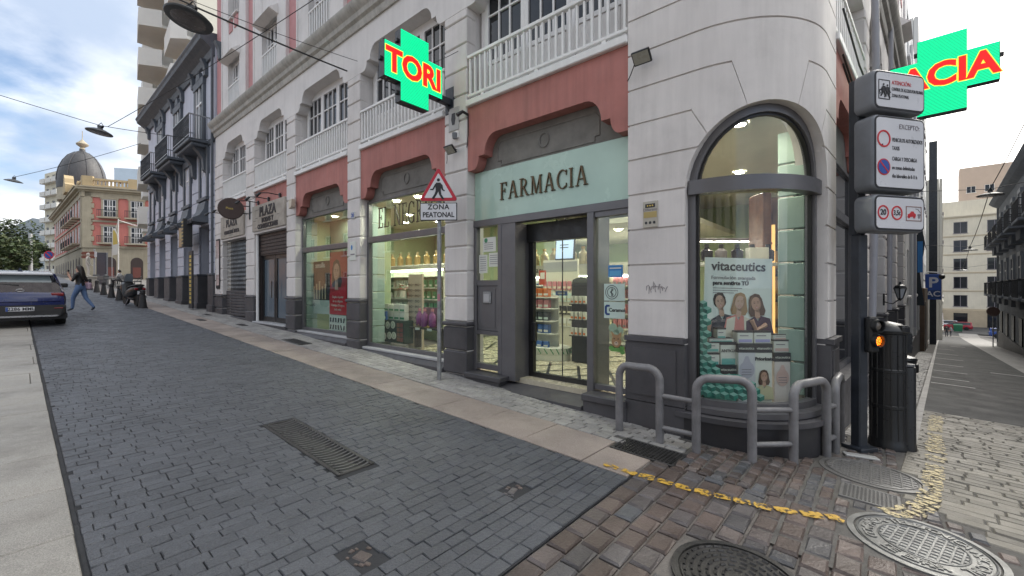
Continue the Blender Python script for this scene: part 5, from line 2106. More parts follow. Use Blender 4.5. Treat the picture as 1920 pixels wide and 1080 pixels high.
o = plaque('brass coloured alarm notice plate on the corner pier', 2.07, 2.58, .18, .31, flat('aged_notice', (.45, .42, .36)))
MB().box(-.06, .06, -.015, -.011, .08, .125).build('print_panel', M['ink'], o)
MB().box(-.08, .08, -.015, -.011, -.04, .03).build('print_panel', flat('ochre_print', (.42, .32, .12)), o)
for k in (-1, 0, 1):
    MB().prism([(k*.05+.016*math.cos(a*PI/4), -.10+.018*math.sin(a*PI/4)) for a in range(8)], -.015, -.011).build('print_symbol', M['ink'], o)
    MB().prism([(k*.03+.010*math.cos(a*PI/4), .102+.010*math.sin(a*PI/4)) for a in range(8)], -.018, -.0145).build('print_dot', flat('gold_print', (.6, .45, .1)), o)
text('lettering', 'Diferent', .05, M['inkg'], o, (0, -.013, .055))
b = MB()
r = random.Random(9)
for k in range(9):
    x, z = -.12+.028*k, r.uniform(-.03, .06)
    b.tube([(x, 0, z-.06), (x+r.uniform(-.02, .03), 0, z+r.uniform(-.02, .04)), (x+.03, 0, z-.05+r.uniform(0, .06))], .0035, 4, caps=False)
o = b.build('graffiti_tag', M['inkg'])
o.location = TM(2.0, 4.947, 1.72)
o.rotation_euler = (0, 0, AF)
tag(o, 'faint scribbled graffiti tag scratched on the corner pier', 'graffiti')
o = plaque('white plaque with a blue mark on the pilaster between shop windows', 8.97, 2.53, .26, .42, paper)
MB().prism([(-.035+.035*math.cos(a*PI/5), .08+.06*math.sin(a*PI/5)) for a in range(10)], -.016, -.011).build('print_mark', bluep, o)
MB().box(-.09, .09, -.015, -.011, -.09, -.06).build('print_line', M['inkg'], o)
o = plaque('small blue and white house number tile on the pilaster', 8.97, 3.33, .15, .15, paper)
text('lettering', '20', .12, M['blue'], o, (0, -.014, 0), bold=.004)
b = MB()
for a_ in ((-.07, .07, .058, .066), (-.07, .07, -.066, -.058)):
    b.box(a_[0], a_[1], -.015, -.011, a_[2], a_[3])
b.build('tile_border', M['blue'], o)
o = plaque('tall framed menu board with a faded sheet beside the shuttered bar', 18.75, 2.60, .42, 1.85, M['blackm'], mm=4.93)
MB().box(-.17, .17, -.018, -.011, -.80, .86).build('menu_sheet', mat('faded_sheet', (.50, .38, .36), .2, .35, 2), o)
MB().box(-.16, .16, -.021, -.017, -.4, .2).build('pale_sheet', flat('pale_sheet', (.66, .65, .64)), o)
o = thing('projecting_sign', 'round dark brown bar sign on a bracket between the bar signs', 'sign', TM(15.6, 4.45, 4.22), (0, 0, math.atan2(NN.y, NN.x)-.25))
MB().lathe([(0, -.06), (.32, -.06), (.34, -.03), (.34, .03), (.32, .06), (0, .06)], (0, 0, 0), 28, 0, 1.05, 1).build('sign_disc', flat('brown_sign', (.05, .028, .022)), o, None, None, (R(90), 0, 0))
MB().tube([(.33, 0, .12), (.52, 0, .12)], .018, 6).tube([(.33, 0, -.12), (.52, 0, -.12)], .018, 6).box(.49, .53, -.05, .05, -.30, .30).build('bracket', M['black'], o)
text('lettering', 'Plaza', .10, flat('gold_print', (.6, .45, .1)), o, (-.04, -.066, 0), ext=.002)

# ------------------------------------------------------------------ pedestrian zone sign
o = thing('pedestrian_sign', 'red triangle walking figure sign above a ZONA PEATONAL plate', 'road sign', TM(5.45, 4.50), (0, 0, R(-3)))
base_z = o.location.z
MB().tube([(0, .04, -.2), (0, .045, 3.0)], .036, 14).build('pole', M['galv'], o, 40)
zc = 2.75
tri = lambda s, cz: [(-s, cz-s*.577), (s, cz-s*.577), (0, cz+s*1.155)]


def rtri(s, cz, rr, n=5):
    out = []
    c3 = tri(s-rr*1.73, cz)
    for k, (x, z) in enumerate(c3):
        a0 = (210, 330, 90)[k]
        for j in range(n+1):
            a = R(a0-60+120*j/n)
            out.append((x+rr*math.cos(a), z+rr*math.sin(a)))
    return out


TZ = 3.10
MB().prism(rtri(.325, TZ, .035), -.012, .012).build('sign_plate', M['galv'], o)
MB().prism(rtri(.318, TZ, .03), -.016, -.012).build('red_border', flat('sign_red', (.50, .025, .05), .35), o)
MB().prism(rtri(.235, TZ, .012), -.019, -.016).build('white_field', M['signface'], o)


def walker(parent, x, z, s, y, m, flip=1):
    b = MB()
    T = lambda pts: [(x+flip*p*s, z+q*s) for p, q in pts]
    b.prism(T([(.07*math.cos(k*PI/6), .86+.075*math.sin(k*PI/6)) for k in range(12)]), y, y+.003)
    b.prism(T([(-.10, .74), (.10, .74), (.13, .60), (.11, .36), (-.12, .36), (-.13, .60)]), y-.0005, y+.003)
    b.prism(T([(-.12, .40), (.02, .40), (-.06, .22), (-.20, .0), (-.31, .02), (-.17, .24)]), y-.001, y+.003)
    b.prism(T([(-.02, .40), (.11, .40), (.14, .20), (.27, .0), (.17, -.02), (.04, .18)]), y-.0015, y+.003)
    b.prism(T([(-.10, .72), (-.16, .66), (-.27, .46), (-.38, .46), (-.37, .41), (-.24, .40), (-.10, .60)]), y-.002, y+.003)
    b.prism(T([(.10, .72), (.19, .62), (.22, .44), (.30, .38), (.27, .34), (.15, .41), (.10, .58)]), y-.0025, y+.003)
    return b.build('walking_figure', m, parent)


walker(o, 0, TZ-.155, .36, -.023, M['ink'])
b = MB().cbox(-.305, .305, -.012, .012, zc-.155, zc+.135, .008)
pl = b.build('plate', M['black'], o)
MB().cbox(-.292, .292, -.018, -.011, zc-.142, zc+.122, .006).build('plate_face', M['signface'], pl)
text('lettering', 'ZONA', .115, M['ink'], pl, (0, -.019, zc+.062), bold=.003, space=1.1)
text('lettering', 'PEATONAL', .115, M['ink'], pl, (0, -.019, zc-.065), bold=.003, xs=.9)
MB().box(-.02, .02, -.002, .02, 1.28, 1.40).tube([(0, .0, 1.3)]*1+[(0, .002, 1.4)], .001, 4).build('sticker_scrap', flat('pink_scrap', (.45, .20, .24)), o)

# ------------------------------------------------------------------ the tall traffic control pole with three sign boxes
PX, PY = 3.93, 4.83
pz = gz(PX, PY)
YAW = R(13.5)
o = thing('access_control_sign', 'stack of three grey sign boxes on a dark square post with signal lights', 'traffic sign', (PX, PY, pz+.12), (0, 0, YAW))
b = MB().cbox(-.055, .065, -.05, .06, -.5, 2.30, .012)
b.cbox(-.055, .055, -.03, .08, 2.30, 4.05, .008)
b.build('post', M['pole'], o, 40)
MB().cbox(-.12, .12, -.12, .12, -.45, -.08, .01).build('post_base', M['pole'], o)


def rrect(x0, x1, z0, z1, rr, n=5):
    out = []
    for (cx, cz, a0) in ((x1-rr, z1-rr, 0), (x0+rr, z1-rr, 90), (x0+rr, z0+rr, 180), (x1-rr, z0+rr, 270)):
        for k in range(n+1):
            a = R(a0+90*k/n)
            out.append((cx+rr*math.cos(a), cz+rr*math.sin(a)))
    return out


def sign_box(z0, z1, x0=-.115, x1=.63):
    s = MB()
    ring = lambda i, y: [(x, y, z) for x, z in rrect(x0+i, x1-i, z0+i, z1-i, .075-i)]
    s.loft([ring(.03, -.01), ring(.006, -.03), ring(0, -.05), ring(0, -.20), ring(.006, -.225), ring(.02, -.235)])
    p = s.build('sign_box', M['signbody'], o, 50)
    MB().prism(rrect(x0+.018, x1-.018, z0+.018, z1-.018, .06), -.239, -.234).build('black_border', M['ink'], p)
    MB().prism(rrect(x0+.036, x1-.036, z0+.036, z1-.036, .045), -.243, -.239).build('sign_face', M['signface'], p)
    return p


F = -.2445
pz0 = HC-pz
b1 = sign_box(3.62-.0, 4.06)
b2 = sign_box(2.755, 3.575)
b3 = sign_box(2.31, 2.715)


def ring(parent, x, z, r0, r1, m, name='red_ring', y=F):
    b = MB()
    n = 28
    vs = []
    for k in range(n):
        a = 2*PI*k/n
        for rr in (r0, r1):
            for yy in (y-.003, y+.002):
                vs.append((x+rr*math.cos(a), yy, z+rr*math.sin(a)))
    fs = []
    for k in range(n):
        a, c = 4*k, 4*((k+1) % n)
        fs += [(a, a+2, c+2, c), (a+2, a+3, c+3, c+2), (a, c, c+1, a+1)]
    b.add(vs, fs)
    return b.build(name, m, parent)


def disc(parent, x, z, rr, m, name, y=F, n=24):
    return MB().prism([(x+rr*math.cos(2*PI*k/n), z+rr*math.sin(2*PI*k/n)) for k in range(n)], y-.002, y+.001).build(name, m, parent)


def frame(parent, x0, x1, z0, z1, w, m, y=F):
    return MB().box(x0, x1, y-.002, y+.001, z0, z0+w).box(x0, x1, y-.002, y+.001, z1-w, z1).box(x0, x0+w, y-.002, y+.001, z0+w, z1-w).box(x1-w, x1, y-.002, y+.001, z0+w, z1-w).build('printed_frame', m, parent)


tx = lambda par, s_, sz, m, x, z, k=.8, b_=0: text('lettering', s_, sz, m, par, (x, F-.001, z), ext=.001, align='LEFT', bold=b_, xs=k)
frame(b1, -.055, .105, 3.735, 3.945, .008, M['ink'])
walker(b1, .015, 3.765, .15, F-.004, M['ink'])
walker(b1, .068, 3.758, .15, F-.004, M['ink'])
b = MB().tube([(-.03, F, 3.79), (-.045, F, 3.83), (-.01, F, 3.85), (-.01, F, 3.80), (-.04, F, 3.79)], .004, 5).build('pushchair_print', M['ink'], b1)
tx(b1, 'ATENCIÓN:', .062, M['red'], .13, 3.925, .85)
tx(b1, 'CONTROL DE ACCESOS POR PILONAS', .050, M['ink'], .13, 3.855, .52)
tx(b1, 'ZONA PEATONAL', .050, M['ink'], .13, 3.785, .60)
tx(b2, 'EXCEPTO:', .074, M['inkg'], .235, 3.455, .88)
ring(b2, .02, 3.31, .075, .093, M['red'])
disc(b2, .0, 3.245, .010, M['ink'], 'paint_chip', F, 8)
tx(b2, 'VEHICULOS AUTORIZADOS', .060, M['ink'], .135, 3.305, .585)
tx(b2, 'TAXIS', .060, M['ink'], .135, 3.215, .66)
tx(b2, 'CARGA Y DESCARGA', .060, M['ink'], .135, 3.10, .62)
tx(b2, 'en zonas delimitadas', .058, M['ink'], .135, 3.005, .68)
tx(b2, 'días laborables de 8-11 h', .058, M['ink'], .135, 2.915, .62)
disc(b2, .02, 3.005, .090, M['red'], 'red_disc')
disc(b2, .02, 3.005, .076, M['blue'], 'blue_disc', F-.002)
MB(Matrix.Translation((.02, 0, 3.005)) @ Matrix.Rotation(R(45), 4, 'Y')).box(-.080, .080, F-.006, F-.003, -.008, .008).build('red_bar', M['red'], b2)
ring(b3, .012, 2.515, .062, .078, M['red'])
text('lettering', '20', .085, M['ink'], b3, (.012, F-.001, 2.515), ext=.001, bold=.002)
ring(b3, .205, 2.515, .062, .078, M['red'])
text('lettering', '3,5t', .075, M['ink'], b3, (.205, F-.001, 2.515), ext=.001, bold=.0015, xs=.85)
frame(b3, .335, .56, 2.435, 2.595, .007, flat('brown_print', (.22, .10, .07)))
MB().prism([(.355, 2.475), (.365, 2.51), (.39, 2.515), (.41, 2.54), (.44, 2.54), (.455, 2.52), (.475, 2.515), (.475, 2.485)], F-.003, F+.001).build('towed_car_print', M['red'], b3)
for x in (.38, .455):
    ring(b3, x, 2.477, .006, .013, M['red'], 'wheel_print')
MB().tube([(.475, F, 2.57), (.51, F, 2.565), (.545, F, 2.53)], .003, 4).build('crane_print', M['inkg'], b3)
ring(b3, .525, 2.48, .008, .014, M['inkg'], 'wheel_print')
MB().box(.505, .545, F-.003, F, 2.495, 2.515).build('crane_print', M['inkg'], b3)
tl = MB().cbox(.0, .13, -.13, -.05, .98, 1.38, .02).build('signal_box', M['black'], o, 40)
for z, m_ in ((1.28, flat('dark_lens', (.14, .12, .10), .2)), (1.115, M['amber'])):
    MB().lathe([(.072, 0), (.072, .05), (.062, .05), (.062, .012), (0, .012)], (0, 0, 0), 20).build('lamp_hood', M['black'], tl, 40, (.065, -.13, z), (R(90), 0, 0))
    MB().lathe([(.06, .0), (.05, .022), (.03, .034), (0, .038)], (0, 0, 0), 18).build('lamp_lens', m_, tl, 50, (.065, -.13, z), (R(90), 0, 0))
b = MB()
for k in range(8):
    a = k*PI/4
    b.tube([(.065+.012*math.cos(a), -.169, 1.115+.012*math.sin(a)), (.065+.052*math.cos(a), -.155, 1.115+.052*math.sin(a))], .004, 4)
b.build('lens_ribs', flat('dark_orange', (.45, .06, .0)), tl)

# ------------------------------------------------------------------ fat control bollard
BX, BY = 4.42, 5.02
o = thing('control_bollard', 'thick black control bollard with domed cap beside the sign post', 'bollard', (BX, BY, gz(BX, BY)), (0, 0, R(15)))
o.scale = (1.02, 1.02, 1.1)
MB().lathe([(.185, -.3), (.185, .02), (.175, .06), (.165, .10), (.162, .42), (.168, .425), (.168, .455), (.162, .46), (.162, .80), (.168, .805), (.168, .83), (.160, .84), (.160, 1.20)], (0, 0, 0), 32).build('body', M['black'], o, 35)
MB().lathe([(.160, 1.20), (.185, 1.21), (.19, 1.24), (.175, 1.27), (.12, 1.31), (.0, 1.335)], (0, 0, 0), 32).build('cap', M['black'], o, 35)
MB().cbox(-.055, .055, -.20, -.06, 1.215, 1.30, .02).build('cap_latch', M['black'], o, 40)
b = MB()
b.lathe([(.10, -.3), (.10, .02), (.092, .06), (.088, .84), (.085, .86), (.0, .87)], (.115, -.105, 0), 24)
b.build('side_column', M['black'], o, 35)
MB().lathe([(.082, .87), (.082, .89), (.0, .893)], (.115, -.105, 0), 24).build('side_cap', flat('grey_cap', (.10, .10, .11)), o, 35)
b = MB()
for k in range(16):
    a = 2*PI*k/16
    b.tube([(.163*math.cos(a), .163*math.sin(a), .10), (.163*math.cos(a), .163*math.sin(a), 1.19)], .007, 4, caps=False)
b.build('rib', M['black'], o)
s_ = MB().cbox(.13, .25, -.10, .08, .98, 1.22, .02).build('signal_box', M['black'], o, 40)
for z in (1.05, 1.155):
    MB().lathe([(.05, 0), (.055, .05), (.048, .05), (.045, .01), (0, .01)], (0, 0, 0), 16).build('lamp_hood', M['dark'], s_, 40, (.25, -.01, z), (0, R(90), 0))
# pale plate on the stones by the post
P = Vector((3.72, 4.55, 0))
o = MB().cbox(-.15, .15, -.055, .055, -.01, .012, .006).build('cover_plate', flat('pale_metal_plate', (.42, .42, .41)))
o.location = (P.x, P.y, gz(P.x, P.y)+.004)
o.rotation_euler = slope_rot(P.x, P.y, R(-20)).to_euler()
tag(o, 'small pale metal plate lying on the cobbles by the post', 'plate')

# ------------------------------------------------------------------ steel hoop railing round the corner
RP = [(1.27, 5.05), (1.63, 4.71), (1.93, 4.47), (2.42, 4.30), (2.89, 4.38), (3.42, 4.64), (3.62, 4.78), (4.02, 5.22)]
o = thing('hoop_railing', 'grey tubular steel hoop railing curving round the shop corner', 'railing', (2.6, 4.35, gz(2.6, 4.35)))
base = Vector(o.location)
RP = [(x*.974, y*.974) for x, y in RP]
for k in range(0, 8, 2):
    a, b_ = Vector((*RP[k], 0)), Vector((*RP[k+1], 0))
    a.z, b_.z = gz(a.x, a.y), gz(b_.x, b_.y)
    top = max(a.z, b_.z)+.76
    rc = .13
    d = (b_-a).normalized()
    dh = Vector((d.x, d.y, 0))
    pts = [a-Vector((0, 0, .1)), Vector((a.x, a.y, top-rc))]
    for j in range(1, 6):
        t = PI/2*j/6
        pts.append(Vector((a.x, a.y, top-rc))+dh*(rc*(1-math.cos(t)))+Vector((0, 0, rc*math.sin(t))))
    for j in range(6):
        t = PI/2*j/6
        pts.append(Vector((b_.x, b_.y, top-rc))-dh*(rc*(1-math.sin(t)))+Vector((0, 0, rc*math.cos(t))))
    pts += [Vector((b_.x, b_.y, top-rc)), b_-Vector((0, 0, .1))]
    MB().tube([p-base for p in pts], .043, 16).build('hoop', M['rail'], o, 50)
    if k < 6:
        c = Vector((*RP[k+2], 0))
        c.z = gz(c.x, c.y)
        for h_ in (.50, .16):
            MB().cyl(b_+Vector((0, 0, h_))-base, c+Vector((0, 0, h_+.01))-base, .027, 12).build('cross_bar', M['rail'], o, 50)

# ------------------------------------------------------------------ covers and grates in the ground
def on_ground(name, label, cat, t, m, yaw=AF, dz=0):
    p = TM(t, m)
    o = thing(name, label, cat, p+Vector((0, 0, dz)))
    o.rotation_euler = slope_rot(p.x, p.y, yaw).to_euler()
    return o


def ring_text(o, word, rad, size, a0, a1, m, inward=False):
    n = len(word)
    for k, c in enumerate(word):
        if c == ' ':
            continue
        a = R(a0+(a1-a0)*k/(n-1))
        rz = a-PI/2 if not inward else a+PI/2
        text('letter', c, size, m, o, (rad*math.cos(a), rad*math.sin(a), .0045), (0, 0, rz), .0025, bold=.002, xs=1.05)


def round_cover(label, t, m, rad, yaw, mt, kind):
    o = on_ground('manhole_cover', label, 'manhole cover', t, m, yaw, -.002)
    MB().lathe([(rad+.045, -.06), (rad+.05, .001), (rad+.012, .003), (rad+.010, -.012)], (0, 0, 0), 48).build('rim', mt, o, 40)
    MB().lathe([(rad, -.06), (rad, -.002), (rad-.012, .0), (0, .0)], (0, 0, 0), 48).build('lid', mt, o, 40)
    b = MB()
    if kind == 'text':
        for rr in (rad*.965, rad*.64):
            b.tube([(rr*math.cos(k*PI/24), rr*math.sin(k*PI/24), .001) for k in range(48)], .007, 5, closed=True)
        ring_text(o, 'COMPAÑIA TELEFONICA NACIONAL', rad*.80, .088, 215, -35, M['ironl'])
        ring_text(o, 'DE ESPAÑA', rad*.80, .088, 243, 297, M['ironl'], True)
        inner = rad*.62
    elif kind == 'grid':
        inner = rad*.93
        b.tube([(rad*.96*math.cos(k*PI/24), rad*.96*math.sin(k*PI/24), .001) for k in range(48)], .007, 5, closed=True)
    if kind in ('text', 'grid'):
        n = 9
        for k in range(-n//2, n//2+2):
            x = k*inner*2/n
            if abs(x) < inner*.97:
                L = math.sqrt(inner**2-x*x)
                b.cbox(x-.008, x+.008, -L, L, -.004, .006, .003)
                b.cbox(-L, L, x-.008, x+.008, -.004, .0065, .003)
    else:
        r = random.Random(2)
        for rr in (.93, .80, .66, .52, .38, .24):
            n = int(rr*rad*2*PI/.055)
            for k in range(n):
                a = 2*PI*k/n+rr
                w = .32*2*PI/n
                b.tube([(rr*rad*math.cos(a+w*q), rr*rad*math.sin(a+w*q), .002) for q in (-1, 0, 1)], .0085, 5)
    b.build('raised_pattern', mt, o)
    return o


round_cover('round cast cover lettered COMPAÑIA TELEFONICA at the shiny bend', M2[0], M2[1], M2[2]-.05, R(-52), M['ironl'], 'text')
round_cover('dark round cast cover with broken ring pattern nearest the camera', M1[0], M1[1], M1[2]-.05, R(0), M['iron'], 'rings')
round_cover('round gridded cover between the railing and the bollard', M3[0], M3[1], M3[2]-.05, R(-40), flat('mid_iron', (.14, .135, .13), .4), 'grid')
MB().cbox(-.05, .05, -.02, .02, -.03, .001, .004)


def rect_cover(label, t, m, ht, hm, name, nx, ny, mt, open_=True, dz=-.002):
    o = on_ground(name, label, 'drain grate' if open_ else 'cover plate', t, m, AF, dz)
    b = MB()
    w = .028
    b.cbox(-ht, ht, -hm, -hm+w, -.04, .004, .004).cbox(-ht, ht, hm-w, hm, -.04, .004, .004)
    b.cbox(-ht, -ht+w, -hm+w, hm-w, -.04, .004, .004).cbox(ht-w, ht, -hm+w, hm-w, -.04, .004, .004)
    b.build('grate_frame', mt, o)
    MB().box(-ht+.01, ht-.01, -hm+.01, hm-.01, -.05, -.038 if open_ else -.004).build('pit', M['dark'] if open_ else mt, o)
    b = MB()
    for k in range(1, nx):
        x = -ht+w+(2*ht-2*w)*k/nx
        b.box(x-.0055, x+.0055, -hm+w, hm-w, -.03, .001)
    for k in range(1, ny):
        y = -hm+w+(2*hm-2*w)*k/ny
        b.box(-ht+w, ht-w, y-.0055, y+.0055, -.029, .0018)
    b.build('grate_bars', mt, o)
    return o


rect_cover('rectangular drain grate in the pavement by the first hoop', DRAIN[0], DRAIN[1], DRAIN[2]-.015, DRAIN[3]-.015, 'drain_grate', 16, 9, M['iron'])
rect_cover('square patterned utility plate touching the gridded round cover', PLATE[0], PLATE[1], PLATE[2]-.012, PLATE[3]-.012, 'utility_plate', 13, 13, flat('mid_iron', (.14, .135, .13), .4), False)
o = on_ground('pavement_cover', 'dark flush inspection cover in the pavement up the street', 'cover plate', 10.5, 4.35, AF, .006)
MB().cbox(-.5, .5, -.15, .15, -.02, .004, .004).build('plate', M['iron'], o)
MB().cbox(-.46, .46, -.12, .12, .003, .008, .003).build('raised_panel', M['iron'], o)
for t_, m_ in ((14.6, 4.45), (16.6, 3.9), (18.4, 4.5)):
    o = on_ground('pavement_cover', {14.6: 'small iron cover before the bar door', 16.6: 'small iron cover at the pavement border', 18.4: 'small iron cover near the menu board'}[t_], 'cover plate', t_, m_, AF, .006)
    MB().cbox(-.28, .28, -.09, .09, -.02, .005, .004).build('plate', M['iron'], o)
# dished slatted road gully
o = on_ground('gully_grate', 'dished iron gully grate with curved slats across the road', 'drain grate', GRATE[0], GRATE[1], AF, 0)
b = MB()
L, Wd = GRATE[2], GRATE[3]
b.cbox(-L, L, -Wd, -Wd+.035, -.05, .004, .005).cbox(-L, L, Wd-.035, Wd, -.05, .004, .005)
b.cbox(-L, -L+.03, -Wd+.035, Wd-.035, -.05, -.002, .004).cbox(L-.03, L, -Wd+.035, Wd-.035, -.05, -.002, .004)
b.build('grate_frame', M['iron'], o)
MB().box(-L+.01, L-.01, -Wd+.01, Wd-.01, -.03, -.0105).build('pit', M['dark'], o)
for k in range(27):
    x = -L+.055+(2*L-.11)*k/26
    b = MB()
    n = 8
    vs = []
    for j in range(n+1):
        y = -Wd+.035+(2*Wd-.07)*j/n
        z = .006-.013*(1-((y/(Wd-.035))**2))
        dx = .022*(1-(y/Wd)**2)
        vs += [(x+dx-.008, y, z), (x+dx+.010, y, z), (x+dx+.010, y, z-.03), (x+dx-.008, y, z-.03)]
    b.loft([vs[4*j:4*j+4] for j in range(n+1)])
    b.build('grate_slat', flat('worn_grate', (.10, .10, .10), .32), o)
# potholes where setts are missing
for i, h in enumerate(HOLES):
    o = on_ground('pothole', ['small pit of missing setts nearest the camera', 'small pit of missing setts in the middle of the road'][i], 'pothole', h[0], h[1], AF+.3, -.012)
    MB().box(-h[2]-.03, h[2]+.03, -h[3]-.03, h[3]+.03, -.03, -.006).build('pit_floor', mat('pit_earth', (.045, .033, .027), .9, .4, 20, bump=.8, bs=60), o)
    MB().cbox(-h[2]*.55, h[2]*.5, -h[3]*.5, h[3]*.55, -.02, .006, .012).build('loose_stone', M['brown'], o)
    b = MB()
    r = random.Random(i)
    for k in range(9):
        a = r.uniform(0, 6.3)
        x, y, s_ = h[2]*.9*math.cos(a), h[3]*.9*math.sin(a), r.uniform(.008, .02)
        b.cbox(x-s_, x+s_, y-s_*.7, y+s_*.7, -.01, .004+s_*.3, s_*.3)
    tag(b.build('pebbles', M['brown'], o), None, None, None, 'stuff')

# ------------------------------------------------------------------ small black bollards up the street
def bollard(t, m, label, i):
    o = thing('bollard', label, 'bollard', TM(t, m), (0, 0, AF), 'black cast bollards along the road')
    MB().lathe([(.155, -.1), (.155, .02), (.145, .05), (.085, .52), (.075, .54), (.085, .56), (.10, .575), (.10, .605), (.085, .62), (.095, .65), (.085, .69), (.05, .715), (0, .72)], (0, 0, 0), 16).build('bollard_body', M['blackm'], o, 40)
    MB().lathe([(.17, -.02), (.17, .02), (.15, .025)], (0, 0, 0), 16).build('base_ring', M['blackm'], o, 40)


for i, (t, m, lab) in enumerate([(22.45, 3.32, 'black bollard standing against the rear wheel of the scooter'), (27.7, 3.25, 'first free standing black bollard beyond the scooter'), (30.1, 3.22, 'second black bollard from the scooter'), (32.9, 3.2, 'third black bollard from the scooter'),
                                 (36.0, 3.2, 'fourth black bollard from the scooter'), (39.8, 3.2, 'fifth black bollard from the scooter'), (43.5, 3.25, 'last bollard of the row towards the square'), (47.6, 3.3, 'tiny far bollard past the end of the row')]):
    bollard(t, m, lab, i)
def wpt(px, Y, py=None):
    X = (px-960)/800*Y
    return Vector((X, Y, gz(X, Y) if py is None else HC-(py-540)/800*Y))


# ------------------------------------------------------------------ vehicles
rubber = flat('tyre_rubber', (.018, .018, .018), .8)
rimm = mat('alloy', (.35, .35, .36), .3, .05, 4, metal=.8)
cglass = flat('car_glass', (.02, .024, .03), .06)
cladding = flat('black_cladding', (.022, .022, .024), .55)


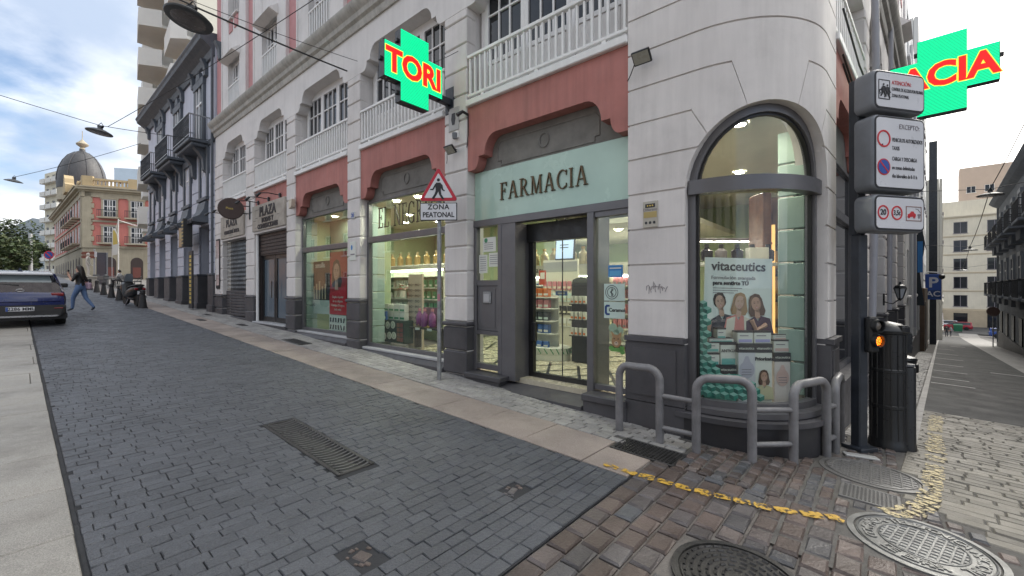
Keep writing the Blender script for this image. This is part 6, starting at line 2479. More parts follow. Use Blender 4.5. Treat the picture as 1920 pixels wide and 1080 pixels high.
def car(label, loc, rot, paint, roofm, plate=None, rear_detail=True, group=None):
    o = thing('parked_car', label, 'car', loc, rot, group)

    def ring(y, w, z0, z1, zt, sh=.04):
        h = [(0, z0), (w*.86, z0), (w*.97, z0+.10), (w, z0+.30), (w*1.0, z1-.18), (w*.96, z1-.03), (w*.90, z1), (0, zt)]
        return [(x, y, z) for x, z in h]+[(-x, y, z) for x, z in reversed(h[1:-1])]
    body = MB().loft([ring(-.0, .74, .40, .86, .87), ring(.03, .83, .30, .93, .95), ring(.14, .875, .24, .97, .99), ring(.7, .89, .20, .99, 1.0), ring(1.6, .89, .19, .98, .99), ring(3.0, .89, .19, .97, .98), ring(3.7, .87, .20, .88, .92), ring(4.05, .80, .24, .74, .80), ring(4.17, .66, .34, .62, .66)])
    body.build('body', paint, o, 40)
    g = lambda y, wb, wt, zb, zt: [(wb, y, zb), (wt+.03, y, zt-.07), (wt-.06, y, zt), (-wt+.06, y, zt), (-wt-.03, y, zt-.07), (-wb, y, zb)]
    MB().loft([g(.10, .80, .70, .95, 1.02), g(.42, .80, .62, .95, 1.43), g(.9, .80, .63, .95, 1.475), g(2.2, .80, .62, .95, 1.48), g(2.75, .79, .60, .95, 1.36), g(3.35, .78, .66, .93, .97)]).build('greenhouse', cglass, o, 40)
    MB().loft([[(w, y, z), (w-.05, y, z+.035), (-w+.05, y, z+.035), (-w, y, z)] for y, w, z in ((.18, .60, 1.46), (.34, .64, 1.455), (1.0, .655, 1.465), (2.2, .645, 1.468), (2.5, .61, 1.42))]).build('roof', roofm, o, 40)
    for sx in (-1, 1):
        MB().loft([[(sx*.83, y, z), (sx*.60, y+.02, 1.44), (sx*.66, y+.16, 1.45), (sx*.86, y+.2, z)] for y, z in ((.10, .95), (.13, .95))]).build('rear_pillar', paint, o)
        for y in (.82, 3.38):
            w = MB().lathe([(.19, -.11), (.32, -.11), (.335, -.08), (.335, .08), (.32, .11), (.19, .11)], (0, 0, 0), 24).build('wheel', rubber, o, 40, (sx*.79, y, .33), (0, R(90), 0))
            MB().lathe([(.0, -.08), (.19, -.10), (.20, 0), (.19, .10), (0, .08)], (0, 0, 0), 16).build('rim', rimm, w, 40)
        MB().cbox(sx*.96-.09, sx*.96+.09, 2.55, 2.68, .98, 1.12, .03).build('wing_mirror', cladding, o, 40)
        MB().cbox(sx*.80-.08, sx*.80+.08, 4.02, 4.10, .66, .76, .02).build('headlight', rimm, o)
    MB().loft([[(x, y, z) for x, z in ((.88, .20), (.905, .24), (.905, .34), (.86, .42), (-.86, .42), (-.905, .34), (-.905, .24), (-.88, .20))] for y in (.10, .18)]).build('wheel_arch_trim', cladding, o)
    if rear_detail:
        MB().loft([[(x*k, y, z) for x, z in ((.80, .28), (.86, .36), (.85, .56), (.80, .60), (-.80, .60), (-.85, .56), (-.86, .36), (-.80, .28))] for y, k in ((-.07, .92), (-.02, 1.0), (.12, 1.03))]).build('bumper', cladding, o, 40)
        MB().loft([[(x*k, y, z) for x, z in ((.72, .285), (.76, .31), (.72, .33), (-.72, .33), (-.76, .31), (-.72, .285))] for y, k in ((-.085, .95), (-.05, 1.0))]).build('skid_trim', rimm, o)
        MB().loft([[(.78, .045, .90), (.74, .20, 1.20), (-.74, .20, 1.20), (-.78, .045, .90)], [(.78, .02, .895), (.73, .17, 1.21), (-.73, .17, 1.21), (-.78, .02, .895)]]).build('tailgate_band', flat('dark_wine_gloss', (.016, .006, .010), .3), o)
        MB().loft([[(.62, .165, 1.10), (.55, .325, 1.385), (-.55, .325, 1.385), (-.62, .165, 1.10)], [(.62, .14, 1.105), (.55, .30, 1.395), (-.55, .30, 1.395), (-.62, .14, 1.105)]]).build('rear_window', flat('mirror_glass', (.25, .30, .32), .05), o)
        MB().cbox(-.62, .62, .10, .42, 1.405, 1.475, .02).build('spoiler', roofm, o, 40)
        MB().tube([(-.02, .13, 1.13), (-.30, .15, 1.16), (-.52, .16, 1.17)], [.022, .016, .008], 6).build('wiper', cladding, o)
        for sx in (-1, 1):
            MB().cbox(sx*.70-.13, sx*.70+.13, -.0, .10, .84, .93, .02).build('tail_lamp', flat('tail_red', (.20, .01, .015), .15), o, 40)
            MB().cbox(sx*.72-.09, sx*.72+.09, -.075, .0, .50, .53, .008).build('reflector', flat('tail_red', (.20, .01, .015), .15), o)
        MB().prism([(0, 1.60), (.05, 1.50), (.045, 1.49), (-.045, 1.49), (-.05, 1.50)], .5, .62).build('antenna_fin', flat('navy_fin', (.02, .03, .06)), o)
        MB().tube([(.075*math.cos(k*PI/8), .005, 1.0+.034*math.sin(k*PI/8)) for k in range(16)], .008, 5, closed=True).build('oval_badge', rimm, o)
        pl = MB().cbox(-.26, .26, -.088, -.06, .45, .56, .004).build('number_plate', M['signface'], o)
        MB().box(-.258, -.215, -.0905, -.086, .452, .558).build('blue_strip', M['blue'], pl)
        text('lettering', plate, .115, M['ink'], pl, (.02, -.090, .505), bold=.003, xs=.95, space=1.05)
    return o


HN = math.atan2(NN.y, NN.x)
navy = mat('navy_car_paint', (.008, .018, .11), .22, .03, 2, coat=.8)
p = TM(16.75, .07)
car('dark blue hatchback with a white roof seen from behind on the slope', p, slope_rot(p.x, p.y, HN), navy, mat('white_car_paint', (.62, .64, .68), .25, .03, 2, coat=.6), '2286 MML').scale = (.94, .94, .97)
HS = math.atan2(SR.y, SR.x)
p = RS(96, 6.2)
car('bright blue car half hidden at the foot of the side street', p, (0, 0, HS-R(90)), mat('blue_car_paint', (.01, .06, .30), .25, .03, 2, coat=.7), mat('blue_car_paint', (.01, .06, .30), .25, .03, 2, coat=.7), None, False)
p = RS(110, 5.0)
car('red car crossing at the bottom of the side street', p, (0, 0, HS+R(90)), mat('red_car_paint', (.36, .012, .03), .25, .03, 2, coat=.7), mat('red_car_paint', (.36, .012, .03), .25, .03, 2, coat=.7), None, False)
p = RS(114, 3.2)
car('white car parked beyond the red one in the cross street', p, (0, 0, HS+R(90)), mat('white_car_paint', (.62, .64, .68), .25, .03, 2, coat=.6), mat('white_car_paint', (.62, .64, .68), .25, .03, 2, coat=.6), None, False)
o = thing('recycling_container', 'green waste container standing by the far cars', 'container', RS(104, 3.0), (0, 0, HS))
MB().loft([[(x*k, y*k, z) for x, y in ((-.6, -.5), (.6, -.5), (.6, .5), (-.6, .5))] for z, k in ((.15, .85), (1.2, 1.0), (1.25, 1.05))]).build('bin_body', flat('bin_green', (.02, .16, .08)), o)
MB().loft([[(x*k, y*k, z) for x, y in ((-.62, -.52), (.62, -.52), (.62, .52), (-.62, .52))] for z, k in ((1.25, 1.02), (1.42, .7))]).build('lid', flat('bin_green', (.02, .16, .08)), o)
for x in (-.4, .4):
    MB().lathe([(.08, -.03), (.1, 0), (.08, .03)], (0, 0, 0), 10).build('wheel', rubber, o, None, (x, -.4, .1), (0, R(90), 0))


def scooter():
    p = TM(22.95, 3.32)
    o = thing('motor_scooter', 'black motor scooter parked by the bollards, seen from behind', 'scooter', p, slope_rot(p.x, p.y, HN+R(8)))
    for y in (.30, 1.62):
        w = MB().lathe([(.17, -.05), (.25, -.065), (.285, 0), (.25, .065), (.17, .05)], (0, 0, 0), 20).build('wheel', rubber, o, 40, (0, y, .285), (0, R(90), 0))
        MB().lathe([(0, -.03), (.17, -.05), (.17, .05), (0, .03)], (0, 0, 0), 14).build('rim', M['inkg'], w)
    rg = lambda y, w, z0, z1: [(w*c*1.0, y, (z0+z1)/2+(z1-z0)/2*s) for c, s in [(math.cos(2*PI*k/12), math.sin(2*PI*k/12)) for k in range(12)]]
    MB().loft([rg(.0, .10, .66, .82), rg(.12, .20, .52, .88), rg(.5, .24, .38, .86), rg(.95, .24, .28, .74), rg(1.15, .20, .26, .46)]).build('rear_fairing', M['black'], o, 50)
    MB().loft([rg(1.12, .22, .26, .48), rg(1.30, .27, .35, 1.0), rg(1.50, .26, .45, 1.05), rg(1.72, .16, .55, .95)]).build('front_fairing', M['black'], o, 50)
    MB().loft([rg(.05, .16, .84, .94), rg(.3, .20, .80, .93), rg(.62, .20, .76, .88), rg(1.0, .15, .70, .84)]).build('seat', M['blackm'], o, 50)
    MB().loft([[(x*k, y, z) for x in (-.15, .15)]+[(x*k, y-.015, z) for x in (.15, -.15)] for y, z, k in ((1.42, .98, 1), (1.34, 1.2, .95), (1.30, 1.34, .6))]).build('windscreen', flat('smoked_screen', (.22, .25, .28), .1), o)
    MB().tube([(-.36, 1.12, 1.02), (-.2, 1.25, 1.0), (0, 1.3, .99), (.2, 1.25, 1.0), (.36, 1.12, 1.02)], .018, 8).build('handlebar', M['blackm'], o)
    for s in (-1, 1):
        MB().tube([(s*.24, 1.25, 1.02), (s*.33, 1.28, 1.16)], .008, 5).lathe([(0, -.012), (.06, -.01), (.06, .01), (0, .012)], (s*.35, 1.28, 1.17), 10).build('mirror', M['black'], o)
        MB().cbox(s*.12-.06, s*.12+.06, -.02, .10, .70, .78, .02).build('tail_lamp', flat('tail_red', (.20, .01, .015), .15), o)
    MB().cbox(-.11, .11, -.06, -.045, .52, .66, .004).build('number_plate', M['signface'], o)
    MB().tube([(.16, -.05, .42), (.18, .45, .36), (.14, .9, .3)], [.055, .055, .03], 10).build('exhaust', M['galv'], o, 40)
    MB().tube([(-.14, .30, .30), (-.15, .9, .34)], .045, 8).build('swing_arm', M['blackm'], o)
    MB().tube([(.02, 1.62, .30), (.04, 1.50, .75)], .03, 8).build('fork', M['inkg'], o)
    MB().tube([(-.12, .95, .30), (-.22, 1.0, .0)], .014, 6).build('kick_stand', M['inkg'], o)


scooter()

# ------------------------------------------------------------------ people: one skinned body each
BODIES = []


def person(label, loc, yaw, joints, bones, zones, hair=None, extras=None, scale=1, name='person', cat='person', group=None):
    """joints: name -> (x, y, z, radius); bones: (a, b, zone); zones: zone -> material"""
    ks = list(joints)
    me = bpy.data.meshes.new(name)
    me.from_pydata([tuple(c*scale for c in joints[k][:3]) for k in ks], [(ks.index(a), ks.index(b)) for a, b, _ in bones], [])
    o = put(name, me, None, loc, (0, 0, yaw))
    tag(o, label, cat, group)
    m = o.modifiers.new('skin', 'SKIN')
    m.use_smooth_shade = True
    for i, k in enumerate(ks):
        sv = me.skin_vertices[0].data[i]
        r_ = joints[k][3]*scale
        sv.radius = (r_, r_) if len(joints[k]) < 5 else (r_*joints[k][4], r_)
        sv.use_root = (k == 'pelvis')
    s = o.modifiers.new('sub', 'SUBSURF')
    s.levels = s.render_levels = 1
    BODIES.append((o, [(Vector(joints[a][:3])*scale, Vector(joints[b][:3])*scale, z) for a, b, z in bones], zones))
    if extras:
        extras(o, scale)
    return o


def fingers(J, B, side, wrist, d, zone='skin'):
    w = Vector(J[wrist][:3])
    d = Vector(d).normalized()
    q = Vector((1, 0, 0)) if abs(d.x) < .8 else Vector((0, 1, 0))
    q = (q-d*q.dot(d)).normalized()
    palm = w+d*.07
    J['palm'+side] = (*palm, .026)
    B.append((wrist, 'palm'+side, zone))
    for k, (off, L) in enumerate(((-.027, .060), (-.009, .072), (.009, .068), (.026, .052))):
        t = palm+q*off+d*L
        J['finger%d%s' % (k, side)] = (*t, .008)
        B.append(('palm'+side, 'finger%d%s' % (k, side), zone))
    t = w+d*.06-q*.055
    J['thumb'+side] = (*t, .010)
    B.append((wrist, 'thumb'+side, zone))


def woman():
    J = dict(pelvis=(0, 0, .88, .135, 1.15), waist=(0, .01, 1.03, .105, 1.15), chest=(0, .02, 1.20, .125, 1.2), collar=(0, .02, 1.32, .085, 1.5), neck=(0, .035, 1.38, .048), jaw=(0, .06, 1.455, .072), crown=(0, .05, 1.545, .075),
             hl=(-.09, 0, .82, .10), kl=(-.095, .16, .48, .066), al=(-.09, .18, .10, .045), tl=(-.09, .34, .035, .034),
             hr=(.09, 0, .82, .10), kr=(.095, -.10, .47, .066), ar=(.09, -.36, .13, .045), tr=(.10, -.27, .03, .034),
             sl=(-.16, .02, 1.30, .056), el=(-.21, .10, 1.06, .045), wl=(-.12, .27, 1.27, .03),
             sr=(.16, .02, 1.30, .056), er=(.22, -.06, 1.06, .045), wr=(.20, .10, .92, .03), nose=(0, .135, 1.47, .018))
    B = [('pelvis', 'waist', 'top'), ('waist', 'chest', 'top'), ('chest', 'collar', 'top'), ('collar', 'neck', 'skin'), ('neck', 'jaw', 'skin'), ('jaw', 'crown', 'skin'), ('jaw', 'nose', 'skin'),
         ('pelvis', 'hl', 'jeans'), ('hl', 'kl', 'jeans'), ('kl', 'al', 'jeans'), ('al', 'tl', 'shoe'), ('pelvis', 'hr', 'jeans'), ('hr', 'kr', 'jeans'), ('kr', 'ar', 'jeans'), ('ar', 'tr', 'shoe'),
         ('collar', 'sl', 'top'), ('sl', 'el', 'top'), ('el', 'wl', 'skin'), ('collar', 'sr', 'top'), ('sr', 'er', 'top'), ('er', 'wr', 'skin')]
    fingers(J, B, 'l', 'wl', (.2, .3, .9))
    fingers(J, B, 'r', 'wr', (0, .4, -.9))

    def ex(o, s):
        h = MB()
        rg = lambda cx, cy, cz, rx, ry: [(cx+rx*math.cos(2*PI*k/12), cy+ry*math.sin(2*PI*k/12), cz) for k in range(12)]
        h.loft([rg(0, .04, 1.64, .02, .02), rg(0, .03, 1.61, .075, .08), rg(0, .01, 1.54, .098, .095), rg(0, -.025, 1.46, .10, .08), rg(0, -.06, 1.36, .105, .06), rg(0, -.09, 1.22, .10, .045), rg(0, -.10, 1.12, .05, .03)])
        h.build('hair', M['hair'], o, 60)
        b = MB().cbox(.16, .30, -.16, .20, .78, 1.02, .03)
        q = b.build('handbag', flat('lilac_bag', (.50, .36, .46)), o, 40)
        MB().tube([(.23, -.10, 1.0), (.22, -.06, 1.10), (.21, .06, 1.10), (.22, .12, 1.0)], .012, 6).build('strap', flat('lilac_bag', (.50, .36, .46)), q)
        MB().cbox(-.11, -.03, .31, .325, 1.32, 1.47, .005).build('phone', M['ink'], o)
        e = MB()
        for x in (-.03, .03):
            e.lathe([(0, -.008), (.010, 0), (0, .008)], (x, .122, 1.495), 8)
        e.tube([(-.025, .124, 1.425), (0, .13, 1.423), (.025, .124, 1.425)], .005, 5)
        e.build('face_features', M['hair'], o)
    person('woman in black top and jeans walking with a lilac bag at her hip', TM(21.6, 1.50)+Vector((0, 0, .01)), R(100), J, B, dict(top=flat('black_knit', (.012, .012, .013)), jeans=flat('blue_denim', (.09, .15, .28), .8), skin=M['skin'], shoe=flat('dark_trainer', (.05, .06, .08))), None, ex)


def simple_person(label, loc, yaw, top, bottom, sit=False, scale=1, mono=None, name='person', cat='person', group=None):
    hz = .50 if sit else .90
    J = dict(pelvis=(0, 0, hz, .14, 1.15), waist=(0, .0, hz+.17, .125, 1.2), chest=(0, .01, hz+.36, .145, 1.25), collar=(0, .01, hz+.50, .09, 1.6), neck=(0, .02, hz+.57, .052), jaw=(0, .035, hz+.645, .075), crown=(0, .03, hz+.735, .078), nose=(0, .115, hz+.66, .018))
    for s, q in ((-1, 'l'), (1, 'r')):
        if sit:
            J['h'+q] = (s*.09, .05, hz-.01, .09); J['k'+q] = (s*.11, .42, hz-.0, .065); J['a'+q] = (s*.11, .40, .10, .045); J['t'+q] = (s*.12, .55, .035, .035)
            J['s'+q] = (s*.19, .01, hz+.48, .06); J['e'+q] = (s*.24, .10, hz+.22, .048); J['w'+q] = (s*.15, .32, hz+.22, .03)
        else:
            J['h'+q] = (s*.09, 0, hz-.06, .095); J['k'+q] = (s*.10, .02+.05*s, .48, .066); J['a'+q] = (s*.10, -.0+.06*s, .09, .046); J['t'+q] = (s*.11, .15+.06*s, .035, .036)
            J['s'+q] = (s*.19, .01, hz+.48, .06); J['e'+q] = (s*.24, -.02, hz+.20, .046); J['w'+q] = (s*.22, .10, hz-.02, .03)
    B = [('pelvis', 'waist', 'top'), ('waist', 'chest', 'top'), ('chest', 'collar', 'top'), ('collar', 'neck', 'skin'), ('neck', 'jaw', 'skin'), ('jaw', 'crown', 'skin'), ('jaw', 'nose', 'skin')]
    for q in 'lr':
        B += [('pelvis', 'h'+q, 'bottom'), ('h'+q, 'k'+q, 'bottom'), ('k'+q, 'a'+q, 'bottom'), ('a'+q, 't'+q, 'shoe'), ('collar', 's'+q, 'top'), ('s'+q, 'e'+q, 'top'), ('e'+q, 'w'+q, 'skin')]
        fingers(J, B, q, 'w'+q, (0, .6, -.5) if not sit else (0, 1, -.2))
    zz = dict(top=top, bottom=bottom, skin=M['skin'], shoe=M['blackm']) if not mono else dict(top=mono, bottom=mono, skin=mono, shoe=mono)

    def ex(o, s):
        rg = lambda cz, rx, cy: [(rx*math.cos(2*PI*k/12)*s, (cy+rx*math.sin(2*PI*k/12))*s, cz*s) for k in range(12)]
        MB().loft([rg(hz+.84, .02, .02), rg(hz+.81, .07, .015), rg(hz+.75, .094, .0), rg(hz+.68, .09, -.02), rg(hz+.62, .06, -.03)]).build('hair', mono or M['hair'], o, 60)
    return person(label, loc, yaw, J, B, zz, None, ex, scale, name, cat, group)


woman()
TERR = (48.5, 5.6)
simple_person('man in a white shirt seated at the cafe terrace', TM(45.6, 5.35)+Vector((0, 0, .0)), HN+R(60), flat('white_shirt', (.65, .65, .65)), flat('dark_trousers', (.03, .03, .04)), True)
simple_person('far pedestrian in dark clothes at the foot of the side street', RS(91, 1.5), HS, M['blackm'], flat('dark_trousers', (.03, .03, .04)))
simple_person('second far pedestrian in a grey jacket beside the dark clothed one', RS(93, 2.0), HS+1, M['inkg'], flat('dark_trousers', (.03, .03, .04)))
st = flat('white_marble', (.60, .57, .52), .6)
pst = wpt(165, 33)
simple_person('white stone statue of a standing figure behind the walking woman', pst+Vector((0, 0, .75)), -R(60), st, st, False, 1.05, st, 'statue', 'statue')
o = thing('statue_pedestal', 'pale stone pedestal under the white statue', 'pedestal', pst)
MB().cbox(-.42, .42, -.42, .42, -.2, .65, .03).cbox(-.48, .48, -.48, .48, .65, .75, .02).build('pedestal_block', st, o)


# cafe terrace
def terrace():
    fm = flat('terrace_metal', (.16, .165, .17), .4)
    t0 = thing('cafe_table', 'grey round cafe table on the terrace before the salmon palace', 'table', TM(44.6, 5.0), None, 'cafe tables on the terrace')
    MB().lathe([(.0, .70), (.38, .70), (.38, .73), (0, .73)], (0, 0, 0), 20).build('table_top', flat('terrace_top', (.40, .41, .42)), t0)
    MB().lathe([(.22, 0), (.22, .02), (.03, .04), (.03, .70)], (0, 0, 0), 14).build('pedestal', fm, t0)
    for (t, m, w) in ((46.5, 5.9, 'beside the white shirted man'), (48.5, 4.9, 'under the bunting strings'), (43.0, 4.6, 'nearest the row of bollards'), (50.5, 5.8, 'farthest out before the palace doors')):
        copy_tree(t0, TM(t, m))['label'] = 'grey round cafe table '+w
    c0 = thing('cafe_chair', 'grey metal cafe chair pulled up on the terrace', 'chair', TM(44.1, 5.6), (0, 0, 1), 'cafe chairs on the terrace')
    MB().cbox(-.21, .21, -.21, .21, .43, .46, .008).build('seat', fm, c0)
    MB().cbox(-.21, .21, -.22, -.19, .60, .86, .01).build('backrest', fm, c0)
    for x in (-.19, .19):
        for y in (-.2, .19):
            MB().cyl((x, y, 0), (x, y, .43 if y > 0 else .86), .014, 6).build('leg', fm, c0)
    r = random.Random(3)
    for (t, m) in ((45.2, 4.4), (45.6, 5.35), (47.1, 5.4), (46.0, 6.5), (48.1, 5.6), (49.2, 4.3), (43.4, 5.2), (42.6, 4.1), (50.0, 5.2), (51.2, 6.3)):
        copy_tree(c0, TM(t, m), (0, 0, HN+R(60) if (t, m) == (45.6, 5.35) else r.uniform(0, 6)))


terrace()

# ------------------------------------------------------------------ hanging street lamps and their cables
def cable(label, pts, rad=.012, sag=.0, name='overhead_cable'):
    q = []
    for a, b in zip(pts, pts[1:]):
        a, b = Vector(a), Vector(b)
        n = 10
        for k in range(n+(b is pts[-1])):
            f = k/n
            p = a.lerp(b, f)
            p.z -= sag*4*f*(1-f)
            q.append(p)
    q.append(Vector(pts[-1]))
    base = q[0].copy()
    o = MB().tube([p-base for p in q], rad, 5).build(name, M['wire'])
    o.location = base
    return tag(o, label, 'cable')


def street_lamp(label, p, rad, tilt=(0, 0), group='hanging disc street lamps'):
    o = thing('hanging_lamp', label, 'street lamp', p, (tilt[0], tilt[1], 0), group)
    dk = flat('lamp_grey', (.05, .055, .06), .45)
    MB().lathe([(rad*.80, -.085), (rad*.97, -.075), (rad, -.05), (rad*.9, -.02), (rad*.5, .045), (rad*.22, .07), (rad*.18, .13), (0, .14)], (0, 0, 0), 36).build('lamp_disc', dk, o, 40)
    MB().lathe([(0, -.10), (rad*.4, -.098), (rad*.68, -.088), (rad*.80, -.08)], (0, 0, 0), 32).build('diffuser', mat('lamp_glass_unlit', (.13, .12, .12), .25, .25, 3), o, 40)
    MB().cbox(-.09, .09, -.05, .05, .12, .20, .02).tube([(-.12, 0, .17), (0, 0, .30), (.12, 0, .17)], .012, 6).build('hanger', M['black'], o, 40)
    return o


L1 = Vector((-5.82, 7.70, 6.60))
street_lamp('large hanging disc lamp nearest, over the road before the salmon panels', L1, .37, (R(-8), R(6)))
cable('thick black cable carrying the nearest disc lamp to the facade', [tuple(L1+Vector((0, 0, .22))), tuple(TM(9.2, 4.93, 6.65))], .017, .02)
cable('thin steel wire above the nearest lamp cable ending on the facade', [tuple(L1+Vector((-.1, 0, .34))), tuple(TM(8.75, 4.93, 6.72))], .006, .03)
cable('far half of the nearest lamp cable over the slab pavement', [tuple(L1+Vector((0, 0, .22))), tuple(TM(9.6, -4.6, 7.6))], .015, .05)
L2 = Vector((-14.5, 15.0, 7.22))
street_lamp('small dark disc lamp hanging against the clouds by the slate dome', L2, .37, (R(-4), R(8)))
cable('cable from the lamp by the dome to the lilac town house', [tuple(L2+Vector((0, 0, .2))), tuple(TM(19.3, 4.9, 7.35))], .011, .05)
cable('cable from the lamp by the dome over the slab pavement', [tuple(L2+Vector((0, 0, .2))), tuple(TM(21.5, -4.6, 8.6))], .011, .05)
cable('slanting cable from the rose upper wall to the lamp by the dome', [tuple(TM(10.9, 4.95, 9.05)), tuple(L2+Vector((.3, 0, .16)))], .010, .08)
L3 = Vector((-29.9, 25.6, 8.15))
street_lamp('farthest disc lamp at the edge of the view over the trees', L3, .40, (0, R(10)))
cable('cable rising from the farthest lamp across the sky', [tuple(L3+Vector((0, 0, .2))), tuple(TM(34, 4.95, 10.5))], .014, .1)
for (r_, lab) in ((22.7, 'disc lamp hanging highest over the side street'), (42, 'middle disc lamp hanging over the side street'), (58.6, 'lowest looking disc lamp far down the side street')):
    p = RS(r_, 2.45)
    p.z += 7.55
    street_lamp(lab, p, .44)
    a, b = RS(r_, 0, p.z+.5), RS(r_, 4.7, p.z+.55)
    cable('cross cable of the ' + lab, [tuple(a), tuple(p+Vector((0, 0, .22))), tuple(b)], .014, .0)
a = [RS(8, 3.2, 8.5)]+[RS(r_, 2.45, RS(r_, 2.45).z+7.8) for r_ in (22.7, 42, 58.6)]
cable('long sagging cable linking the disc lamps down the side street', [tuple(x) for x in a], .016, .25)
cable('thin wire from pilaster to the cross bracket', [tuple(TM(5.45, 4.93, 5.75)), tuple(TM(6.1, 4.6, 5.55))], .005, .02)

# ------------------------------------------------------------------ lilac town house next door
lil_w = mat('lilac_grey_paint', (.52, .535, .61), .75, .07, 1.5, bump=.1, bs=80, streak=.15)
slate = mat('slate_grey_trim', (.085, .095, .11), .6, .15, 3)
iron = flat('balcony_iron', (.03, .032, .038), .5)


def town_house():
    T0, T1 = 19.24, 31.9
    root = thing('town_house', 'lilac grey town house with slate trim and iron balconies', 'building', TM(T0, D, .7), (0, 0, AF))
    z0 = .7
    b = lambda: MB(Matrix.Translation((T0*1.0, 0, -z0)))     # local x = T0 - t
    X = lambda t: -t
    bays5 = [20.6, 23.1, 25.6, 28.1, 30.5]
    bays3 = [21.2, 24.8, 28.4]
    # ground floor piers between five openings, in courses
    edges = [T0]+[e for c in bays5 for e in (c-.72, c+.72)]+[T1]
    for k in range(0, len(edges), 2):
        a, c = edges[k], edges[k+1]
        b().box(X(c), X(a), .02, .5, -.3, 6.2).build('pier_core', lil_w, root)
        z = 2.25
        while z < 6.0:
            me = shared(('th', round(c-a, 2)), lambda: MB().cbox(0, c-a, 0, .1, 0, .405, .014).mesh('stone_block', lil_w))
            put('stone_block', me, root, (T0+X(c), -.02, z-z0))
            z += .43
        b().cbox(X(c)-.02, X(a)+.02, -.07, .3, -.3, 2.2, .02).build('plinth', M['plinth'], root)
        b().cbox(X(c)-.04, X(a)+.04, -.10, .3, 2.2, 2.27, .01).build('plinth_cap', slate, root)
        b().cbox(X(c)-.01, X(a)+.06, -.11, .3, .0, 1.05+.02*k, .015).build('plinth_foot', M['plinth'], root)
    for c in bays5:
        b().box(X(c+.72), X(c-.72), .35, .42, .5, 4.2).build('shop_door', M['dark'], root)
        b().box(X(c+.72), X(c-.72), .0, .4, 4.2, 6.2).build('lintel_wall', lil_w, root)
        # dark curved corbel
        prof = [(0, 5.15), (-.10, 5.12), (-.16, 4.8), (-.30, 4.55), (-.52, 4.42), (-.52, 4.28), (0, 4.28)]
        q = b().prism(prof, X(c+.55), X(c-.55), 0, 'x').build('corbel', slate, root)
        for j in range(5):
            b().cbox(X(c)-.5+j*.22, X(c)-.40+j*.22, -.55, -.50, 4.22, 4.36, .01).build('corbel_rib', iron, q)
        # first floor window
        f = b().box(X(c+.62), X(c+.42), -.06, .2, 5.3, 7.0).box(X(c-.42), X(c-.62), -.06, .2, 5.3, 7.0).box(X(c+.62), X(c-.62), -.07, .2, 7.0, 7.25).box(X(c+.66), X(c-.66), -.12, .2, 5.18, 5.3).build('window_surround', slate, root)
        b().box(X(c+.42), X(c-.42), .04, .08, 5.3, 7.0).build('pane', GWIN, f)
        b().box(X(c)-.03, X(c)+.03, .0, .05, 5.3, 7.0).box(X(c+.42), X(c+.35), .0, .05, 5.3, 7.0).box(X(c-.35), X(c-.42), .0, .05, 5.3, 7.0).box(X(c+.35), X(c-.35), .002, .048, 6.4, 6.46).build('window_bars', M['wood_w'], f)
    b().box(X(T1), X(T0), .03, .5, 6.2, 11.0).build('upper_wall', lil_w, root)
    b().box(X(T1), X(T0)-.02, -.03, .02, 7.32, 7.50).build('string_course', slate, root)
    for c in bays3:
        f = b().box(X(c+.70), X(c+.46), -.07, .1, 7.55, 9.9).box(X(c-.46), X(c-.70), -.07, .1, 7.55, 9.9).box(X(c+.72), X(c-.72), -.09, .1, 9.9, 10.2).prism([(X(c)-.30, 10.2), (X(c)+.30, 10.2), (X(c)+.18, 10.5), (X(c)-.18, 10.5)], -.10, .1).build('window_surround', slate, root)
        b().box(X(c+.46), X(c-.46), .0, .04, 7.5, 9.9).build('pane', flat('pale_reflecting_pane', (.10, .13, .16), .05), f)
        b().box(X(c)-.04, X(c)+.04, -.05, .0, 7.5, 9.9).box(X(c+.46), X(c+.38), -.05, 0, 7.5, 9.9).box(X(c-.38), X(c-.46), -.05, 0, 7.5, 9.9).box(X(c+.38), X(c-.38), -.048, 0, 9.2, 9.27).build('window_bars', M['wood_w'], f)
        # balcony on big corbels
        w = 1.25
        s = b().cbox(X(c)-w, X(c)+w, -.66, .05, 7.36, 7.48, .02).cbox(X(c)-w+.08, X(c)+w-.08, -.56, .05, 7.22, 7.36, .03).build('balcony', slate, root)
        for dx in (-.8, .8):
            b().prism([(0.03, 6.3), (-.10, 6.4), (-.14, 6.85), (-.30, 7.08), (-.42, 7.22), (.03, 7.22)], X(c)+dx-.14, X(c)+dx+.14, 0, 'x').build('corbel', slate, s)
        rl = b()
        rl.box(X(c)-w, X(c)+w, -.67, -.63, 8.36, 8.40)
        for sx in (-w, w-.04):
            rl.box(X(c)+sx, X(c)+sx+.04, -.63, .03, 8.36, 8.40)
        rl.box(X(c)-w, X(c)+w, -.66, -.64, 7.56, 7.59)
        rail = rl.build('handrail', M['galv'], s)
        g = b()
        for k in range(26):
            x = X(c)-w+.02+(2*w-.04)*k/25
            g.box(x-.008, x+.008, -.658, -.642, 7.48, 8.36)
        for y in range(8):
            for sx in (-w+.01, w-.03):
                g.box(X(c)+sx, X(c)+sx+.016, -.60+y*.075, -.585+y*.075, 7.48, 8.36)
        for k in range(12):
            x = X(c)-w+.1+(2*w-.2)*k/11
            for zz in (7.75, 8.1):
                g.tube([(x+.07*math.cos(j*PI/4), -.65, zz+.09*math.sin(j*PI/4)) for j in range(8)], .012, 4, closed=True)
        tag(g.build('wrought_bars', iron, s), None, None, None, 'stuff')
    prof = [(.3, 10.6), (-.05, 10.62), (-.10, 10.85), (-.26, 10.98), (-.44, 11.10), (-.47, 11.22), (-.52, 11.30), (-.50, 11.38), (.3, 11.5)]
    b().prism(prof, X(T1)-.25, X(T0)-.05, 0, 'x').build('cornice', slate, root)
